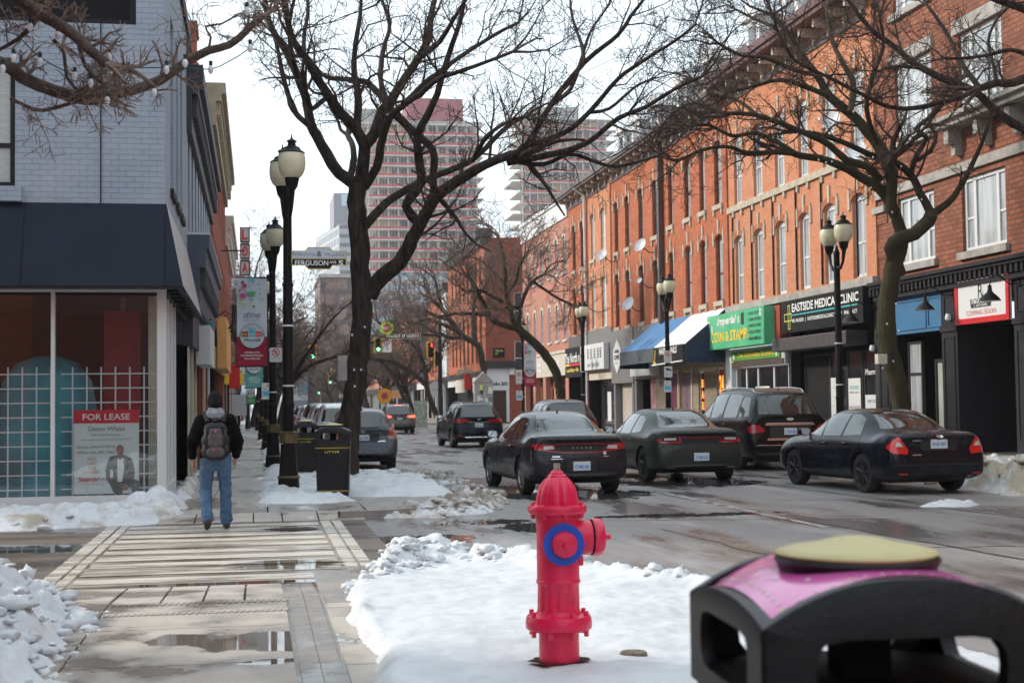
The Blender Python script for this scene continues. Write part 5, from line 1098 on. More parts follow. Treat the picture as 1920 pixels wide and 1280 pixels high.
# street name sign with arched top
x0=ony(546,482,yl).x; x1=ony(650,482,yl).x; zt=ony(598,470,yl).z; zb=ony(598,498,yl).z; cx=(x0+x1)/2; cz=(zt+zb)/2; W=(x1-x0); H_=zt-zb
r=empty('street_name_sign',(cx,yl,cz),'double street name sign with gold edge, Ferguson Ave S, on the nearest left lamp post','sign')
def outline(k): 
    w,h=W/2+k,H_/2+k; t=.065; return [(-w,-h),(-.24,-h),(-.19,-h-t),(.19,-h-t),(.24,-h),(w,-h),(w,h),(.24,h),(.19,h+t),(-.19,h+t),(-.24,h),(-w,h)]
o=Vector((cx,yl,cz)); b=MB(); b.prism(outline(.0),o,(1,0,0),(0,0,1),(0,.02,0)); b.build('border',mat('sign_gold',(.55,.42,.13),.5),r)
def clip(pts,zlo,zhi): return [(x,max(zlo,min(zhi,z))) for x,z in pts]
b=MB(); b.prism([(-W/2+.02,-.0),(W/2-.02,0),(W/2-.02,H_/2-.02),(.23,H_/2-.02),(.18,H_/2+.045),(-.18,H_/2+.045),(-.23,H_/2-.02),(-W/2+.02,H_/2-.02)],o+Vector((0,-.003,0)),(1,0,0),(0,0,1),(0,.003,0)); b.build('upper_plate',mat('sign_pale_blue',(.55,.62,.72),.5),r)
b=MB(); b.prism([(-W/2+.02,-.02),(W/2-.02,-.02),(W/2-.02,-H_/2+.02),(.23,-H_/2+.02),(.18,-H_/2-.045),(-.18,-H_/2-.045),(-.23,-H_/2+.02),(-W/2+.02,-H_/2+.02)],o+Vector((0,-.003,0)),(1,0,0),(0,0,1),(0,.003,0)); b.build('lower_plate',M['blackm'],r)
text('INTERNATIONAL',(cx-.25,yl,cz+.065),(1,0,0),(0,0,1),.40,.055,T['grey'],r,depth=.006); text('VILLAGE',(cx+.27,yl,cz+.065),(1,0,0),(0,0,1),.36,.055,T['grey'],r,depth=.006)
b=MB(); b.prism([(-.04,.0),(.04,0),(.03,.07),(0,.11),(-.03,.07)],o+Vector((0,-.006,.03)),(1,0,0),(0,0,1),(0,.003,0)); b.build('emblem',T['grey'],r)
text('FERGUSON',(cx-.13,yl,cz-.085),(1,0,0),(0,0,1),.58,.09,T['white'],r,depth=.006,bold=.02); text('AVE',(cx+.24,yl,cz-.07),(1,0,0),(0,0,1),.12,.045,T['white'],r,depth=.006,bold=.02); text('S',(cx+.38,yl,cz-.085),(1,0,0),(0,0,1),.085,.1,T['white'],r,depth=.006,bold=.03)
b=MB(); b.box(P1.x,x0+.01,yl-.0,yl+.02,cz-.12,cz-.08); b.box(P1.x,x0+.01,yl,yl+.02,cz+.06,cz+.1); b.build('bracket',M['black'],r)
# village banners
def banner(label,c,w,h,low,cutz=.22,dine=True,post=None):
    r=empty('banner',c,label,'banner','village banners on lamp posts'); c=Vector(c)
    b=MB(); n=10; pts=[]
    for i in range(n+1): pts.append((-w/2+w*i/n))
    vs=[]; 
    for j in range(13):
        for x in pts: vs.append((c.x+x,c.y+.012*math.sin(x*7+j*.5)+.01*math.sin(j*.9),c.z-h/2+h*j/12))
    fs=[(j*(n+1)+i,j*(n+1)+i+1,(j+1)*(n+1)+i+1,(j+1)*(n+1)+i) for j in range(12) for i in range(n)]
    cut=int(round(12*.30)); bb=MB(); bb.add(vs,[f for f in fs if f[0]//(n+1)>=cut]); cl=bb.build('cloth',mat('banner_white',(.60,.66,.74),.7,c2=(.66,.71,.78)),r,smooth=True)
    bb=MB(); bb.add(vs,[f for f in fs if f[0]//(n+1)<cut]); bb.build('cloth_foot',low,r,smooth=True)
    yy=-.035
    disc(r,0,-h*.16,w*.42,T['grey'],'emblem_rim',d=-yy); disc(r,0,-h*.16,w*.40,mat('emblem_disc',(.62,.72,.78),.6),'emblem_disc',d=-yy+.002)
    for (x,cc,hh) in ((-.24,T['dred'],.085),(0,T['cyan'],.12),(.22,T['pink'],.085)): pshape(r,[(w*(x-.11),-h*.17),(w*(x+.11),-h*.17),(w*(x+.11),-h*.17+hh*h*.75),(w*(x-.11),-h*.17+hh*h*.75)],cc,'emblem_house',-yy+.005)
    for x in (-.24,0,.22): 
        for k in (-1,0,1): pshape(r,[(w*(x+k*.06-.015),-h*.15),(w*(x+k*.06+.015),-h*.15),(w*(x+k*.06+.015),-h*.13),(w*(x+k*.06-.015),-h*.13)],T['yellow'],'emblem_window',-yy+.008)
    for x in (-.36,.36): disc(r,w*x,-h*.145,w*.045,T['green'],'emblem_tree',d=-yy+.008)
    ptext(r,'VILLAGE',0,-h*.205,w*.55,h*.028,T['black'],bold=.02,d=-yy+.01); ptext(r,'INTERNATIONAL',0,-h*.07,w*.45,h*.014,T['grey'],d=-yy+.01)
    ptext(r,'HAMILTON',0,-h*.345,w*.5,h*.022,T['white'],bold=.02,d=-yy+.002); ptext(r,'INTERNATIONAL',0,-h*.38,w*.75,h*.022,T['white'],bold=.02,d=-yy+.002); ptext(r,'VILLAGE.CA',0,-h*.415,w*.55,h*.022,T['white'],bold=.02,d=-yy+.002)
    if dine:
        ptext(r,'dine',0,h*.085,w*.56,h*.062,T['grey'],shear=.25,d=-yy); ptext(r,'IN THE VILLAGE',0,h*.02,w*.58,h*.012,T['pink'],d=-yy)
        rr=random.Random(9); cols=[T['pink'],T['pink'],T['cyan'],T['cyan'],T['green'],T['green'],T['lyellow']]
        for k in range(46):
            x=rr.uniform(-.44,.44); z=rr.uniform(.17,.47); q=rr.uniform(.008,.022)*(1.0 if k%5 else 1.9)
            cc=T['lyellow'] if z<.23 else T['green'] if (z<.34 and x>-.05) else T['pink'] if x<-.2 else T['cyan']
            n_=rr.choice((3,4,5,6)); a0=rr.random()*3; pshape(r,[(w*x+w*q*2*math.cos(a0+6.283*t/n_),h*z+w*q*2*math.sin(a0+6.283*t/n_)) for t in range(n_)],cc,'printed_motif',-yy)
        # bicycle, basket, mug
        ring(r,-w*.27,h*.40,w*.05,w*.062,T['cyan'],'printed_bicycle',-yy); ring(r,-w*.08,h*.42,w*.05,w*.062,T['cyan'],'printed_bicycle',-yy)
        pshape(r,[(-w*.15,h*.30),(w*.10,h*.30),(w*.13,h*.345),(-w*.17,h*.345)],T['green'],'printed_basket',-yy+.002); pshape(r,[(-w*.38,h*.27),(-w*.22,h*.27),(-w*.20,h*.32),(-w*.36,h*.325)],T['pink'],'printed_mug',-yy+.002)
        pshape(r,[(-w*.12,h*.465),(w*.10,h*.465),(w*.06,h*.492),(-w*.09,h*.492)],T['cyan'],'printed_hat',-yy+.002)
    b=MB(); e=post if post is not None else c.x+w/2+.1; far=c.x-w/2-.04 if e>c.x else c.x+w/2+.04
    for z in (c.z+h/2+.01,c.z-h/2-.01): b.tube([(e,c.y,z),(far,c.y,z)],.018,6)
    b.build('bracket',M['black'],r); return r
def bpos(pxl,pxr,pyt,pyb,Y): a=ony(pxl,pyt,Y); c=ony(pxr,pyb,Y); return ((a.x+c.x)/2,Y,(a.z+c.z)/2),c.x-a.x,a.z-c.z
q,w_,h_=bpos(444,501,521,686,LP[1].y-.05); banner('white and crimson dine banner hanging from the second left lamp post',q,w_,h_,mat('banner_crimson',(.40,.008,.045),.7),post=LP[1].x)
q,w_,h_=bpos(459,493,610,726,LP[2].y-.05); banner('teal footed village banner hanging behind the crimson one',q,w_,h_,mat('banner_teal',(.13,.42,.42),.7),dine=False,post=LP[2].x)
q,w_,h_=bpos(461,479,702,757,LP[3].y-.05); banner('small green footed village banner far along the left pavement',q,w_,h_,mat('banner_green',(.08,.35,.10),.7),dine=False,post=LP[3].x)
q,w_,h_=bpos(981,1006,645,723,LP[8].y-.05); banner('white and crimson dine banner beside the pink brick building',q,w_,h_,mat('banner_crimson2',(.50,.01,.06),.7),post=LP[8].x)
# plates on posts
def ps_(px,py,Y): return ony(px,py,Y)
noparking('no parking sign on the second left lamp post, beside the crimson banner',ps_(517,665,LP[1].y-.13),.3,.36)
def bluesign(label,c,w=.3,h=.42):
    r=plate(label,c,w,h,M['white'],group='white and blue parking signs'); pshape(r,[(-w*.42,-h*.3),(w*.42,-h*.3),(w*.42,h*.02),(-w*.42,h*.02)],T['cyan'],'blue_band'); ptext(r,'P',0,h*.33,w*.16,h*.13,T['black'],bold=.05); ptext(r,'PAY STATION\nPARKING',0,h*.14,w*.7,h*.13,T['grey']); ptext(r,'PAY HERE',0,-h*.14,w*.6,h*.09,T['white'],bold=.02); return r
bluesign('blue banded parking sign on the third left lamp post',ps_(502,733,LP[2].y-.13),.42,.58)
Y2=LP[6].y-.13
noparking('no parking snow route sign, topmost on the post before the blue awning',ps_(1252,668,Y2),.28,.42)
r=plate('video surveillance sign, middle one on the post before the blue awning',ps_(1253,697,Y2),.31,.40,M['white']); pshape(r,[(-.09,.07),(-.08,.15),(.06,.12),(.12,.08),(.12,.04),(.05,.05)],T['black'],'camera_symbol'); ptext(r,'Video\nSurveillance\nZone',0,-.08,.2,.17,T['grey'])
bluesign('blue banded parking sign, lowest on the post before the blue awning',ps_(1252,724,Y2),.28,.42)
Y3=LP[8].y-.13; noparking('double no parking sign on the lamp post by the pink building',ps_(973,706,Y3),.36,.8); bluesign('blue banded parking sign on the lamp post by the pink building',ps_(974,741,Y3),.36,.55)
# ---------------- litter bins
pinkw=mat('pink_printed_wrap',(.80,.03,.42),.25,c2=(.80,.20,.50),sc=3,coat=.6); ylid=mat('yellow_lid',(.60,.53,.26),.55,c2=(.48,.40,.16),sc=6,det=9,lo=.5,hi=.7,bump=.1)
bk=mat('black_bin_plastic',(.009,.009,.011),.38,c2=(.016,.016,.018),sc=8,spec=.28,bump=.15,bsc=70)
def rr_poly(w,h,k,z0=0,n=5):
    pts=[]
    for i,(sx,sz) in enumerate(((1,1),(-1,1),(-1,-1),(1,-1))):
        for a in range(n+1): t=R(90*i+90*a/n); pts.append((sx*(w/2-k)+k*math.cos(t),z0+sz*(h/2-k)+k*math.sin(t)))
    return pts
def make_bin(loc,label,wrap=None,dots=False,name='litter_bin',lod=0,rz=0):
    r=empty(name,loc,label,'litter bin','black litter bins on the pavement',rz=rz); L0=dict(local=True)
    W=.575; b=MB()
    def sq(w,z,k=.05,n=5): return [(x,y,z) for x,y in rr_poly(w,w,k,n=n)]
    prof=[(W*.86,.02),(W*.88,.05),(W*.90,.11),(W*.97,.78),(W*.985,.90),(W*.95,.93),(W*.80,.94)]
    rings=[sq(a,z) for a,z in prof]; n=len(rings[0]); vs=[v for q in rings for v in q]
    fs=[(i*n+k,i*n+(k+1)%n,(i+1)*n+(k+1)%n,(i+1)*n+k) for i in range(len(rings)-1) for k in range(n)]; fs.append(tuple(range(n))[::-1])
    fs.append(tuple((len(rings)-1)*n+k for k in range(n))); b.add(vs,fs); b.build('body',bk,r,smooth=True,local=True)
    b=MB()
    for z in (.11,.81):
        w=W*(.905 if z<.5 else .978); a=sq(w+.004,z); c=sq(w+.006,z+.018); b.add(a+c,[(k,(k+1)%n,n+(k+1)%n,n+k) for k in range(n)])
    b.build('yellow_stripe',mat('bin_gold_stripe',(.38,.27,.04),.5),r,local=True)
    for a in range(4):
        m_=Matrix.Rotation(a*math.pi/2,3,'Z')
        # hood face: arched plate with a rounded opening
        w2=W/2; out=[]; N=14
        for i in range(N+1):
            t=-1+2*i/N; out.append((w2*.99*t,1.083+(.087 if a%2==0 else .034)*(1-abs(t)**2.3)))
        op=rr_poly(W*.64,.12,.045,z0=1.0,n=4); bb=MB(); th=.035
        # build as quads between outer boundary and opening, sampled by angle
        K=40; ins=[];ous=[]
        def hit(poly,ang,c):
            d=Vector((math.cos(ang),math.sin(ang))); best=None
            for i in range(len(poly)):
                p=Vector(poly[i])-Vector(c); q=Vector(poly[(i+1)%len(poly)])-Vector(c); e=q-p; den=d.x*e.y-d.y*e.x
                if abs(den)<1e-9: continue
                t=(p.x*e.y-p.y*e.x)/den; u=(p.x*d.y-p.y*d.x)/den
                if t>0 and -1e-6<=u<=1+1e-6: best=t if best is None else max(best,t)
            return Vector(c)+d*(best or .01)
        po=[(-w2*.985,.90),(w2*.985,.90)]+out[::-1]; cc=(0,1.0)
        angs=sorted([2*math.pi*k/K for k in range(K)]+[math.atan2(z-1.0,x)%(2*math.pi) for x,z in ((-w2*.985,.90),(w2*.985,.90),out[0],out[-1])])
        for g in angs: ins.append(hit(op,g,cc)); ous.append(hit(po,g,cc))
        n2=len(angs); vs=[]
        for y in (-w2,-w2+.004,-w2+th):
            gi=.006 if y==-w2 else 0
            for q in ins: v=Vector((q.x*(1+gi*2),y,q.y)); vs.append(tuple(m_@v))
            for q in ous: v=Vector((q.x*(1-gi*3),y,q.y-gi)); vs.append(tuple(m_@v))
        fs=[]
        for k in range(n2):
            j=(k+1)%n2
            fs.append((k,j,n2+j,n2+k)); fs.append((4*n2+k,4*n2+j,5*n2+j,5*n2+k))
            for l in (0,1): fs.append((2*n2*l+k,2*n2*(l+1)+k,2*n2*(l+1)+j,2*n2*l+j)); fs.append((2*n2*l+n2+k,2*n2*(l+1)+n2+k,2*n2*(l+1)+n2+j,2*n2*l+n2+j))
        bb.add(vs,fs); bb.build('hood_side',bk,r,smooth=True,local=True)
    # inner pillar and chute
    b=MB(); b.box(-.05,.05,-.05,.05,.94,1.15); b.box(-.26,.26,-.26,.26,.915,.945); b.build('chute',M['blackm'],r,local=True)
    # domed top panel
    b=MB(); N=16; vs=[]
    tz=lambda x,y: 1.148+.082*(1-max(abs(x),abs(y))**2.0)+.02*(1-x*x)*(1-y*y)+.02*(math.exp(-((1-abs(x))*6))*0)
    for j in range(N+1):
        for i in range(N+1):
            x=-1+2*i/N; y=-1+2*j/N; vs.append((x*(W/2-.034),y*(W/2-.034),1.086+.087*(1-abs(x)**2.3)+.034*(1-abs(y)**2.3)*abs(x)**2.3))
    b.add(vs,[(j*(N+1)+i,j*(N+1)+i+1,(j+1)*(N+1)+i+1,(j+1)*(N+1)+i) for j in range(N) for i in range(N)])
    tp=b.build('top_panel',wrap or bk,r,smooth=True,local=True)
    b=MB(); b.lathe([(.158,1.152),(.165,1.170),(.170,1.177),(.165,1.184)],n=36); b.build('lid_rim',bk,r,local=True)
    b=MB(); b.lathe([(.160,1.183),(.166,1.190),(.162,1.195),(.13,1.203),(.08,1.211),(.055,1.219),(.03,1.223),(.004,1.225)],n=36,fl=lambda a,z:1+.015*math.sin(a*3)); b.build('lid',ylid,r,smooth=True,local=True)
    if wrap and dots:
        bvh=BVHTree.FromObject(tp,bpy.context.evaluated_depsgraph_get())
        def onp(x,y,rad,m,nm,n=10,sx=1,a0=0):
            b=MB(); pts=[]
            for k in range(n):
                a=2*math.pi*k/n; px,py=x+rad*sx*math.cos(a)*math.cos(a0)-rad*math.sin(a)*math.sin(a0),y+rad*sx*math.cos(a)*math.sin(a0)+rad*math.sin(a)*math.cos(a0); h=bvh.ray_cast(Vector((px,py,2)),Vector((0,0,-1)))
                if h[0] is None: return
                pts.append(tuple(h[0]+Vector((0,0,.0012))))
            b.add(pts,[tuple(range(n))]); b.build(nm,m,r,local=True)
        for k in range(15):
            t=-.23+.46*k/14
            for x,y in ((t,-.228),(-.228,t),(.228,t)): onp(x,y,.0045,T['white'] if k%4 else T['lyellow'],'printed_dot')
        for x,y in ((-.19,-.05),(-.2,.05),(-.17,.12),(-.15,-.14)): onp(x,y,.006,T['white'],'printed_dot')
        onp(.17,.02,.012,T['lyellow'],'printed_streak',12,6,1.2)
        b=MB(); b.lathe([(.008,1.223),(.008,1.2285)],(-.035,-.02,-.008),10); b.build('lid_hole',M['brownf'],r,local=True)
    t=text('LITTER',(0,-W*.485,.755),(1,0,0),(0,0,1),.24,.035,T['lyellow'],None,'lettering',depth=.003); t.parent=r
    b=MB(); b.box(-.13,.13,-W*.489,-W*.47,.725,.785); b.build('label_plate',M['blackm'],r,local=True)
    b=MB(); b.box(-.2,.2,-W*.468,-W*.44,.2,.68); b.build('door_panel',bk,r,local=True,bev=.01)
    b=MB(); b.box(-W*.38,W*.38,-W*.38,W*.38,-.06,.03); b.build('plinth',M['blackm'],r,local=True)
    return r
cdir=ray(1606,1030); dd=2.94; q=EYE+cdir*dd
make_bin((q.x,q.y,.095),'black litter bin with a pink dotted top and yellow lid, closest to the camera',pinkw,True,rz=R(-3.8))
q=onz(627,934,.1); make_bin((q.x,q.y+.28,.1),'plain black litter bin standing in snow in front of the big tree',rz=R(-6))
q=onz(575,900,.1); make_bin((q.x,q.y+1.2,.1),'black litter bin with a pink top, half hidden behind the nearest lamp post',pinkw,rz=R(4))
# ---------------- hydrant
hr=mat('hydrant_red',(.80,.008,.075),.38,c2=(.55,.012,.05),sc=9,coat=.2,bump=.3,bsc=45,det=9,lo=.5,hi=.72,rvar=.25); hb=mat('hydrant_blue',(.01,.075,.55),.4,c2=(.008,.06,.45),sc=6)
q=onz(1057,1256,.17); hy=empty('fire_hydrant',(q.x,q.y+.11,.17),'red fire hydrant with a blue ring, standing in smooth snow','fire hydrant'); hl=dict(local=True,smooth=True)
b=MB(); b.lathe([(.112,-.12),(.110,.0),(.109,.20)],n=36); b.build('lower_barrel',hr,hy,**hl)
b=MB(); b.lathe([(.112,.195),(.165,.200),(.180,.212),(.182,.235),(.180,.258),(.172,.280),(.125,.288),(.118,.305)],n=36); fl=b.build('ground_flange',hr,hy,**hl)
for k in range(8):
    a=k*math.pi/4+.3; b=MB(); b.cyl((.155*math.cos(a),.155*math.sin(a),.17),(.155*math.cos(a),.155*math.sin(a),.305),.013,n=6); b.build('bolt',hr,fl,local=True)
b=MB(); b.lathe([(.117,.30),(.115,.32),(.113,.44),(.116,.452)],n=96,fl=lambda a,z:1-.06*max(0,math.cos(a*10))**.5*(1 if .31<z<.445 else 0)); b.lathe([(.116,.450),(.121,.458),(.121,.468),(.117,.474)],n=36); b.lathe([(.116,.472),(.116,.70),(.118,.77),(.119,.83)],n=36); b.build('upper_barrel',hr,hy,**hl)
b=MB(); b.lathe([(.118,.822),(.155,.830),(.163,.845),(.163,.862),(.155,.875),(.122,.882)],n=36); f2=b.build('bonnet_flange',hr,hy,**hl)
for k in range(8):
    a=k*math.pi/4+.1; b=MB(); b.cyl((.14*math.cos(a),.14*math.sin(a),.805),(.14*math.cos(a),.14*math.sin(a),.89),.012,n=6); b.build('bolt',hr,f2,local=True)
b=MB(); b.lathe([(.120,.878),(.118,.90),(.112,.94),(.098,.98),(.075,1.01),(.058,1.025)],n=96,fl=lambda a,z:1-.09*(1-abs(math.cos(a*5)))**2); b.lathe([(.058,1.022),(.052,1.03),(.050,1.038),(.040,1.044),(.038,1.052),(.030,1.058),(.026,1.066)],n=24); b.build('bonnet',hr,hy,**hl)
b=MB(); b.lathe([(.020,1.06),(.019,1.09),(.018,1.102)],n=5); b.build('operating_nut',mat('weathered_brass',(.25,.24,.16),.6,c2=(.35,.36,.28),sc=40),hy,local=True)
fy=Matrix.Rotation(math.pi/2,3,'X')     # lathe axis z -> -y
fy=Matrix(((1,0,0),(0,0,-1),(0,1,0)))
c=Vector((.006,0,.672))
b=MB(); b.lathe([(.085,.08),(.085,.125)],c,30,fy); b.build('pumper_nozzle',hr,hy,**hl)
b=MB(); b.lathe([(.05,.124),(.113,.124),(.113,.131),(.05,.131)],c,40,fy); b.build('blue_ring',hb,hy,**hl)
b=MB(); b.lathe([(.070,.129),(.070,.16),(.062,.172),(.03,.178),(.012,.178)],c,30,fy); b.lathe([(.019,.176),(.016,.20)],c,5,fy); b.build('pumper_cap',hr,hy,**hl)
fx=Matrix(((0,0,1),(0,1,0),(-1,0,0)))
for sg,z in ((1,.695),(-1,.695)):
    mm=fx if sg>0 else Matrix.Rotation(R(-100),3,'Z')@Matrix(((0,0,-1),(0,1,0),(1,0,0)))
    b=MB(); z0_=.03 if sg>0 else -.01; b.lathe([(.10,.07),(.096,.12+z0_),(.092,.152+z0_)],(0,0,z),28,mm); b.build('side_nozzle',hr,hy,**hl)
    b=MB(); b.lathe([(.096,.153+z0_),(.096,.162+z0_)],(0,0,z),28,mm); b.build('gasket',M['blackm'],hy,**hl)
    b=MB(); b.lathe([(.100,.161+z0_),(.103,.17+z0_),(.099,.205+z0_),(.088,.22+z0_),(.03,.224+z0_)],(0,0,z),28,mm,fl=lambda a,z:1+.012*math.cos(a*6)); b.lathe([(.02,.222+z0_),(.036,.224+z0_),(.036,.232+z0_),(.018,.234+z0_),(.016,.265+z0_)],(0,0,z),6,mm); b.build('side_cap',hr if sg>0 else M['blackm'],hy,**hl)
b=MB(); b.box(.10,.135,-.035,-.02,.545,.60); b.build('chain_lug',hr,hy,local=True,bev=.006)
b=MB(); b.add([(.165*math.cos(k*.2618)*(1+.10*math.sin(k*1.7)),.14*math.sin(k*.2618)*(1+.08*math.cos(k*2.1)),.037) for k in range(24)],[tuple(range(24))]); b.build('bare_soil',mat('dark_soil',(.03,.02,.015),.95),hy,local=True)
q=onz(1188,1227,.18); b=MB(); b.lathe([(.078,-.05),(.078,.012),(.07,.02),(.01,.018)],q,26); top('valve_cover',b,mat('rusty_iron',(.10,.075,.05),.8,c2=(.2,.17,.12),sc=20,bump=.6),q,'small round rusty valve cover poking out of the snow','valve cover',smooth=True)
# ---------------- traffic signals
tyl=mat('signal_yellow',(.72,.42,.03),.45); grn=mat('lit_green_lamp',(.15,1,.62),.4,emit=3.5); redl=mat('lit_red_lamp',(1,.05,.04),.4,emit=3)
def signal(label,px,py,Y,h=1.15,w=.62,lit='g',yaw=0,sgn=False):
    q=ony(px,py,Y); r=empty('traffic_signal',q,label,'traffic light','traffic signals over the street',rz=yaw)
    b=MB(); b.box(-w/2,w/2,.02,.08,-h/2,h/2); b.build('backboard',tyl,r,local=True,bev=.05)
    b=MB(); b.box(-w*.26,w*.26,-.12,.02,-h*.42,h*.42); b.build('housing',M['blackm'],r,local=True,bev=.03)
    for k,z in enumerate((h*.27,0,-h*.27)):
        on=(lit=='g' and k==2) or (lit=='r' and k==0)
        b=MB(); b.lathe([(.001,.0),(h*.115,.0),(h*.115,.015)],(0,-.12,z),16,fy); b.build('lens',(grn if lit=='g' else redl) if on else M['blackm'],r,local=True)
        b=MB(); b.lathe([(h*.125,.0),(h*.125,.12),(h*.118,.12),(h*.118,0)],(0,-.12,z),16,fy); b.build('visor',M['blackm'],r,local=True)
    return r
YW=105
signal('large green traffic signal beside the Walnut street sign',709,647,YW-4,h=1.08,w=.66)
signal('green traffic signal seen left of the big tree trunk',586,660,YW-4,h=1.05,w=.60)
signal('traffic signal showing red near the black mast pole',806,656,YW-6,h=1.2,w=.55,lit='r',yaw=R(38)); 
signal('traffic signal turned edge-on beside the black mast pole',817,672,YW-5,h=1.2,lit='n',yaw=R(75))
signal('smaller green traffic signal at the second crossing',619,712,205,h=1.25); signal('tiny green traffic signal at the third crossing',598,733,290,h=1.3); signal('tiny traffic signal at the last crossing',585,749,380,h=1.4,lit='n')
q=ony(826,800,YW-4); xp=q.x
zt_m=ony(760,637,YW-4).z
r=empty('signal_mast',(xp,YW-4,0),'black mast pole with an arm reaching over the street at the side street','signal pole')
b=MB(); b.lathe([(.28,0),(.26,.6),(.18,.7),(.15,4),(.12,zt_m+1.5),(.05,zt_m+1.7)],(xp,YW-4,0),14); b.build('pole',M['black'],r,smooth=True)
xa_=ony(703,632,YW-4).x; b=MB(); b.tube([(xp,YW-3.95,zt_m+.3),(xp-3,YW-3.95,zt_m+.5),(xa_,YW-3.95,zt_m+.05)],[.09,.07,.05],8); b.build('arm',M['black'],r,smooth=True)
q=onz(495,800,0); xl_=ony(540,660,YW-4).x; zz_=ony(586,648,YW-4).z
r=empty('signal_mast',(-.6,YW-4,0),'left mast pole with an arm carrying the left green signal','signal pole'); b=MB(); b.lathe([(.22,0),(.15,.7),(.1,zz_+.5)],(-.6,YW-4,0),12); b.build('pole',M['black'],r,smooth=True)
b=MB(); b.tube([(-.6,YW-3.95,zz_+.2),(ony(588,648,YW-4).x,YW-3.95,zz_+.1)],.05,8); b.build('arm',M['black'],r,smooth=True)
def blade(label,pxl,pxr,pyt,pyb,Y,txt):
    q,w_,h_=bpos(pxl,pxr,pyt,pyb,Y); r=plate(label,q,w_,h_,mat('blade_gold',(.45,.38,.2),.5)); pshape(r,rr_poly(w_-.1,h_-.08,.03),M['blackm'],'face',.006); ptext(r,txt,0,0,w_*.9,h_*.55,T['white'],bold=.02,d=.012); return r
blade('long black street name blade, Walnut St North, over the crossing',719,789,625,635,YW-4.2,'WALNUT ST NORTH')
blade('dark street name blade seen below the corner building trees',857,884,693,700,YW-6,'WALNUT ST N'); blade('small distant street name blade over the second crossing',626,647,711,716,205,'MARY ST')
for (px,py,Y,rd,lb) in ((725,615,YW-4.3,.48,'yellow green NEW roundel above the Walnut street sign'),(624,696,205,.45,'small yellow green NEW roundel over the second crossing')):
    q=ony(px,py,Y); r=plate(lb,q,.1,.1,T['yellow'],group=None); disc(r,0,0,rd,mat('lime_disc',(.55,.75,.02),.5),'lime_disc',.01); disc(r,0,0,rd*.62,T['red'],'red_disc',.02); ptext(r,'NEW',0,0,rd*1.25,rd*.45,T['white'],bold=.05,d=.03)
for (px,py,Y,lb) in ((726,647,YW-4.1,'white turn restriction sign beside the large green signal'),(628,713,205,'small white turn sign at the second crossing')):
    q=ony(px,py,Y); w_=.62; h_=1.0; r=plate(lb,q,w_,h_,M['white'],group=None); ring(r,0,.22,.17,.22,T['red'],'red_ring'); ptext(r,'L',0,.22,.12,.2,T['black'],bold=.03); ptext(r,'i',0,-.2,.08,.3,T['dred'],bold=.05)
q=ony(721,742,140); r=plate('round orange shop sign hanging over the far right pavement',q,.1,.1,T['yellow'],group=None,cat='shop sign'); disc(r,0,0,.75,mat('orange_disc',(.8,.35,.03),.5),'orange_disc',.01); disc(r,0,0,.32,T['dred'],'emblem',.02)
b=MB(); q=ony(735,741,140); b.box(q.x,q.x+1.1,139.9,140,q.z-.3,q.z+.5); top('shop_sign',b,mat('salmon_board',(.85,.4,.2),.5),q,'small salmon and white sign beside the round orange sign','shop sign')
# round white projecting sign, notice kiosk, A-board
q=ony(819,730,128); r=plate('round white projecting sign by the black mast pole',q,.1,.1,M['white'],group=None,cat='shop sign'); disc(r,0,0,.78,M['white'],'face',.01); ptext(r,'studio',0,0,.9,.15,T['grey'],d=.02)
q=onz(905,760+80,.12); q=Vector((16.3,106+9.5,.12)); q=ony(908,790,116); kx=q.x
r=empty('notice_kiosk',(kx,116,.1),'pitched roof notice kiosk papered with posters, beside the white shopfront','kiosk'); b=MB(); b.box(kx-.75,kx+.75,116,116.9,.1,3.4); b.build('body',M['stoneg'],r)
b=MB(); b.prism([(-.85,0),(.85,0),(0,.9)],(kx,115.95,3.4),(1,0,0),(0,0,1),(0,1,0)); b.build('roof',mat('kiosk_roof',(.35,.30,.27),.5),r); rr=random.Random(4)
for k in range(14):
    x=kx+rr.uniform(-.6,.4); z=rr.uniform(.5,2.9); w_=rr.uniform(.2,.5); b=MB(); b.box(x,min(x+w_,kx+.72),115.97-.003*k,115.99,z,z+rr.uniform(.3,.5)); b.build('poster',rr.choice([M['white'],T['grey'],T['lyellow'],M['cream'],M['stoneg'],T['black']]),r)
q=onz(765,815,.1); q=ony(789,770,97); b=MB(); b.box(q.x-.45,q.x+.45,97,97.15,.1,1.9); r=empty('poster_stand',(q.x,97,.1),'grey poster stand on the right pavement by a leaning tree','poster stand'); b.build('frame',M['stoneg'],r)
b=MB(); b.box(q.x-.38,q.x+.38,96.98,97.,.35,1.8); b.build('poster',mat('mottled_poster',(.45,.47,.45),.5,c2=(.12,.2,.12),sc=4),r)
# bench beside the far bins
q=onz(573,878,.12); r=empty('bench',(q.x,q.y,.1),'black metal bench with brown slats between the lamp post and the bins','bench')
b=MB()
for sx in (-.28,.28) if False else (0,1.3):
    b.tube([(q.x-.25,q.y+sx,.85),(q.x-.18,q.y+sx,.5),(q.x+.25,q.y+sx,.47)],.025,6); b.tube([(q.x-.18,q.y+sx,.5),(q.x-.25,q.y+sx,.1)],.025,6); b.tube([(q.x+.22,q.y+sx,.47),(q.x+.1,q.y+sx,.3),(q.x+.28,q.y+sx,.1)],.025,6)
b.build('frame',M['black'],r); sl=mat('bench_slat',(.30,.16,.08),.6)
for k in range(4): b=MB(); b.box(q.x-.13+k*.1,q.x-.06+k*.1,q.y-.1,q.y+1.4,.50,.53); b.build('seat_slat',sl,r)
for k in range(3): b=MB(); b.box(q.x-.21-k*.02,q.x-.18-k*.02,q.y-.1,q.y+1.4,.58+k*.1,.65+k*.1); b.build('backrest_slat',sl,r)
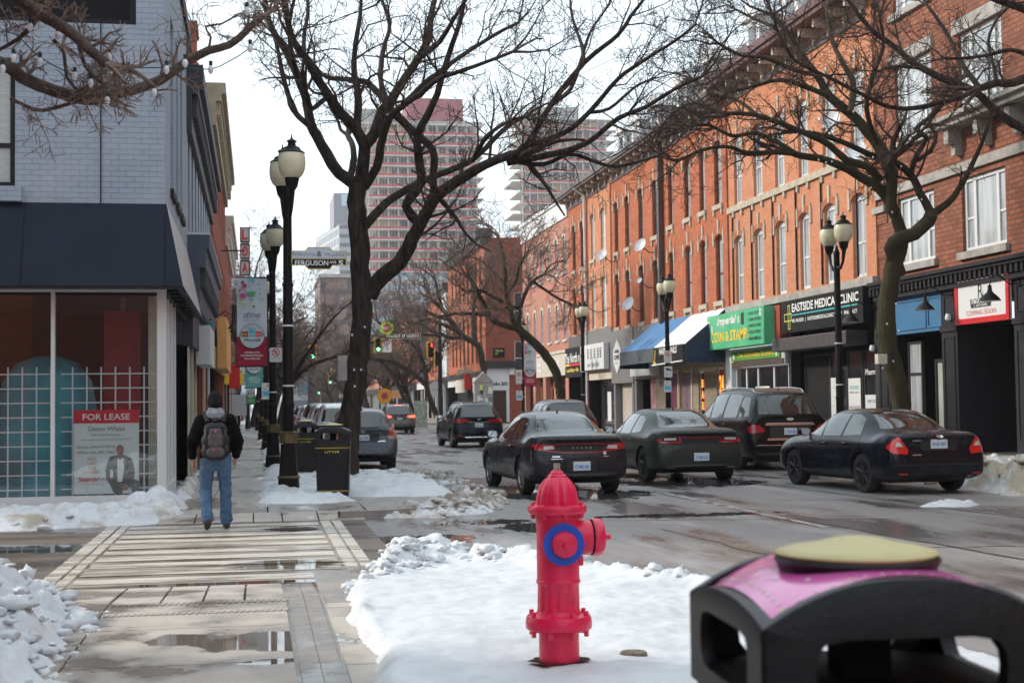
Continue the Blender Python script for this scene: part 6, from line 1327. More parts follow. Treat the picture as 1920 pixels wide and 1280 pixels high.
# far kerbside boxes on left
q=onz(487,833,.1)
b=MB(); q2=onz(491,806,.1); b.lathe([(.2,.1),(.2,.9),(.22,.95),(.1,1.05)],(q2.x,q2.y,0),14); top('litter_bin',b,pinkw,(q2.x,q2.y,.1),'small far bin with a pink top on the left pavement','litter bin',smooth=True)
# ============================================================ string lights bulbs material
bulb=mat('frosted_bulb',(.85,.88,.92),.3,coat=.5)
# ============================================================ cars
tyre=mat('tyre_rubber',(.018,.017,.017),.85,c2=(.035,.032,.03),sc=8,bump=.2); alloy=mat('alloy_rim',(.38,.38,.39),.35,metal=.7,c2=(.22,.21,.2),sc=6); darkrim=mat('dark_rim',(.03,.03,.032),.45,metal=.3)
cglass=mat('car_glass',(.006,.008,.009),.02,spec=.9,coat=.4,c2=(.02,.024,.026),sc=2); trimb=mat('black_trim',(.014,.014,.015),.5); chrome=mat('chrome_trim',(.65,.66,.68),.15,metal=.9)
tail=mat('tail_lamp_red',(.42,.006,.012),.12,coat=.8,c2=(.28,.004,.01),sc=14); tailw=mat('tail_lamp_clear',(.62,.60,.60),.15,coat=.6); platem=mat('licence_plate_white',(.70,.73,.76),.5); brakeon=mat('brake_lamp_lit',(1,.10,.06),.3,emit=2.2)
def paint(name,c,rough=.25,metal=.3,c2=None): return mat(name,c,rough,metal=metal,c2=c2 or tuple(x*1.25+.002 for x in c),sc=2.2,coat=.28,rvar=.05,det=6,spec=.2)
def interp(tab,x):
    # smooth (pchip-like) interpolation of rows (x, v1, v2...)
    for i in range(len(tab)-1):
        if x<=tab[i+1][0] or i==len(tab)-2:
            a,b=tab[i],tab[i+1]; t=max(0,min(1,(x-a[0])/(b[0]-a[0]))); return [p+(q-p)*t for p,q in zip(a[1:],b[1:])]
def make_car(name,label,cat,L,W,H,body,kind='sedan',pmat=None,rim=alloy,wb=None,ro=1.0,wr=.335,plate_t='CWMK·304',tails=None,det=None,group='cars on the street',lowres=False,roofrails=False,platez=.78,sink=.06,belt=.93):
    """length axis +Y (front), rear bumper at y=0, x right, z up; body = table of stations (y/L, w/W, zb, zbelt, ztop, k) ; k=1 greenhouse,0 deck"""
    r=empty(name,(0,0,0),label,cat,group); hw=W/2; pm=pmat; T0=[]
    rings=[]
    for (y,ws,zb,zbl,zt,k,rw) in body:
        w=hw*ws; y=y*L; pts=[]
        zl=zb+.02
        if k>0:
            re=hw*rw
            side=[(.55*w,zb),(.93*w,zl),(w*.995,.36),(w,.60),(w*.985,zbl-.10),(w*.935,zbl),((w*.935*.45+re*.55)+.018,zbl+(zt-.06-zbl)*.55),(re,zt-.055),(re*.82,zt-.012),(re*.4,zt)]
        else:
            side=[(.55*w,zb),(.93*w,zl),(w*.995,.36),(w,.60),(w*.985,zbl-.10),(w*.95,zbl-.02),(w*.88,zt-.025+.0),(w*.72,zt-.008),(w*.5,zt),(w*.25,zt+.004)]
        rings.append((y,side))
    n=len(rings[0][1]); V=[];F=[]
    def ydef(y,z,x,first):
        # rear face shape: bumper bulges, hatch leans forward
        return y
    for ri,(y,side) in enumerate(rings):
        for x,z in side: V.append([x,y,z])
        for x,z in side[::-1]: V.append([-x,y,z])
    N=2*n
    for i in range(len(rings)-1):
        for k in range(N): F.append((i*N+k,i*N+(k+1)%N,(i+1)*N+(k+1)%N,(i+1)*N+k))
    for base in (0,(len(rings)-1)*N):
        for k in range(n-1): F.append((base+k,base+k+1,base+N-2-k,base+N-1-k))
    # rear profile offset
    for v in V:
        if v[1]<.45*1.0:
            z=v[2]; f=max(0,1-v[1]/.45); s=det['rear'] if det and 'rear' in det else [(.2,.12),(.34,.03),(.5,0),(.62,.01),(.70,.06),(.95,.08),(1.1,.06)]
            for i in range(len(s)-1):
                if s[i][0]<=z<=s[i+1][0]: t=(z-s[i][0])/(s[i+1][0]-s[i][0]); o=s[i][1]+(s[i+1][1]-s[i][1])*t; break
            else: o=s[0][1] if z<s[0][0] else s[-1][1]
            v[1]+=o*f + .10*(abs(v[0])/hw)**3*f
        if v[1]>L-.5: v[1]-= .16*(abs(v[0])/hw)**2.5*max(0,(v[1]-L+.5)/.5)
    b=MB(); b.add([tuple(v) for v in V],F); bo=b.build('body',[pm,trimb],r,local=True); me=bo.data
    md=bo.modifiers.new('s','SUBSURF'); md.levels=3 if not lowres else 2; md.render_levels=md.levels
    # wheel wells cut out of the finished shell
    rear=ro; front=ro+wb; cut=MB()
    for yc in (rear,front):
        cut.tube([(-W,yc,wr-.02),(W,yc,wr-.02)],wr*1.16,40)
    co=cut.build('cutter',[trimb],None,local=True)
    md=bo.modifiers.new('b','BOOLEAN'); md.operation='DIFFERENCE'; md.object=co; md.solver='EXACT'
    bakemods(bo); bpy.data.objects.remove(co)
    for p in bo.data.polygons:
        p.use_smooth=True
        c=p.center
        if abs(c.x)<hw*.80 and c.z<.75 and min(abs(c.y-rear),abs(c.y-front))<wr*1.2 and abs((Vector((0,c.y,c.z))-Vector((0,rear if abs(c.y-rear)<abs(c.y-front) else front,wr-.02))).length-wr*1.16)<.02: p.material_index=1
        if c.z<.30: p.material_index=1
    try: bo.data.set_sharp_from_angle(angle=R(40))
    except Exception: pass
    bm=bmesh.new(); bm.from_mesh(bo.data); bvh=BVHTree.FromBMesh(bm); bm.free()
    def decal(nm,pts,m,face='rear',off=.006,parent=None,sub=.07,yaw=0,thick=0):
        """project a 2-D outline onto the shell. rear: (x,z) cast +Y ; left/right: (y,z) cast ±X ; yaw turns the rear direction"""
        if face=='rear': d=Vector((math.sin(yaw),math.cos(yaw),0)); u=Vector((math.cos(yaw),-math.sin(yaw),0)); o=Vector((0,.12,0))-d*4
        elif face=='left': d=Vector((1,0,0)); u=Vector((0,1,0)); o=Vector((-3,0,0))
        elif face=='right': d=Vector((-1,0,0)); u=Vector((0,1,0)); o=Vector((3,0,0))
        elif face=='top': d=Vector((0,0,-1)); u=Vector((1,0,0)); o=Vector((0,0,3))
        v=Vector((0,0,1)) if face!='top' else Vector((0,1,0))
        bm=bmesh.new(); f=bm.faces.new([bm.verts.new((p[0],p[1],0)) for p in pts]); bmesh.ops.triangulate(bm,faces=[f])
        for _ in range(7):
            es=[e for e in bm.edges if e.calc_length()>sub]
            if not es: break
            bmesh.ops.subdivide_edges(bm,edges=es,cuts=1); bmesh.ops.triangulate(bm,faces=bm.faces[:])
        bad=[]
        for q in bm.verts:
            s=o+u*q.co.x+v*q.co.y; h=bvh.ray_cast(s,d)
            if h[0] is None: bad.append(q); continue
            q.co=h[0]-d*off
        if bad: bmesh.ops.delete(bm,geom=bad,context='VERTS')
        me=bpy.data.meshes.new(nm)
        for f in bm.faces: f.smooth=True
        bmesh.ops.recalc_face_normals(bm,faces=bm.faces); bm.to_mesh(me); bm.free(); me.materials.append(m)
        ob=bpy.data.objects.new(nm,me); COL.objects.link(ob); ob.parent=parent or r; return ob
    mir=lambda pts:[(-x,z) for x,z in pts]
    # windows
    rwin=det['rwin']; decal('rear_window',rwin,cglass,sub=.06)
    for sd_ in ('left','right'):
        for wp in det['swin']: decal('side_window',[(y*L,z) for y,z in wp],cglass,sd_,sub=.08)
        for sm in det.get('seams',[]):
            for i in range(len(sm)-1):
                (y0,z0),(y1,z1)=sm[i],sm[i+1]; y0*=L;y1*=L; dx,dz=y1-y0,z1-z0; l=math.hypot(dx,dz); nx,nz=-dz/l*.006,dx/l*.006
                decal('door_seam',[(y0-nx,z0-nz),(y1-nx,z1-nz),(y1+nx,z1+nz),(y0+nx,z0+nz)],trimb,sd_,.002,sub=.12)
        for (y,z) in det.get('handles',[]):
            h=bvh.ray_cast(Vector((-3 if sd_=='left' else 3,y*L,z)),Vector((1 if sd_=='left' else -1,0,0)))
            if h[0]: x=h[0].x; s=-1 if sd_=='left' else 1; b=MB(); b.tube([(x+s*.012,y*L-.09,z),(x+s*.03,y*L-.06,z),(x+s*.03,y*L+.06,z),(x+s*.012,y*L+.09,z)],.013,6); b.build('door_handle',pm,r,local=True)
        decal('sill_trim',[(.26*L,.24),(.74*L,.24),(.74*L,.30),(.26*L,.30)],trimb,sd_,.004,sub=.15)
    for nm,pts,m,kw in det['rear_decals'](tail,tailw,trimb,chrome,pm):
        if kw.pop('both',False):
            kw2=dict(kw); kw2['yaw']=-kw2.get('yaw',0); decal(nm,pts,m,**kw); decal(nm,mir(pts),m,**kw2)
        else: decal(nm,pts,m,**kw)
    # licence plate
    h=bvh.ray_cast(Vector((det.get('px',0),-3,platez)),Vector((0,1,0))); py=h[0].y if h[0] else 0
    b=MB(); b.box(det.get('px',0)-.155,det.get('px',0)+.155,py-.022,py-.010,platez-.078,platez+.078); lp=b.build('licence_plate',platem,r,local=True,bev=.004)
    t=text(plate_t,(det.get('px',0),py-.0225,platez-.012),(1,0,0),(0,0,1),.25,.072,T['blue'],None,'plate_number',depth=.002,bold=.03)
    if t: t.parent=lp
    # mirrors, antenna
    for s in (-1,1):
        yy=det['mirror'][0]*L; zz=det['mirror'][1]; h=bvh.ray_cast(Vector((s*3,yy,zz-.03)),Vector((-s,0,0))); x=h[0].x if h[0] else s*hw*.9
        b=MB(); c=Vector((x+s*.12,yy+.02,zz+.03)); b.lathe([(.02,-.10),(.07,-.075),(.085,0),(.07,.075),(.02,.10)],c,12,Matrix(((0,0,1),(0,.75,0),(0,0,0)))@Matrix.Identity(3) if False else Matrix(((0,0,1.15),(.9,0,0),(0,.85,0)))); b.tube([(x-s*.02,yy+.03,zz-.03),(x+s*.06,yy+.02,zz)],.022,6); m_=b.build('mirror',pm,r,local=True,smooth=True)
        b=MB(); b.prism(rr_poly(.17,.11,.04),(c.x,yy-.062,c.z),(1,0,0),(0,0,1),(0,.01,0)); b.build('mirror_glass',tailw if lowres else mat_mirror,m_,local=True)
    if det.get('fin',True):
        h=bvh.ray_cast(Vector((0,det.get('finy',.38)*L,3)),Vector((0,0,-1))); z=h[0].z; y=h[0].y; b=MB(); b.add([(-.02,y-.05,z-.01),(.02,y-.05,z-.01),(0,y+.09,z-.01),(0,y-.05,z+.055)],[(0,1,2),(0,3,1),(1,3,2),(2,3,0)]); b.build('antenna_fin',trimb,r,local=True)
    if roofrails:
        for s in (-1,1):
            pts=[]
            for f in (.14,.17,.3,.45,.58,.62):
                h=bvh.ray_cast(Vector((s*hw*.60,f*L,3)),Vector((0,0,-1))); pts.append((s*hw*.60,f*L,h[0].z+(.05 if .15<f<.6 else -.01)))
            b=MB(); b.tube(pts,.018,8); b.build('roof_rail',chrome,r,local=True,smooth=True)
    # wheels
    for yc in (rear,front):
        for s in (-1,1):
            w0=empty('wheel_hub',(0,0,0)) if False else None
            b=MB(); mm=Matrix(((0,0,s),(0,1,0),(-s,0,0))) ; tw_=.21
            xo=hw-.035
            b.lathe([(wr*.62,-tw_),(wr*.93,-tw_),(wr,-tw_*.85),(wr,-.03),(wr*.97,-.005),(wr*.88,.0),(wr*.70,-.012),(wr*.66,-.03)],(s*xo,yc,wr-.0),36,mm); wh=b.build('wheel',tyre,r,local=True,smooth=True)
            b=MB(); b.lathe([(wr*.70,-.03),(wr*.70,-.012),(wr*.66,-.008),(wr*.62,-.04),(wr*.60,-.12)],(s*xo,yc,wr),30,mm)
            ns=det.get('spokes',5)
            for k in range(ns):
                a=2*math.pi*k/ns+.3; ca,sa=math.cos(a),math.sin(a)
                for da in ((-.09,.09) if det.get('split') else (0,)):
                    p0=Vector((s*(xo-.035),yc,wr)); e=Vector((0,math.cos(a+da),math.sin(a+da))); 
                    b.tube([p0+Vector((0,ca,sa))*wr*.08,p0+e*wr*.4+Vector((s*.004,0,0)),p0+e*wr*.66+Vector((s*.012,0,0))],[.035,.022,.03] if not det.get('split') else [.025,.015,.018],6)
            b.lathe([(.07,-.06),(.06,-.03),(.025,-.022),(.01,-.02)],(s*xo,yc,wr),16,mm); b.build('rim',rim,wh,local=True,smooth=True)
            b=MB(); b.lathe([(wr*.55,-.14),(.02,-.13)],(s*xo,yc,wr),20,mm); b.build('brake_disc',trimb,wh,local=True)
    b=MB(); b.box(-hw*.74,hw*.74,.55,L-.5,.19,.27); b.build('underbody',trimb,r,local=True)
    return r
mat_mirror=mat('mirror_glass',(.75,.78,.78),.05,metal=1)
rr2=lambda x0,x1,z0,z1,k=.04:[(x1-k,z0),(x1,z0+k),(x1,z1-k),(x1-k,z1),(x0+k,z1),(x0,z1-k),(x0,z0+k),(x0+k,z0)]
# ---- station tables: (y/L, width, z underside, z belt, z top, greenhouse?, roof half width)
SED=[(0,.86,.34,.86,.95,0,.5),(.015,.93,.27,.90,1.03,0,.5),(.07,.985,.22,.92,1.07,0,.5),(.145,1,.2,.925,1.075,0,.5),(.175,1,.2,.925,1.115,1,.60),(.27,1,.2,.92,1.34,1,.60),(.345,1,.2,.915,1.44,1,.60),(.45,1,.2,.905,1.47,1,.61),(.57,1,.2,.90,1.45,1,.60),(.66,1,.2,.89,1.28,1,.60),(.755,1,.2,.88,1.00,1,.66),(.80,1,.2,.865,.985,0,.5),(.92,.975,.21,.80,.90,0,.5),(.98,.90,.26,.70,.78,0,.5),(1,.80,.34,.60,.66,0,.5)]
SUV=[(0,.88,.40,.98,1.10,0,.5),(.012,.95,.32,1.04,1.22,1,.60),(.06,.99,.27,1.06,1.50,1,.62),(.10,1,.25,1.065,1.62,1,.64),(.18,1,.24,1.06,1.69,1,.65),(.35,1,.24,1.045,1.72,1,.655),(.52,1,.24,1.03,1.71,1,.65),(.60,1,.24,1.02,1.62,1,.65),(.70,1,.24,1.01,1.30,1,.66),(.765,1,.24,1.0,1.12,1,.70),(.81,1,.24,.99,1.10,0,.5),(.93,.97,.26,.92,1.0,0,.5),(.985,.90,.32,.80,.88,0,.5),(1,.82,.4,.68,.72,0,.5)]
def scale_tab(t,sz,H): return [(a,b,c,d*sz,e*sz,k,w) for a,b,c,d,e,k,w in t]
def seds(H): s=H/1.47; return scale_tab(SED,s,H)
def suvs(H): s=H/1.72; return scale_tab(SUV,s,H)
# 1 compact sedan with full-width lamp bar
def dart_rear(tail,tailw,trimb,chrome,pm):
    return [('tail_lamp_bar',[(-.62,.815),(-.48,.86),(.48,.86),(.62,.815),(.62,.80),(.47,.785),(.40,.745),(-.40,.745),(-.47,.785),(-.62,.80)],trimb,{}),
     ('tail_lamp',[(.42,.75),(.60,.775),(.80,.80),(.87,.85),(.86,.895),(.66,.90),(.45,.88),(.42,.84)],tail,dict(both=True,yaw=-.25,sub=.05)),
     ('tail_lamp_clear',[(.46,.81),(.66,.80),(.66,.86),(.50,.865)],tailw,dict(both=True,off=.010,yaw=-.15,sub=.05)),
     ('tail_lamp_line',[(-.45,.885),(.45,.885),(.45,.90),(-.45,.90)],tail,dict(off=.010)),('tail_lamp_line',[(-.42,.755),(-.36,.735),(.36,.735),(.42,.755),(.42,.775),(.35,.752),(-.35,.752),(-.42,.775)],tail,dict(off=.010)),
     ('trunk_seam',[(-.58,.60),(-.56,.592),(.56,.592),(.58,.60),(.56,.603),(-.56,.603)],trimb,{}),('trunk_seam',[(.56,.60),(.66,.72),(.675,.72),(.58,.595)],trimb,dict(both=True)),
     ('plate_recess',rr2(-.30,.34,.42,.61,.04) if False else rr2(-.27,.27,.41,.595),trimb,{}),
     ('bumper_lower',[(-.80,.25),(.80,.25),(.76,.36),(.55,.40),(-.55,.40),(-.76,.36)],trimb,{}),
     ('spoiler_lip',[(-.70,.975),(.70,.975),(.66,1.0),(-.66,1.0)],trimb,dict(off=.02)),
     ('badge',[(-.52,.665),(-.38,.665),(-.38,.69),(-.52,.69)],chrome,dict(off=.010)),('badge',[(-.54,.63),(-.34,.63),(-.34,.645),(-.54,.645)],chrome,dict(off=.010)),('badge',[(.40,.665),(.50,.665),(.50,.68),(.40,.68)],chrome,dict(off=.010)),('badge',rr2(.40,.46,.70,.76,.015),chrome,dict(off=.010))]
SW_SED=[[(.285,.955),(.375,.955),(.375,1.32),(.345,1.33),(.305,1.24),(.275,1.05)][0:0] or [(.270,.99),(.40,.965),(.405,1.345),(.355,1.34),(.305,1.26)],[(.415,.962),(.56,.955),(.59,1.30),(.52,1.36),(.42,1.35)],[(.575,.955),(.715,.95),(.66,1.17),(.605,1.29)]]
SEAM_SED=[[(.405,1.36),(.405,.95),(.41,.5),(.405,.30)],[(.27,.99),(.255,.86),(.285,.72),(.32,.55)],[(.568,1.3),(.57,.95),(.60,.6),(.60,.30)],[(.405,.30),(.60,.30)],[(.715,.95),(.735,.8),(.715,.35)]]
DET_SED=dict(rwin=[(-.60,1.10),(.60,1.10),(.56,1.17),(.46,1.37),(.42,1.395),(-.42,1.395),(-.46,1.37),(-.56,1.17)],swin=SW_SED,seams=SEAM_SED,handles=[(.355,.84),(.52,.83)],mirror=(.70,.99),finy=.37,rear_decals=dart_rear)
gpaint=paint('graphite_car_paint',(.020,.019,.025)); 
q=onz(977,925); dart=make_car('parked_car'[0:0] or 'compact_sedan','dark graphite compact sedan with a full width tail lamp bar, driving behind the red hydrant','car',4.67,1.83,1.47,seds(1.47),pmat=gpaint,wb=2.70,ro=.98,plate_t='CWMK·304',platez=.51,det=dict(DET_SED,spokes=5,split=True))
dart.location=(q.x+.915,q.y-.98,0); dart.rotation_euler=(0,0,R(3))
for k,ch in enumerate('DODGE'): t=text(ch,(-.16+.08*k,.0,.0),(1,0,0),(0,0,1),.03,.028,chrome,None,'badge_letter',depth=0,bold=.04); t.parent=dart; t.location=(0,.058,.825)
# 2 olive coupe-like sedan
def charger_rear(tail,tailw,trimb,chrome,pm):
    return [('tail_lamp_bar',[(-.86,.90),(-.80,.93),(-.40,.955),(.40,.955),(.80,.93),(.86,.90),(.84,.80),(.78,.78),(.45,.77),(.36,.80),(-.36,.80),(-.45,.77),(-.78,.78),(-.84,.80)],trimb,dict(sub=.06)),
     ('tail_lamp',[(.40,.79),(.45,.785),(.80,.795),(.86,.82),(.86,.885),(.80,.88),(.80,.83),(.46,.82),(.40,.835)],tail,dict(both=True,off=.012,sub=.05)),
     ('tail_lamp_line',[(-.42,.895),(.42,.895),(.42,.912),(-.42,.912)],tail,dict(off=.012)),('tail_lamp_line',[(.38,.80),(.42,.80),(.46,.91),(.43,.91)],tail,dict(off=.013,both=True)),
     ('tail_lamp_clear',[(.50,.85),(.74,.85),(.74,.89),(.50,.895)],tailw,dict(both=True,off=.013)),
     ('trunk_seam',[(-.52,.665),(.52,.665),(.50,.655),(-.50,.655)],trimb,{}),('trunk_seam',[(.52,.66),(.56,.77),(.575,.77),(.535,.655)],trimb,dict(both=True)),
     ('plate_recess',[(-.36,.42),(.36,.42),(.26,.60),(-.26,.60)],trimb,{}),('bumper_lower',[(-.78,.24),(.78,.24),(.70,.34),(-.70,.34)],trimb,{}),
     ('exhaust_tip',[(.52,.29),(.72,.29),(.72,.33),(.52,.33)],chrome,dict(both=True,off=.012)),('spoiler_lip',[(-.80,.985),(.80,.985),(.74,1.03),(-.74,1.03)],trimb,dict(off=.035))]
olive=paint('matt_olive_car_paint',(.026,.033,.026),rough=.4,metal=.2)
q=onz(1207,903); ch_=make_car('muscle_sedan','matt olive green low sedan with dark wheels, between the graphite sedan and the black SUV','car',5.04,1.90,1.48,seds(1.48),pmat=olive,rim=darkrim,wb=3.05,ro=1.05,wr=.35,plate_t='CVHM 236',platez=.52,det=dict(DET_SED,rear_decals=charger_rear,swin=[[(.285,1.0),(.40,.965),(.405,1.32),(.36,1.32),(.315,1.25)],SW_SED[1],SW_SED[2]]))
ch_.location=(q.x+.93,q.y-1.0,0); ch_.rotation_euler=(0,0,R(1.5))
# 3 navy black parked sedan
def fusion_rear(tail,tailw,trimb,chrome,pm):
    return [('tail_lamp',[(.54,.76),(.56,.68),(.82,.70),(.90,.80),(.80,.91),(.70,.98),(.64,.90)],mat('tail_lamp_bright_red',(.68,.012,.012),.15,coat=.8),dict(both=True,yaw=-.30,sub=.04)),
     ('tail_lamp_clear',[(.63,.81),(.76,.81),(.74,.88),(.68,.885)],tailw,dict(both=True,off=.012,yaw=-.30,sub=.05)),
     ('trunk_seam',[(-.52,.60),(.52,.60),(.52,.592),(-.52,.592)],trimb,{}),('high_brake_lamp',[(-.30,1.045),(.30,1.045),(.27,1.065),(-.27,1.065)],tail,dict(off=.012)),
     ('plate_recess',rr2(-.34,.34,.74,.95,.03),trimb,{}),('emblem',[(.07*math.cos(k*.5),.972+.026*math.sin(k*.5)) for k in range(12)],chrome,dict(off=.016)),
     ('badge',[(-.50,.66),(-.34,.66),(-.34,.68),(-.50,.68)],chrome,dict(off=.01)),('badge',[(-.48,.90),(-.33,.90),(-.33,.915),(-.48,.915)],chrome,dict(off=.01)),
     ('bumper_strip',[(-.84,.50),(.84,.50),(.84,.515),(-.84,.515)],chrome if False else trimb,{}),('bumper_lower',[(-.78,.22),(.78,.22),(.76,.33),(-.76,.33)],trimb,{}),
     ('reflector',[(.60,.34),(.76,.34),(.76,.37),(.60,.37)],tail,dict(both=True)),('exhaust_tip',[(.50,.27),(.60,.27),(.60,.32),(.50,.32)],chrome,dict(off=.01))]
navyp=paint('navy_black_car_paint',(.004,.006,.013))
q=onz(1620,922.6); fu=make_car('parked_sedan','navy black sedan with bright red tail lamps, parked by the right snow bank','car',4.84,1.87,1.45,seds(1.45),pmat=navyp,rim=darkrim,wb=2.73,ro=1.12,wr=.34,plate_t='BXJD·087',platez=.85,det=dict(DET_SED,rear_decals=fusion_rear,spokes=7))
fu.location=(q.x+.90,q.y-1.15,0); fu.rotation_euler=(0,0,R(3.5))
# 4 big black SUV
def qx_rear(tail,tailw,trimb,chrome,pm):
    return [('tail_lamp',[(.60,.93),(.64,.88),(.92,.86),(1.0,.92),(1.0,1.02),(.86,1.07),(.72,1.05)],tail,dict(both=True,yaw=-.25,sub=.05)),
     ('chrome_bar',[(-.62,1.04),(.62,1.04),(.56,1.10),(-.56,1.10)],chrome,dict(off=.014)),('chrome_bar',[(-.58,.70),(.58,.70),(.56,.75),(-.56,.75)],chrome,dict(off=.014)),
     ('plate_recess',rr2(-.50,.50,.76,1.03,.03),trimb,{}),('tailgate_seam',[(-.86,.60),(.86,.60),(.86,.585),(-.86,.585)],chrome,{}),('badge',[(.66,.77),(.84,.77),(.84,.80),(.66,.80)],chrome,dict(off=.01)),
     ('emblem',[(.09*math.cos(k*.5),1.18+.035*math.sin(k*.5)) for k in range(12)],chrome,dict(off=.014)),('bumper_lower',[(-.88,.28),(.88,.28),(.84,.42),(-.84,.42)],trimb,{})]
REAR_SUV=[(.2,.14),(.38,.03),(.55,0),(.66,.03),(.74,.09),(1.1,.12),(1.3,.20),(1.55,.33),(1.75,.30),(2.2,.28)]
SW_SUV=[[(.075,1.12),(.175,1.10),(.20,1.42),(.19,1.52),(.13,1.50)],[(.205,1.10),(.37,1.085),(.375,1.58),(.26,1.575),(.215,1.53)],[(.39,1.085),(.53,1.075),(.555,1.54),(.50,1.58),(.395,1.585)],[(.545,1.075),(.69,1.06),(.61,1.43),(.57,1.52)]]
SEAM_SUV=[[(.38,1.6),(.38,1.07),(.385,.5),(.38,.34)],[(.20,1.12),(.19,.95),(.23,.75),(.30,.5)],[(.54,1.5),(.54,1.07),(.57,.6),(.57,.34)],[(.70,1.06),(.71,.9),(.70,.4)]]
def dsuv(H,rw,**k):
    s=H/1.72; d=dict(rwin=[(x,z*s) for x,z in rw],swin=[[(y,z*s) for y,z in w_] for w_ in SW_SUV],seams=[[(y,z*s) for y,z in w_] for w_ in SEAM_SUV],handles=[(.33,.94*s),(.50,.93*s)],mirror=(.665,1.12*s),rear=[(z*s,o) for z,o in REAR_SUV],finy=.16); d.update(k); return d
blackp=paint('black_car_paint',(.004,.004,.005))
RW=[(-.68,1.16),(.68,1.16),(.60,1.50),(.54,1.56),(-.54,1.56),(-.60,1.50)]
q=onz(1405,880); qx=make_car('large_suv','large black SUV with chrome roof rails and chrome bars, parked ahead of the navy sedan','car',5.30,2.03,1.92,suvs(1.92),pmat=blackp,rim=alloy,wb=3.07,ro=1.15,wr=.40,plate_t='CTRW·303',platez=.90,roofrails=True,det=dsuv(1.92,[(x*1.08,z) for x,z in RW],rear_decals=qx_rear))
qx.location=(11.05+.95,q.y-1.1,0); qx.rotation_euler=(0,0,R(2))
# 5 grey compact wagon parked left
def matrix_rear(tail,tailw,trimb,chrome,pm):
    return [('tail_lamp',[(.60,.88),(.62,.76),(.84,.76),(.90,.90),(.86,1.08),(.74,1.10),(.66,1.0)],mat('tail_lamp_faded_red',(.45,.06,.06),.2,coat=.7),dict(both=True,yaw=-.3,sub=.05)),
     ('tail_lamp_clear',[(.64,.77),(.84,.77),(.86,.86),(.64,.86)],mat('tail_lamp_amber',(.45,.30,.2),.2,coat=.6),dict(both=True,yaw=-.3,off=.012,sub=.05)),
     ('plate_recess',rr2(-.40,.40,.70,.90,.03),trimb,{}),('tailgate_seam',[(-.62,.60),(.62,.60),(.62,.59),(-.62,.59)],trimb,{}),('emblem',[(.065*math.cos(k*.5),.965+.04*math.sin(k*.5)) for k in range(12)],chrome,dict(off=.014)),
     ('bumper_lower',[(-.80,.26),(.80,.26),(.76,.42),(-.76,.42)],trimb,{}),('badge',[(.36,.70),(.56,.70),(.54,.74),(.36,.72)],chrome,dict(off=.01)),('wiper',[(-.05,1.03),(.40,1.05),(.40,1.065),(-.05,1.055)],trimb,dict(off=.016))]
slate=paint('slate_grey_car_paint',(.075,.085,.10),metal=.4)
mx_=make_car('compact_wagon','slate grey compact wagon parked beyond the big tree on the left','car',4.35,1.77,1.55,suvs(1.55),pmat=slate,wb=2.6,ro=.85,wr=.32,plate_t='BLJH 922',platez=.80,det=dsuv(1.55,[(x*.96,z*1.03) for x,z in RW],rear_decals=matrix_rear))
q=onz(747,878); mx_.location=(q.x-.93,q.y-.7,0); mx_.rotation_euler=(0,0,R(-1))
# 6 silver SUV ahead of it
def plain_rear(tail,tailw,trimb,chrome,pm):
    return [('tail_lamp',[(.52,.98),(.56,.92),(.86,.90),(.92,1.0),(.84,1.04),(.60,1.03)],tail,dict(both=True,yaw=-.25,sub=.05)),('plate_recess',rr2(-.34,.34,.74,.92,.03),trimb,{}),('chrome_bar',[(-.45,.95),(.45,.95),(.43,.98),(-.43,.98)],chrome,dict(off=.014)),
      ('bumper_lower',[(-.80,.26),(.80,.26),(.78,.46),(-.78,.46)],trimb,{}),('emblem',[(.06*math.cos(k*.5),1.04+.035*math.sin(k*.5)) for k in range(12)],chrome,dict(off=.014))]
silver=paint('silver_car_paint',(.50,.51,.52),metal=.35)
rg=make_car('silver_suv','silver SUV parked ahead of the slate grey wagon, half behind the bins','car',4.63,1.84,1.70,suvs(1.70),pmat=silver,wb=2.7,ro=.95,wr=.36,plate_t='CKLN 418',platez=.82,det=dsuv(1.70,RW,rear_decals=plain_rear),lowres=True)
rg.location=(2.55,42.2,0)
# 7 Lexus-like
def lex_rear(tail,tailw,trimb,chrome,pm):
    return [('tail_lamp',[(.30,1.02),(.34,.96),(.80,.92),(.92,.98),(.94,1.06),(.80,1.07),(.50,1.06)],tail,dict(both=True,yaw=-.2,sub=.05)),('chrome_bar',[(-.40,.93),(.40,.93),(.38,.96),(-.38,.96)],chrome,dict(off=.014)),('plate_recess',rr2(-.34,.34,.74,.92,.03),trimb,{}),
      ('bumper_lower',[(-.84,.26),(.84,.26),(.80,.40),(-.80,.40)],trimb,{}),('reflector',[(.66,.44),(.84,.46),(.84,.49),(.66,.48)],tail,dict(both=True)),('skid_bar',[(-.50,.36),(.50,.36),(.56,.42),(-.56,.42)],chrome,dict(off=.012)),('emblem',[(.065*math.cos(k*.5),1.05+.04*math.sin(k*.5)) for k in range(12)],chrome,dict(off=.014))]
q=onz(905,838); lx=make_car('crossover_suv','dark blue black crossover SUV driving in the middle lane, in front of the corner building','car',4.89,1.895,1.70,suvs(1.70),pmat=navyp,wb=2.79,ro=1.0,wr=.37,plate_t='CMPT 871',platez=.83,det=dsuv(1.70,RW,rear_decals=lex_rear),roofrails=True)
q2=onz(838,834); lx.location=((q.x+q2.x)/2+.2,q.y-.9,0); lx.rotation_euler=(0,0,R(2))
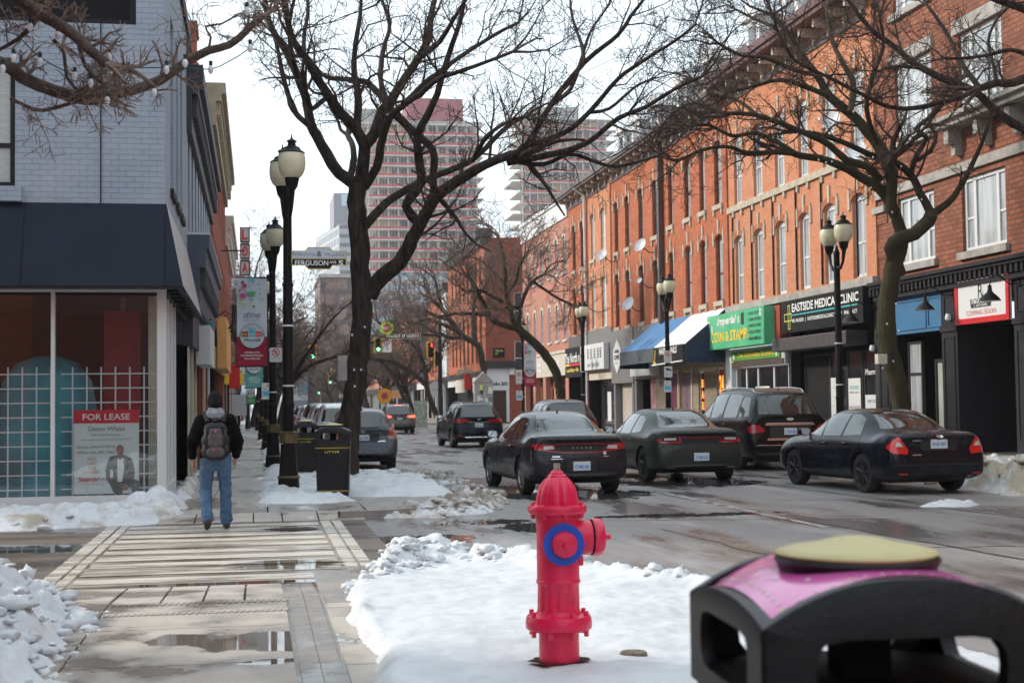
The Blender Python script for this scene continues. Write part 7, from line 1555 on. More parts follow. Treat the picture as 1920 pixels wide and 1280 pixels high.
# 8 CR-V like, 9 parked dark SUV, 10 brown grey infinity
def crv_rear(tail,tailw,trimb,chrome,pm):
    return [('tail_lamp',[(.74,1.0),(.60,.94),(.60,.88),(.86,.88),(.92,1.0),(.90,1.3),(.80,1.52),(.74,1.52),(.82,1.28)],mat('tail_lamp_tall_red',(.55,.01,.015),.15,coat=.8),dict(both=True,yaw=-.3,sub=.05)),('plate_recess',rr2(-.34,.34,.78,.95,.03),trimb,{}),('bumper_lower',[(-.80,.26),(.80,.26),(.78,.5),(-.78,.5)],trimb,{})]
dgrey=paint('dark_grey_car_paint',(.02,.02,.024))
cr=make_car('grey_suv','dark grey SUV with tall red tail lamps, parked beyond the graphite sedan','car',4.55,1.82,1.66,suvs(1.66),pmat=dgrey,wb=2.62,ro=.95,wr=.35,plate_t='BVTK 309',platez=.86,det=dsuv(1.66,RW,rear_decals=crv_rear),lowres=True)
a=onz(958,829); cr.location=(a.x+2.1,a.y-1.2,0); cr.rotation_euler=(0,0,R(4))
pk=make_car('parked_suv','dark SUV parked at the right kerb, only its roof showing over the graphite sedan','car',4.8,1.9,1.74,suvs(1.74),pmat=dgrey,wb=2.8,ro=.95,wr=.37,plate_t='CDRA 552',platez=.86,det=dsuv(1.74,RW,rear_decals=plain_rear),lowres=True)
qa=ony(1072,757,44.0); pk.location=(qa.x,44.0,0)
brn=paint('bronze_car_paint',(.13,.11,.10),metal=.4)
def qx50_rear(tail,tailw,trimb,chrome,pm):
    return [('tail_lamp',[(.40,.97),(.55,.90),(.86,.90),(.92,1.0),(.84,1.05),(.56,1.03)],brakeon,dict(both=True,yaw=-.25,sub=.05)),('high_brake_lamp',[(-.22,1.60),(.22,1.60),(.20,1.63),(-.20,1.63)],brakeon,dict(off=.02)),('plate_recess',rr2(-.3,.3,.76,.92,.03),trimb,{}),('bumper_lower',[(-.80,.26),(.80,.26),(.78,.46),(-.78,.46)],trimb,{}),('emblem',[(.06*math.cos(k*.5),1.04+.03*math.sin(k*.5)) for k in range(12)],chrome,dict(off=.014))]
q=onz(775,812); qq=make_car('bronze_suv','bronze grey SUV with its brake lamps lit, far down the middle of the road','car',4.69,1.90,1.68,suvs(1.68),pmat=brn,wb=2.8,ro=1.0,wr=.37,plate_t='CPHK 004',platez=.84,det=dsuv(1.68,RW,rear_decals=qx50_rear),lowres=True,roofrails=True)
qq.location=(q.x-.85,q.y-1,0); qq.rotation_euler=(0,0,R(1))
for i,(src,x,y,lb) in enumerate(((rg,2.6,49.5,'silver SUV in the left parking lane, second ahead of the slate grey wagon'),(pk,2.65,57,'dark SUV in the left parking lane beyond the silver ones'),(rg,2.7,66,'small silver SUV far up the left parking lane'),(cr,2.7,76,'dark SUV seen tiny far up the left parking lane'),(rg,5.7,128,'tiny pale SUV waiting far up the road near the last crossing'),(pk,11.6,74,'dark SUV parked at the right kerb before the pink building'),(rg,9.4,150,'tiny silver SUV beyond the far crossing'),(mx_,2.75,86,'tiny grey wagon far up the left parking lane'))):
    c=copy_tree(src); c.location=(x,y,0); c.rotation_euler=(0,0,0); c['label']=lb
# ============================================================ bare trees
M['twigm']=mat('brown_far_twig_bark',(.15,.105,.085),.9,c2=(.10,.07,.055),sc=5)
def tri_tube(mb,pts,rads):
    b=len(mb.v); t=(pts[-1]-pts[0])
    if t.length<1e-6: return
    t.normalize(); u=t.orthogonal().normalized(); w_=t.cross(u); offs=[u,u*-.5+w_*.866,u*-.5-w_*.866]
    for p,r in zip(pts,rads):
        for o in offs: q=p+o*r; mb.v.append((q.x,q.y,q.z))
    for i in range(len(pts)-1):
        a=b+3*i
        mb.f+= [(a,a+1,a+4,a+3),(a+1,a+2,a+5,a+4),(a+2,a,a+3,a+5)]; mb.m+=[mb.mi]*3
def grow(mb,rg,p,d,L,r,lev,rmin,kids=(5,4,3),wig=.35,up=.12,drop=.0,mid=None):
    n=max(3,int(L/ (.30 if lev==0 else .16 if lev==1 else .11))); n=min(n,9 if lev==0 else 6 if lev==1 else 4); seg=L/n
    pts=[p.copy()]; d=d.normalized(); dirs=[d.copy()]
    for i in range(n):
        d=(d+Vector((rg.gauss(0,wig),rg.gauss(0,wig),rg.gauss(0,wig)+up-drop))*.75).normalized(); p=p+d*seg; pts.append(p.copy()); dirs.append(d.copy())
    rads=[max(rmin,r*(1-.75*i/n)) for i in range(n+1)]
    if lev==0 and r>.02: mb.tube(pts,rads,5,cap=False)
    else: tri_tube(mb,pts,rads)
    if lev<len(kids):
        k=kids[lev]
        for j in range(k):
            f=(j+rg.random())/k*.85+.15; i=min(n,max(1,int(f*n))); dd=dirs[i]; s=dd.orthogonal().normalized(); s.rotate(Matrix.Rotation(rg.random()*6.28,3,dd))
            nd=(dd*rg.uniform(.3,.9)+s*rg.uniform(.6,1.1)+Vector((0,0,up))).normalized()
            grow(mb,rg,pts[i],nd,L*rg.uniform(.38,.62),rads[i]*.62,lev+1,rmin,kids,wig,up,drop)
def smooth_line(pts,rs,step=.18):
    out=[];ro=[]; n=len(pts)
    for i in range(n-1):
        p0=pts[max(i-1,0)];p1=pts[i];p2=pts[i+1];p3=pts[min(i+2,n-1)]; k=max(2,int((p2-p1).length/step))
        for j in range(k):
            t=j/k; out.append(.5*((2*p1)+(p2-p0)*t+(2*p0-5*p1+4*p2-p3)*t*t+(3*p1-p0-3*p2+p3)*t**3)); ro.append(rs[i]+(rs[i+1]-rs[i])*t)
    out.append(pts[-1]); ro.append(rs[-1]); return out,ro
def traced_tree(label,limbs,Y,seed,barkm,twigm,rmin,kids=(5,4,3),tw=1.0,group='bare street trees',dens=1.0,twl=(1.0,2.2),base=None,skipfirst=1,roots=True,name='bare_tree',up=.12,drop=0):
    """limbs: (ox,oy,k,[(x,y)...], r0px, r1px, dy_end[, twigs 0..1])"""
    rg=random.Random(seed); tr=MB(); cr=MB(); first=None
    for li,l in enumerate(limbs):
        ox,oy,k,P,r0,r1,dy=l[:7]; tw_=l[7] if len(l)>7 else 1.0; dy0=l[8] if len(l)>8 else 0
        n=len(P); W=[];RR=[]
        for i,(x,y) in enumerate(P):
            f=i/(n-1); yy=Y+dy0+(dy-dy0)*f; q=ony(ox+x*k,oy+y*k,yy); W.append(q); RR.append((r0+(r1-r0)*f)*yy/FPX)
        if first is None: first=W[0].copy()
        pts,rs=smooth_line(W,RR)
        for i in range(1,len(pts)-1):
            j=rs[i]*.10; pts[i]=pts[i]+Vector((rg.uniform(-j,j),rg.uniform(-j,j),rg.uniform(-j,j)))
        rs=[r*(1+rg.uniform(-.04,.04)) for r in rs]
        tr.tube(pts,rs,12 if r0>12 else 8)
        if tw_>0:
            Ls=sum((pts[i+1]-pts[i]).length for i in range(len(pts)-1)); cnt=int(Ls*2.6*dens*tw_)
            for _ in range(cnt):
                f=rg.random()**.7*.95+.05; i=min(len(pts)-2,int(f*(len(pts)-1)))
                if rs[i]>.16: continue
                dd=(pts[i+1]-pts[i]).normalized(); s=dd.orthogonal().normalized(); s.rotate(Matrix.Rotation(rg.random()*6.28,3,dd))
                grow(cr,rg,pts[i],(dd*.6+s*.9+Vector((0,0,up*2))),rg.uniform(*twl)*tw*(.6+.6*(1-f*.5)),min(rs[i]*.45,.035),0,rmin,kids,up=up,drop=drop)
            e=pts[-1]; dd=(pts[-1]-pts[-3]).normalized()
            for _ in range(3): grow(cr,rg,e,dd+Vector((rg.gauss(0,.4),rg.gauss(0,.4),rg.gauss(0,.3))),twl[1]*tw*.9,rs[-1]*.8,0,rmin,kids,up=up,drop=drop)
    loc=Vector((first.x,first.y,0.1)) if base is None else Vector(base)
    r=empty(name,loc,label,'tree',group); tr.build('trunk',barkm,r,smooth=True); cr.build('crown',twigm,r); return r
Z5=(480,0,.3906); Z6=(940,0,.3906)
big=[(0,0,1,[(652,900),(655,800),(668,700),(680,600),(676,520),(673,440),(668,380),(670,345)],21,17,0,0),
 (*Z5,[(545,1420),(600,1330),(690,1260),(750,1150),(800,1050),(880,930),(1000,850),(1100,790),(1230,740)],16,8,-1.5,.5),
 (*Z5,[(470,880),(400,830),(340,740),(290,650),(265,600),(240,480),(200,370),(150,260),(100,180),(60,100),(40,-20)],12,5,1.2),
 (*Z5,[(270,620),(180,530),(150,440),(120,320),(100,220),(60,90)],6,3,1.8),
 (*Z5,[(500,900),(510,800),(520,700),(480,620),(400,540),(350,460),(290,370),(240,280),(180,200),(150,100),(130,-10)],13,5,-1.5),
 (*Z5,[(485,610),(490,480),(480,400),(470,330),(480,200),(500,80),(505,-20)],8,3,.5),
 (*Z5,[(520,700),(570,640),(600,540),(640,500),(700,400),(780,280),(830,180),(840,80),(860,-10)],12,5,1.5),
 (*Z5,[(520,900),(580,800),(600,700),(640,570),(700,510),(790,450),(870,380),(960,350),(1100,300),(1230,250)],9,3,-2.5),
 (*Z5,[(520,1090),(600,1000),(660,950),(760,890),(850,850),(950,810),(1050,760),(1150,660),(1230,590),(1290,560)],9,4,2.0),
 (*Z5,[(785,1070),(720,990),(790,880),(780,750),(775,650),(820,560),(870,450),(900,340),(940,220),(980,100),(1000,-10)],10,4,-1.2),
 (*Z5,[(640,520),(740,620),(850,720),(850,860),(860,930)],8,7,-.5,.3),
 (*Z5,[(640,510),(560,420),(520,390),(430,380),(340,370),(280,320),(220,270)],7,3,2.2),
 (*Z5,[(350,460),(300,500),(265,520),(240,440)],5,4,-1,.6),
 (*Z5,[(450,870),(470,760),(460,690),(440,650)],7,5,2,.2),
 (*Z5,[(290,370),(240,300),(230,180),(250,60),(245,-20)],5,3,2),
 (*Z5,[(200,370),(170,250),(160,120),(185,-10)],5,3,-2),
 (*Z5,[(640,500),(600,400),(610,250),(640,120),(600,-10)],6,3,2.6),
 (*Z5,[(780,280),(880,200),(950,90),(1020,-20)],6,3,-2.2),
 (*Z5,[(700,510),(800,410),(900,330),(1030,240),(1160,160),(1260,110)],6,3,2.8),
 (*Z5,[(1040,770),(1090,680),(1150,620),(1229,575)],5,3,-3),
 (*Z6,[(-90,800),(30,750),(120,700),(240,500),(400,300),(560,170),(620,80),(690,-10)],8,3,-3,1,-1.5),
 (*Z6,[(120,700),(300,640),(420,540),(560,380),(700,280),(830,200),(930,120)],6,2.5,-4.5,1,-1.5),
 (*Z6,[(30,780),(250,740),(420,680),(560,570),(700,510),(830,430),(960,370)],7,3,-4,1,-1.5),
 (*Z6,[(30,770),(200,790),(330,740),(460,780),(560,800),(680,770)],5,2.5,-2.5,1,-1.5),
 (*Z6,[(240,500),(330,430),(380,300),(430,150),(520,20)],5,2,0,1,-1.5),(*Z6,[(400,300),(380,200),(340,80),(330,-20)],4,2,1,1,-1.5),(*Z6,[(420,540),(520,520),(640,420),(720,380)],4,2,-1,1,-2),
]
traced_tree('big bare dark tree leaning over the road from the left kerb strip',big,29.3,5,M['bark'],M['twig'],.0052,kids=(4,3,2),dens=.62,twl=(.9,1.9),up=.10)
R4=(1400,0,.3125); R2c=(1400,350,.4141); R3c=(1500,200,.25)
rt=[(0,0,1,[(1698,900),(1690,760),(1668,660),(1662,590),(1672,510),(1686,470),(1690,440)],20,16,0,0),
 (*R3c,[(740,1260),(700,1100),(700,1020),(860,950),(960,860),(985,800)],15,13,-.6,0),
 (*R3c,[(760,1050),(760,950),(690,750),(620,640),(560,590),(480,540),(300,440),(150,390),(0,365),(-120,330)],13,6,.8,.6),
 (*R4,[(300,925),(150,915),(0,915),(-120,880),(-260,900),(-400,960)],5,3,-1.5),
 (*R4,[(300,925),(180,850),(60,800),(-90,815),(-230,750),(-350,760)],5,3,1.5,1.3),
 (*R3c,[(680,800),(690,640),(690,520),(660,430)],12,10,-.5,.2),
 (*R4,[(870,1060),(850,980),(780,860),(700,760),(620,680),(500,580),(420,450),(330,330),(250,200),(150,90)],14,4,2,1.3),
 (*R4,[(800,1080),(720,1000),(600,960),(480,860),(350,800),(200,740),(60,690),(-90,680)],9,4,-1.5,1.2),
 (*R3c,[(985,800),(900,650),(830,510),(680,400),(550,370),(300,260),(100,200),(-40,190)],9,4,1.2),
 (*R3c,[(1000,800),(1120,710),(1190,620),(1250,520),(1330,350),(1390,200),(1430,60)],8,3,-.5,.5),
 (*R3c,[(835,500),(870,370),(950,230),(865,170),(960,90),(1050,-10)],6,4,-1,.8),(*R3c,[(880,400),(980,330),(1020,210),(970,120),(1060,0),(1150,-90)],5,3,.5,.8),
 (*R4,[(620,680),(640,500),(560,350),(500,200),(480,50)],7,3,3,1.4),(*R4,[(500,580),(350,520),(200,480),(30,520),(-120,560)],6,3,1,1.4),
 (*R4,[(420,450),(280,420),(120,350),(-40,330),(-170,260)],5,3,-2,1.3),(*R4,[(780,860),(720,650),(760,450),(820,280),(800,100)],6,3,-2,1.3),
 (*R4,[(-120,690),(-250,620),(-380,640),(-480,720)],4,2.5,2,1.3),(*R4,[(330,330),(180,180),(60,120),(-60,60)],4,2.5,2,1.3),(*R4,[(60,690),(-60,600),(-200,560),(-330,470)],4,2.5,3,1.3)]
traced_tree('bare mossy tree before the charcoal and clinic shopfronts',rt,33.0,8,M['barkm'],M['twig'],.0050,kids=(4,4,2),dens=.72,twl=(.8,1.7),up=.06)
nt_=[(0,0,1,[(2080,900),(2060,600),(2010,430),(1960,300),(1930,240)],16,13,0,0),
 (*R4,[(1700,790),(1600,740),(1500,670),(1350,540),(1200,480),(1050,410),(950,340),(900,290),(760,190),(680,100),(600,-10)],10,4,.8),
 (*R4,[(1350,550),(1270,590),(1180,610),(1000,650),(850,640),(700,570),(480,460),(300,370),(240,290)],6,3,-1.2),
 (*R4,[(1720,450),(1600,500),(1500,500),(1400,530)],10,7,-.3,.4),(*R4,[(1400,530),(1300,400),(1240,280),(1170,150),(1080,30)],6,3,1.5),
 (*R4,[(1680,60),(1560,20),(1450,-20)],9,6,0,.6),(*R4,[(1680,330),(1580,300),(1450,330),(1300,350),(1180,350)],5,2.5,-1),(*R4,[(1050,410),(900,400),(780,430)],4,2.5,-1.5),
 (*R4,[(1500,500),(1480,380),(1450,250),(1500,120),(1600,20)],4,2.5,1)]
traced_tree('near bare tree whose branches enter at the upper right edge',nt_,25.5,9,M['bark'],M['twig'],.0045,kids=(4,3,2),dens=.75,twl=(.6,1.3),base=(16.5,25.5,.1),up=.06)
# branch of the tree at the upper left, close to the camera
c1=(0,0,.5)
lf=[(0,0,1,[(-220,1500),(-230,800),(-215,420),(-150,250),(-60,140)],38,26,0,0),
 (*c1,[(-430,380),(-200,290),(0,240),(80,290),(200,340),(330,375),(400,362),(480,345),(600,300),(700,235),(780,190),(860,170),(930,110),(985,60)],14,6,.5,.5),
 (*c1,[(-200,-60),(0,-60),(80,0),(150,50),(250,110),(330,180),(400,240)],15,9,-.4,.7),
 (*c1,[(330,180),(290,130),(320,250),(380,310)],5,3,0,.8),(*c1,[(150,50),(100,120),(30,170),(-30,200)],5,2.5,.3,1),
 (*c1,[(780,190),(790,140),(770,100),(830,90),(900,50)],2.5,1.6,.2,.8),(*c1,[(200,150),(240,200),(250,290),(300,345)],4,2.5,0,1),
 (*c1,[(40,370),(100,400),(160,415),(260,390),(340,370)],4,3,.2,.9)]
traced_tree('close bare branch with buds and white string lights across the upper left corner',lf,8.0,12,mat('close_bark',(.05,.03,.025),.85,c2=(.12,.085,.07),sc=14,bump=.8,bsc=60),mat('budding_twig',(.14,.09,.075),.8,c2=(.26,.20,.16),sc=20),.0024,kids=(4,3),dens=6.5,twl=(.12,.30),base=(-3.6,8,.1),up=.05)
# string lights on it
sl_=[(5,128),(25,108),(56,50),(75,115),(108,66),(140,142),(170,155),(205,105),(240,133),(289,173),(312,130),(347,118),(395,130),(463,20),(469,90),(201,188)]
r=empty('string_lights',(-2,8,3.5),'string of small white bulbs draped over the close branch at the upper left','string lights')
wire=[(0,60),(30,65),(75,108),(140,142),(170,155),(215,120),(245,127),(312,127),(350,128),(395,130),(430,115),(469,90),(490,60)]
b=MB(); pp=[ony(x,y,7.9) for x,y in wire]; pts,rs=smooth_line(pp,[.004]*len(pp),.05); b.tube(pts,.0035,5); b.build('wire',mat('green_wire',(.01,.06,.045),.6),r)
for x,y in sl_:
    q=ony(x,y,7.88); b=MB(); b.lathe([(.004,.022),(.012,.014),(.016,0),(.014,-.014),(.006,-.026)],q,10); bb_=b.build('bulb',bulb,r,smooth=True); b=MB(); b.lathe([(.010,.020),(.011,.045)],q,8); b.build('socket',mat('dark_green_socket',(.01,.05,.04),.5),bb_)
# tiny lights on the right tree and big tree
for tname,Yd,spots,lb in (('tree_lights',32.6,[(1549,305),(1535,300),(1560,303),(1590,297),(1637,295),(1665,300),(1690,312),(1669,331),(1655,341),(1633,352),(1711,351),(1716,368),(1728,374),(1673,398),(1720,414),(1715,433),(1716,447),(1600,110+100),(1548,292),(1583,402),(1670,413),(1450,260),(1480,270),(1523,245),(1495,250),(1680,570),(1675,677),(1685,620),(1655,690),(1663,607)],'small white lights dotted over the limbs of the mossy tree'),
      ('tree_lights',28.9,[(684,613),(660,628),(664,693),(677,693),(665,724),(830,310),(835,300),(836,408),(821,360),(642,560)],'few small white lights on the trunk of the big dark tree')):
    q=ony(*spots[0],Yd); r=empty(tname,(q.x,Yd,q.z),lb,'string lights')
    for x,y in spots: q=ony(x,y,Yd); b=MB(); b.lathe([(.005,.03),(.018,.012),(.02,0),(.012,-.022)],q,8); b.build('bulb',bulb,r,smooth=True)
# utility box on big tree trunk, box on right tree
q=ony(648,690,28.9); b=MB(); b.box(q.x-.16,q.x+.02,28.75,28.95,q.z-.25,q.z+.25); top('junction_box',b,M['stoneg'],q,'grey junction boxes strapped to the big tree trunk','electrical box',bev=.01)
q=ony(1652,673,32.6); b=MB(); b.box(q.x-.12,q.x+.12,32.5,32.7,q.z-.12,q.z+.12); top('junction_box',b,M['cream'],q,'small cream box on the mossy tree trunk','electrical box',bev=.01)
# ---- middle-distance trees
C76=(760,440,.1875); C96=(960,360,.3125)
mt=[(*C96,[(295,1290),(285,1180),(250,1050),(150,920),(60,840),(10,790)],9,8,0,0),
 (*C76,[(1090,930),(1000,910),(880,860),(830,780),(760,640),(700,520),(640,430)],6,3,-1.5),(*C76,[(1090,930),(1060,780),(1010,600),(1000,400),(980,200),(950,60)],6,2.5,1.5),
 (*C76,[(1120,930),(1145,740),(1000,735)],4,3,0,.7),(*C76,[(1150,730),(1210,560),(1280,460),(1380,400)],4,2.5,-1),(*C76,[(830,800),(640,790),(500,790),(330,820)],4,2.5,1),
 (*C76,[(970,670),(870,620),(760,560),(620,570)],4,2.5,-1),(*C76,[(1000,500),(900,390),(780,280),(700,240)],3,2,2),(*C76,[(1010,600),(1100,480),(1140,330),(1200,200)],3,2,-1),(*C76,[(1280,470),(1500,620),(1650,690)],3,2,1)]
traced_tree('bare tree leaning left in front of the pink brick building',mt,71,21,M['barkm'],M['twigm'],.009,kids=(5,4,2),dens=.9,twl=(1.3,2.6),up=.12)
mt2=[(*C76,[(790,1350),(770,1280),(740,1130),(680,1070),(600,1030),(520,960),(450,850),(380,760),(280,660)],7,4,0,.7),
 (*C76,[(700,1100),(690,950),(680,800),(690,650),(670,500)],5,3,1.5),(*C76,[(540,970),(430,920),(300,870),(180,850),(60,900)],4,2.5,-1.5),(*C76,[(600,1030),(450,1030),(330,980),(280,970),(170,900)],4,2.5,1.5),
 (*C76,[(450,850),(330,820),(200,770),(60,760)],4,2,1),(*C76,[(380,760),(330,600),(300,450)],3,2,-1.5),(*C76,[(690,650),(770,560),(850,430)],3,2,1)]
traced_tree('bare tree in front of the orange corner building, limbs reaching left',mt2,108,22,M['bark'],M['twigm'],.011,kids=(5,3,2),dens=.75,twl=(1.6,3.2),up=.1)
C66=(660,560,.2344)
mt3=[(*C66,[(680,930),(640,850),(600,720),(590,600),(540,430),(480,360),(400,300)],6,3,0,.7),(*C66,[(600,700),(520,620),(440,560),(300,500),(150,480),(80,470)],5,2.5,-1.5),(*C66,[(430,830),(350,650),(290,560),(200,480),(120,440)],4,2.5,1.5),
  (*C66,[(540,430),(500,300),(430,150),(400,20)],4,2,1.5),(*C66,[(480,360),(300,250),(200,180)],3,2,-2),(*C66,[(590,600),(700,430),(760,300)],3,2,2)]
traced_tree('dark bare tree leaning over the far lane beside the poster stand',mt3,122,23,M['bark'],M['twigm'],.013,kids=(5,3,2),dens=.8,twl=(1.8,3.4),up=.1)
def wild_tree(label,x,y,h,seed,twigm,barkm,rmin,spread=.55,lean=(0,0),nl=7,kids=(5,4,3),tl=1.0,z0=.1):
    rg=random.Random(seed); tr=MB(); cr=MB(); base=Vector((x,y,z0)); f=base+Vector((lean[0]*.35*h,lean[1]*.35*h,h*.32)); r0=h*.022
    p,rs=smooth_line([base,base+(f-base)*.5+Vector((rg.uniform(-.1,.1),0,0)),f],[r0*1.2,r0,r0*.85]); tr.tube(p,rs,10)
    for k in range(nl):
        a=2*math.pi*(k+rg.random()*.6)/nl; d=Vector((math.cos(a)*spread+lean[0]*.5,math.sin(a)*spread+lean[1]*.5,rg.uniform(.5,1))).normalized(); q=f-Vector((0,0,rg.random()*h*.06)); pts=[q]; L=h*rg.uniform(.5,.72); n=7
        for i in range(n): d=(d+Vector((rg.gauss(0,.16),rg.gauss(0,.16),rg.gauss(.02,.12)))).normalized(); q=q+d*L/n; pts.append(q)
        rr=[r0*.6*(1-.8*i/n) for i in range(n+1)]; tr.tube(pts,rr,7)
        for i in range(1,n+1):
            for _ in range(2): 
                s=Vector((rg.gauss(0,1),rg.gauss(0,1),rg.gauss(.25,.6))).normalized(); grow(cr,rg,pts[i],(d*.5+s),h*.17*tl*rg.uniform(.7,1.3),rr[i]*.5,0,rmin,kids)
    r=empty('bare_tree',base,label,'tree','bare street trees'); tr.build('trunk',barkm,r,smooth=True); cr.build('crown',twigm,r); return r
wild_tree('tall pale twigged tree rising behind the left lamp posts',-3.0,100,14,31,M['twigp'],M['bark'],.012,lean=(.12,0),nl=8,kids=(5,3,2))
wild_tree('pale bare tree between the street name sign and the office tower',-.2,108,13,32,M['twigp'],M['bark'],.010,lean=(.2,0),nl=6,kids=(5,3,2))
wild_tree('bare tree on the left kerb beyond the big dark tree',.9,66,8.0,33,M['twigm'],M['bark'],.009,lean=(.2,.05),nl=5,kids=(4,3,2))
for i,(x,y,h,lb) in enumerate(((14.3,130,10,'bare tree by the first far lamp post on the right'),(14.5,150,11,'bare tree on the right pavement, second beyond the side street'),(1.0,122,10.5,'bare tree on the left kerb near the side street'),(13.9,175,11,'brown twigged tree on the right pavement, third beyond the side street'),(.9,140,11,'bare tree on the left kerb past the side street'),(13.5,205,12,'small far tree on the right pavement'),(.6,185,12,'small far tree on the left pavement'),(13.3,245,12,'tiny tree near the far end on the right'),(.5,235,12,'tiny tree near the far end on the left'))):
    wild_tree(lb,x,y,h,40+i,M['twigm'],M['bark'],.013+.00005*y,lean=(-.25 if x>8 else .3,0),nl=7,kids=(4,3,2),tl=1.1)
# ============================================================ people
def blob(name,parts,m,parent,vox=.014,sm=6,loc=None,disp=0,dsc=6.):
    """one continuous surface: tapered capsules fused by a voxel remesh. parts: (p0,p1,r0,r1[,flatten])"""
    bm=bmesh.new()
    for q in parts:
        p0,p1,r0,r1=Vector(q[0]),Vector(q[1]),q[2],q[3]; fx,fy=(q[4] if len(q)>4 else (1,1)); d=p1-p0; n=max(2,int(d.length/(min(r0,r1)*.35))+1)
        for i in range(n+1):
            t=i/n; c=p0+d*t; r=r0+(r1-r0)*t; ret=bmesh.ops.create_icosphere(bm,subdivisions=2,radius=r)
            for v in ret['verts']: v.co=Vector((v.co.x*fx,v.co.y*fy,v.co.z))+c
    me=bpy.data.meshes.new(name); bm.to_mesh(me); bm.free(); me.materials.append(m)
    o=bpy.data.objects.new(name,me); COL.objects.link(o)
    md=o.modifiers.new('r','REMESH'); md.mode='VOXEL'; md.voxel_size=vox; md.use_smooth_shade=True
    md=o.modifiers.new('s','SMOOTH'); md.iterations=sm; md.factor=.6
    bakemods(o); o.data.materials.clear(); o.data.materials.append(m)
    if disp:
        for v in o.data.vertices:
            c=v.co; k=noise.noise(Vector((c.x*dsc,c.y*dsc,c.z*dsc*2.2)))+.5*noise.noise(Vector((c.x*dsc*2.3,c.y*dsc*2.3,c.z*dsc*4))); v.co=c+v.normal*disp*k
    for p in o.data.polygons: p.use_smooth=True
    if parent: o.parent=parent
    elif loc is not None: o.location=loc
    return o
skinm=mat('skin',(.48,.27,.20),.55,c2=(.42,.22,.16)); denim=mat('blue_denim',(.04,.105,.21),.85,c2=(.085,.17,.29),sc=7,bump=.4,bsc=60); jack=mat('black_jacket_fabric',(.004,.004,.005),.9,spec=.08,c2=(.008,.008,.009),sc=9,bump=.4,bsc=50)
hood=mat('grey_hoodie',(.22,.23,.27),.9,c2=(.28,.29,.33),sc=12,bump=.4); knit=mat('charcoal_knit',(.016,.013,.015),.95,spec=.1,c2=(.026,.022,.025),sc=40,bump=.6,bsc=90); shoe=mat('brown_shoe',(.045,.032,.025),.6,c2=(.03,.02,.018)); pack=mat('grey_backpack_fabric',(.075,.07,.07),.8,c2=(.10,.095,.095),sc=8,bump=.3); packd=mat('black_backpack_fabric',(.012,.012,.014),.75,bump=.3)
q=onz(404,992,.015); bx,by=q.x,q.y
# body: walking away from the camera (towards +Y), left foot forward, right... trailing foot heel lifted
S=1.0
def hand(side,c,fwd):      # palm + five curled fingers, hanging
    P=[]; c=Vector(c); P.append((c,c+Vector((0,.01,-.06)),.024,.030,(.6,1.2)))
    for i,(dy,l) in enumerate(((-.030,.052),(-.010,.062),(.010,.066),(.030,.058))):
        a=c+Vector((0,dy+.01,-.085)); k=a+Vector((side*-.008,.008,-l*.5)); e=k+Vector((side*-.02,.004,-l*.42)); P+=[(a,k,.0098,.009),(k,e,.009,.0078)]
    t0=c+Vector((side*-.012,.038,-.03)); t1=t0+Vector((side*-.010,.022,-.035)); P+=[(t0,t1,.013,.010),(t1,t1+Vector((side*-.004,.004,-.025)),.010,.0085)]; return P
hipL,hipR=(-.09,0,.90),(.10,0,.90); knL,knR=(-.125,.02,.49),(.125,.02,.50); anL,anR=(-.095,-.20,.15),(.135,.08,.09)
body=[((0,0,.92),(0,0,1.10),.125,.13,(1.15,.8)),((0,.0,1.12),(0,.01,1.36),.14,.13,(1.2,.75)),((0,.01,1.42),(0,.02,1.50),.06,.055),((0,.03,1.57),(0,.04,1.63),.085,.09,(.88,1.05)),
 (hipL,knL,.085,.058),(knL,anL,.056,.042),(hipR,knR,.085,.058),(knR,anR,.056,.042),(anL,(-.10,-.07,.055),.038,.032),(anR,(.145,.22,.045),.038,.032),
 ((-.17,.0,1.38),(-.27,-.02,1.12),.052,.044),((-.27,-.02,1.12),(-.275,.05,.87),.042,.03),((.17,.0,1.38),(.27,-.02,1.12),.052,.044),((.27,-.02,1.12),(.25,.10,.90),.042,.03),
 ((0,.105,1.585),(0,.125,1.575),.018,.012),((-.078,.03,1.58),(-.083,.03,1.60),.018,.014,(.5,1)),((.078,.03,1.58),(.083,.03,1.60),.018,.014,(.5,1)),((0,.07,1.52),(0,.09,1.525),.035,.03)]
body+=hand(-1,(-.278,.055,.86),1)+hand(1,(.25,.11,.89),1)
mn=blob('person',body,skinm,None,vox=.0085,sm=3,loc=(bx,by,.012)); tag(mn,'man walking away on the crossing in a black jacket and jeans with a grey backpack','person')
mn.rotation_euler=(0,0,R(2)); mn.scale=(1.03,1.03,1.03)
blob('jeans',[((-.02,0,.93),(.02,0,.93),.135,.135,(1.2,.9)),((0,-.03,.90),(0,-.03,.84),.13,.11,(1.25,.95)),(hipL,knL,.108,.080),(knL,(-.105,-.14,.21),.082,.072),((-.105,-.14,.21),(-.098,-.17,.16),.080,.078),(hipR,knR,.108,.080),(knR,(.132,.06,.17),.082,.072),((.132,.06,.17),(.134,.065,.12),.080,.078)],denim,mn,vox=.011,sm=3,disp=.012,dsc=9)
blob('jacket',[((0,0,.93),(0,.0,1.12),.165,.17,(1.2,.85)),((0,.0,1.14),(0,.0,1.36),.18,.165,(1.22,.82)),((-.12,0,1.40),(.12,0,1.40),.085,.085,(1,1)),((0,.0,1.42),(0,.01,1.46),.10,.075),
 ((-.175,0,1.38),(-.285,-.02,1.12),.088,.078),((-.285,-.02,1.12),(-.285,.04,.93),.076,.060),((.175,0,1.38),(.285,-.02,1.12),.088,.078),((.285,-.02,1.12),(.262,.09,.94),.078,.062)],jack,mn,vox=.012,sm=4,disp=.010,dsc=7)
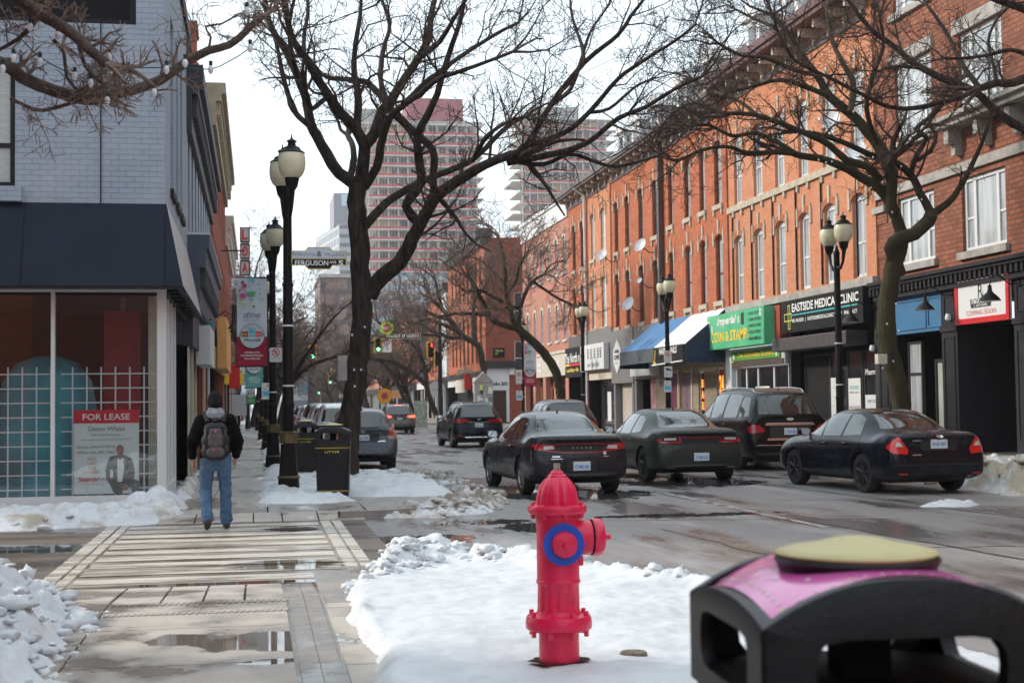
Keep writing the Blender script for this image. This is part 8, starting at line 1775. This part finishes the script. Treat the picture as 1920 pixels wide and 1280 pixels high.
blob('hood',[((-.06,-.04,1.44),(.06,-.04,1.44),.075,.075),((0,-.075,1.43),(0,-.06,1.47),.075,.06),((-.07,.02,1.45),(-.05,.06,1.44),.055,.05),((.07,.02,1.45),(.05,.06,1.44),.055,.05),((-.05,-.03,1.49),(.05,-.03,1.49),.055,.055)],hood,mn,vox=.010,sm=3,disp=.010,dsc=14)
blob('beanie',[((0,.022,1.60),(0,.03,1.655),.104,.100,(.93,1.03)),((0,.025,1.66),(0,.03,1.69),.085,.06)],knit,mn,vox=.009,sm=3,disp=.003,dsc=30)
blob('shoe',[((-.098,-.215,.115),(-.10,-.13,.06),.050,.044),((-.10,-.13,.06),(-.105,-.05,.038),.042,.036)],shoe,mn,vox=.008,sm=2)
blob('shoe',[((.138,.05,.055),(.142,.14,.048),.050,.045),((.142,.14,.048),(.15,.23,.038),.044,.036)],shoe,mn,vox=.008,sm=2)
bp=blob('backpack',[((-.07,-.25,1.00),(.07,-.25,1.00),.11,.11,(1,.85)),((-.06,-.25,1.12),(.06,-.25,1.12),.12,.12,(1,.85)),((-.05,-.24,1.26),(.05,-.24,1.26),.10,.10,(1,.85)),((-.06,-.22,.97),(.06,-.22,.97),.09,.09)],packd,mn,vox=.011,sm=3,disp=.004,dsc=10)
blob('front_pocket',[((-.035,-.335,1.10),(.035,-.335,1.10),.055,.055,(1.2,.55)),((-.03,-.33,1.24),(.03,-.33,1.24),.045,.045,(1.2,.55)),((-.03,-.338,1.17),(.03,-.338,1.17),.055,.055,(1.2,.5))],pack,bp,vox=.009,sm=3)
blob('lower_pocket',[((-.05,-.335,.985),(.05,-.335,.985),.062,.062,(1.1,.5)),((-.03,-.335,1.02),(.03,-.335,1.02),.05,.05,(1.1,.5))],pack,bp,vox=.009,sm=3)
for s in (-1,1): 
    blob('side_pocket',[((s*.135,-.27,1.02),(s*.115,-.27,1.25),.035,.03,(.7,1.6))],pack if s<0 else mat('slate_backpack_panel',(.06,.065,.08),.8),bp,vox=.009,sm=3)
    b=MB(); b.tube([(s*.09,-.14,1.36),(s*.13,-.03,1.47),(s*.14,.10,1.40),(s*.16,.15,1.25)],[.028,.03,.03,.025],8); b.build('strap',packd,bp,local=True,smooth=True)
b=MB(); b.tube([(-.035,-.24,1.345),(-.03,-.26,1.40),(.03,-.26,1.40),(.035,-.24,1.345)],.012,6); b.build('handle',packd,bp,local=True,smooth=True)
for z,x in ((1.245,.0),(1.02,-.02)): b=MB(); b.lathe([(.014,0),(.014,.008),(.004,.01)],(x,-.372+(.003 if z>1.1 else 0),z),12,fy); b.build('badge',T['pink'],bp,local=True)
# far pedestrians
def walker(label,x,y,top_,legc,seed,extra=None,rz=0,s=1.0):
    rg=random.Random(seed); P=[((0,0,.92),(0,0,1.36),.12,.13,(1.2,.8)),((0,0,1.42),(0,.0,1.50),.055,.055),((0,0,1.58),(0,0,1.64),.09,.092),((-.09,0,.9),(-.1,.06,.48),.08,.06),((-.1,.06,.48),(-.1,-.05,.08),.056,.042),((.09,0,.9),(.1,.02,.48),.08,.06),((.1,.02,.48),(.1,.14,.08),.056,.042),
      ((-.1,-.05,.05),(-.1,.08,.04),.04,.035),((.1,.14,.05),(.1,.27,.04),.04,.035),((-.17,0,1.38),(-.25,0,1.12),.05,.04),((-.25,0,1.12),(-.13,-.18,1.15),.04,.035),((.17,0,1.38),(.26,0,1.1),.05,.04),((.26,0,1.1),(.24,-.05,.86),.04,.032),((0,-.09,1.59),(0,-.105,1.58),.018,.014)]
    o=blob('person',P,skinm,None,vox=.018,sm=2,loc=(x,y,.1)); tag(o,label,'person','people far up the left pavement'); o.rotation_euler=(0,0,rz); o.scale=(s,s,s)
    blob('coat',[((0,0,.82),(0,0,1.15),.17,.165,(1.2,.9)),((0,0,1.15),(0,0,1.38),.165,.14,(1.25,.85)),((-.17,0,1.38),(-.26,0,1.12),.08,.07),((-.26,0,1.12),(-.15,-.16,1.15),.07,.06),((.17,0,1.38),(.27,0,1.1),.08,.07),((.27,0,1.1),(.25,-.05,.92),.07,.055)],top_,o,vox=.02,sm=3)
    blob('trousers',[((-.09,0,.9),(-.1,.06,.48),.095,.075),((-.1,.06,.48),(-.1,-.05,.12),.075,.065),((.09,0,.9),(.1,.02,.48),.095,.075),((.1,.02,.48),(.1,.14,.12),.075,.065),((-.05,0,.9),(.05,0,.9),.12,.12)],legc,o,vox=.02,sm=3)
    blob('hair',[((0,.015,1.63),(0,.02,1.67),.10,.095)],knit,o,vox=.018,sm=2)
    if extra: blob('bag',[((.32,-.05,.85),(.32,-.05,.62),.09,.10)],extra,o,vox=.02,sm=2)
    return o
a=onz(446,802,.1); walker('person in a long dark coat facing the camera on the left pavement, hands raised',a.x,a.y,jack,jack,1,T['dred'],R(10))
a=onz(458,785,.1); walker('second dark dressed person farther back on the left pavement',a.x,a.y,jack,denim,2,None,R(150))
# ============================================================ haze
hz=bpy.data.materials.new('haze_air'); hz.use_nodes=True; nt=hz.node_tree; nt.nodes.clear(); o=nt.nodes.new('ShaderNodeOutputMaterial'); v=nt.nodes.new('ShaderNodeVolumePrincipled')
v.inputs['Color'].default_value=(.93,.95,1,1); v.inputs['Density'].default_value=.00022; v.inputs['Anisotropy'].default_value=.2; nt.links.new(v.outputs[0],o.inputs['Volume'])
b=MB(); b.box(-1600,1600,-310,3100,-1.0,175); h=b.build('haze',hz); tag(h,'thin winter haze over the whole street','haze',kind='stuff')
SC.cycles.volume_bounces=1; SC.cycles.volume_max_steps=32

# street behind the camera (seen only in glass, paint and puddles)
for lb,x0,x1,y0,y1,h,m in (('plain brick building behind the camera on the near left corner',-40,-5.2,-30,11.5,10,M['brick_r']),('pale brick block closing the street far behind the camera',-40,18,-95,-80,15,M['brick_p'])):
    r=empty('brick_building',((x0+x1)/2,(y0+y1)/2,0),lb,'building'); b=MB(); b.box(x0,x1,y0,y1,0,h); b.build('wall',m,r); b=MB(); b.box(x0-.2,x1+.2,y0-.2,y1+.2,h,h+.4); b.build('cornice',M['cream'],r)
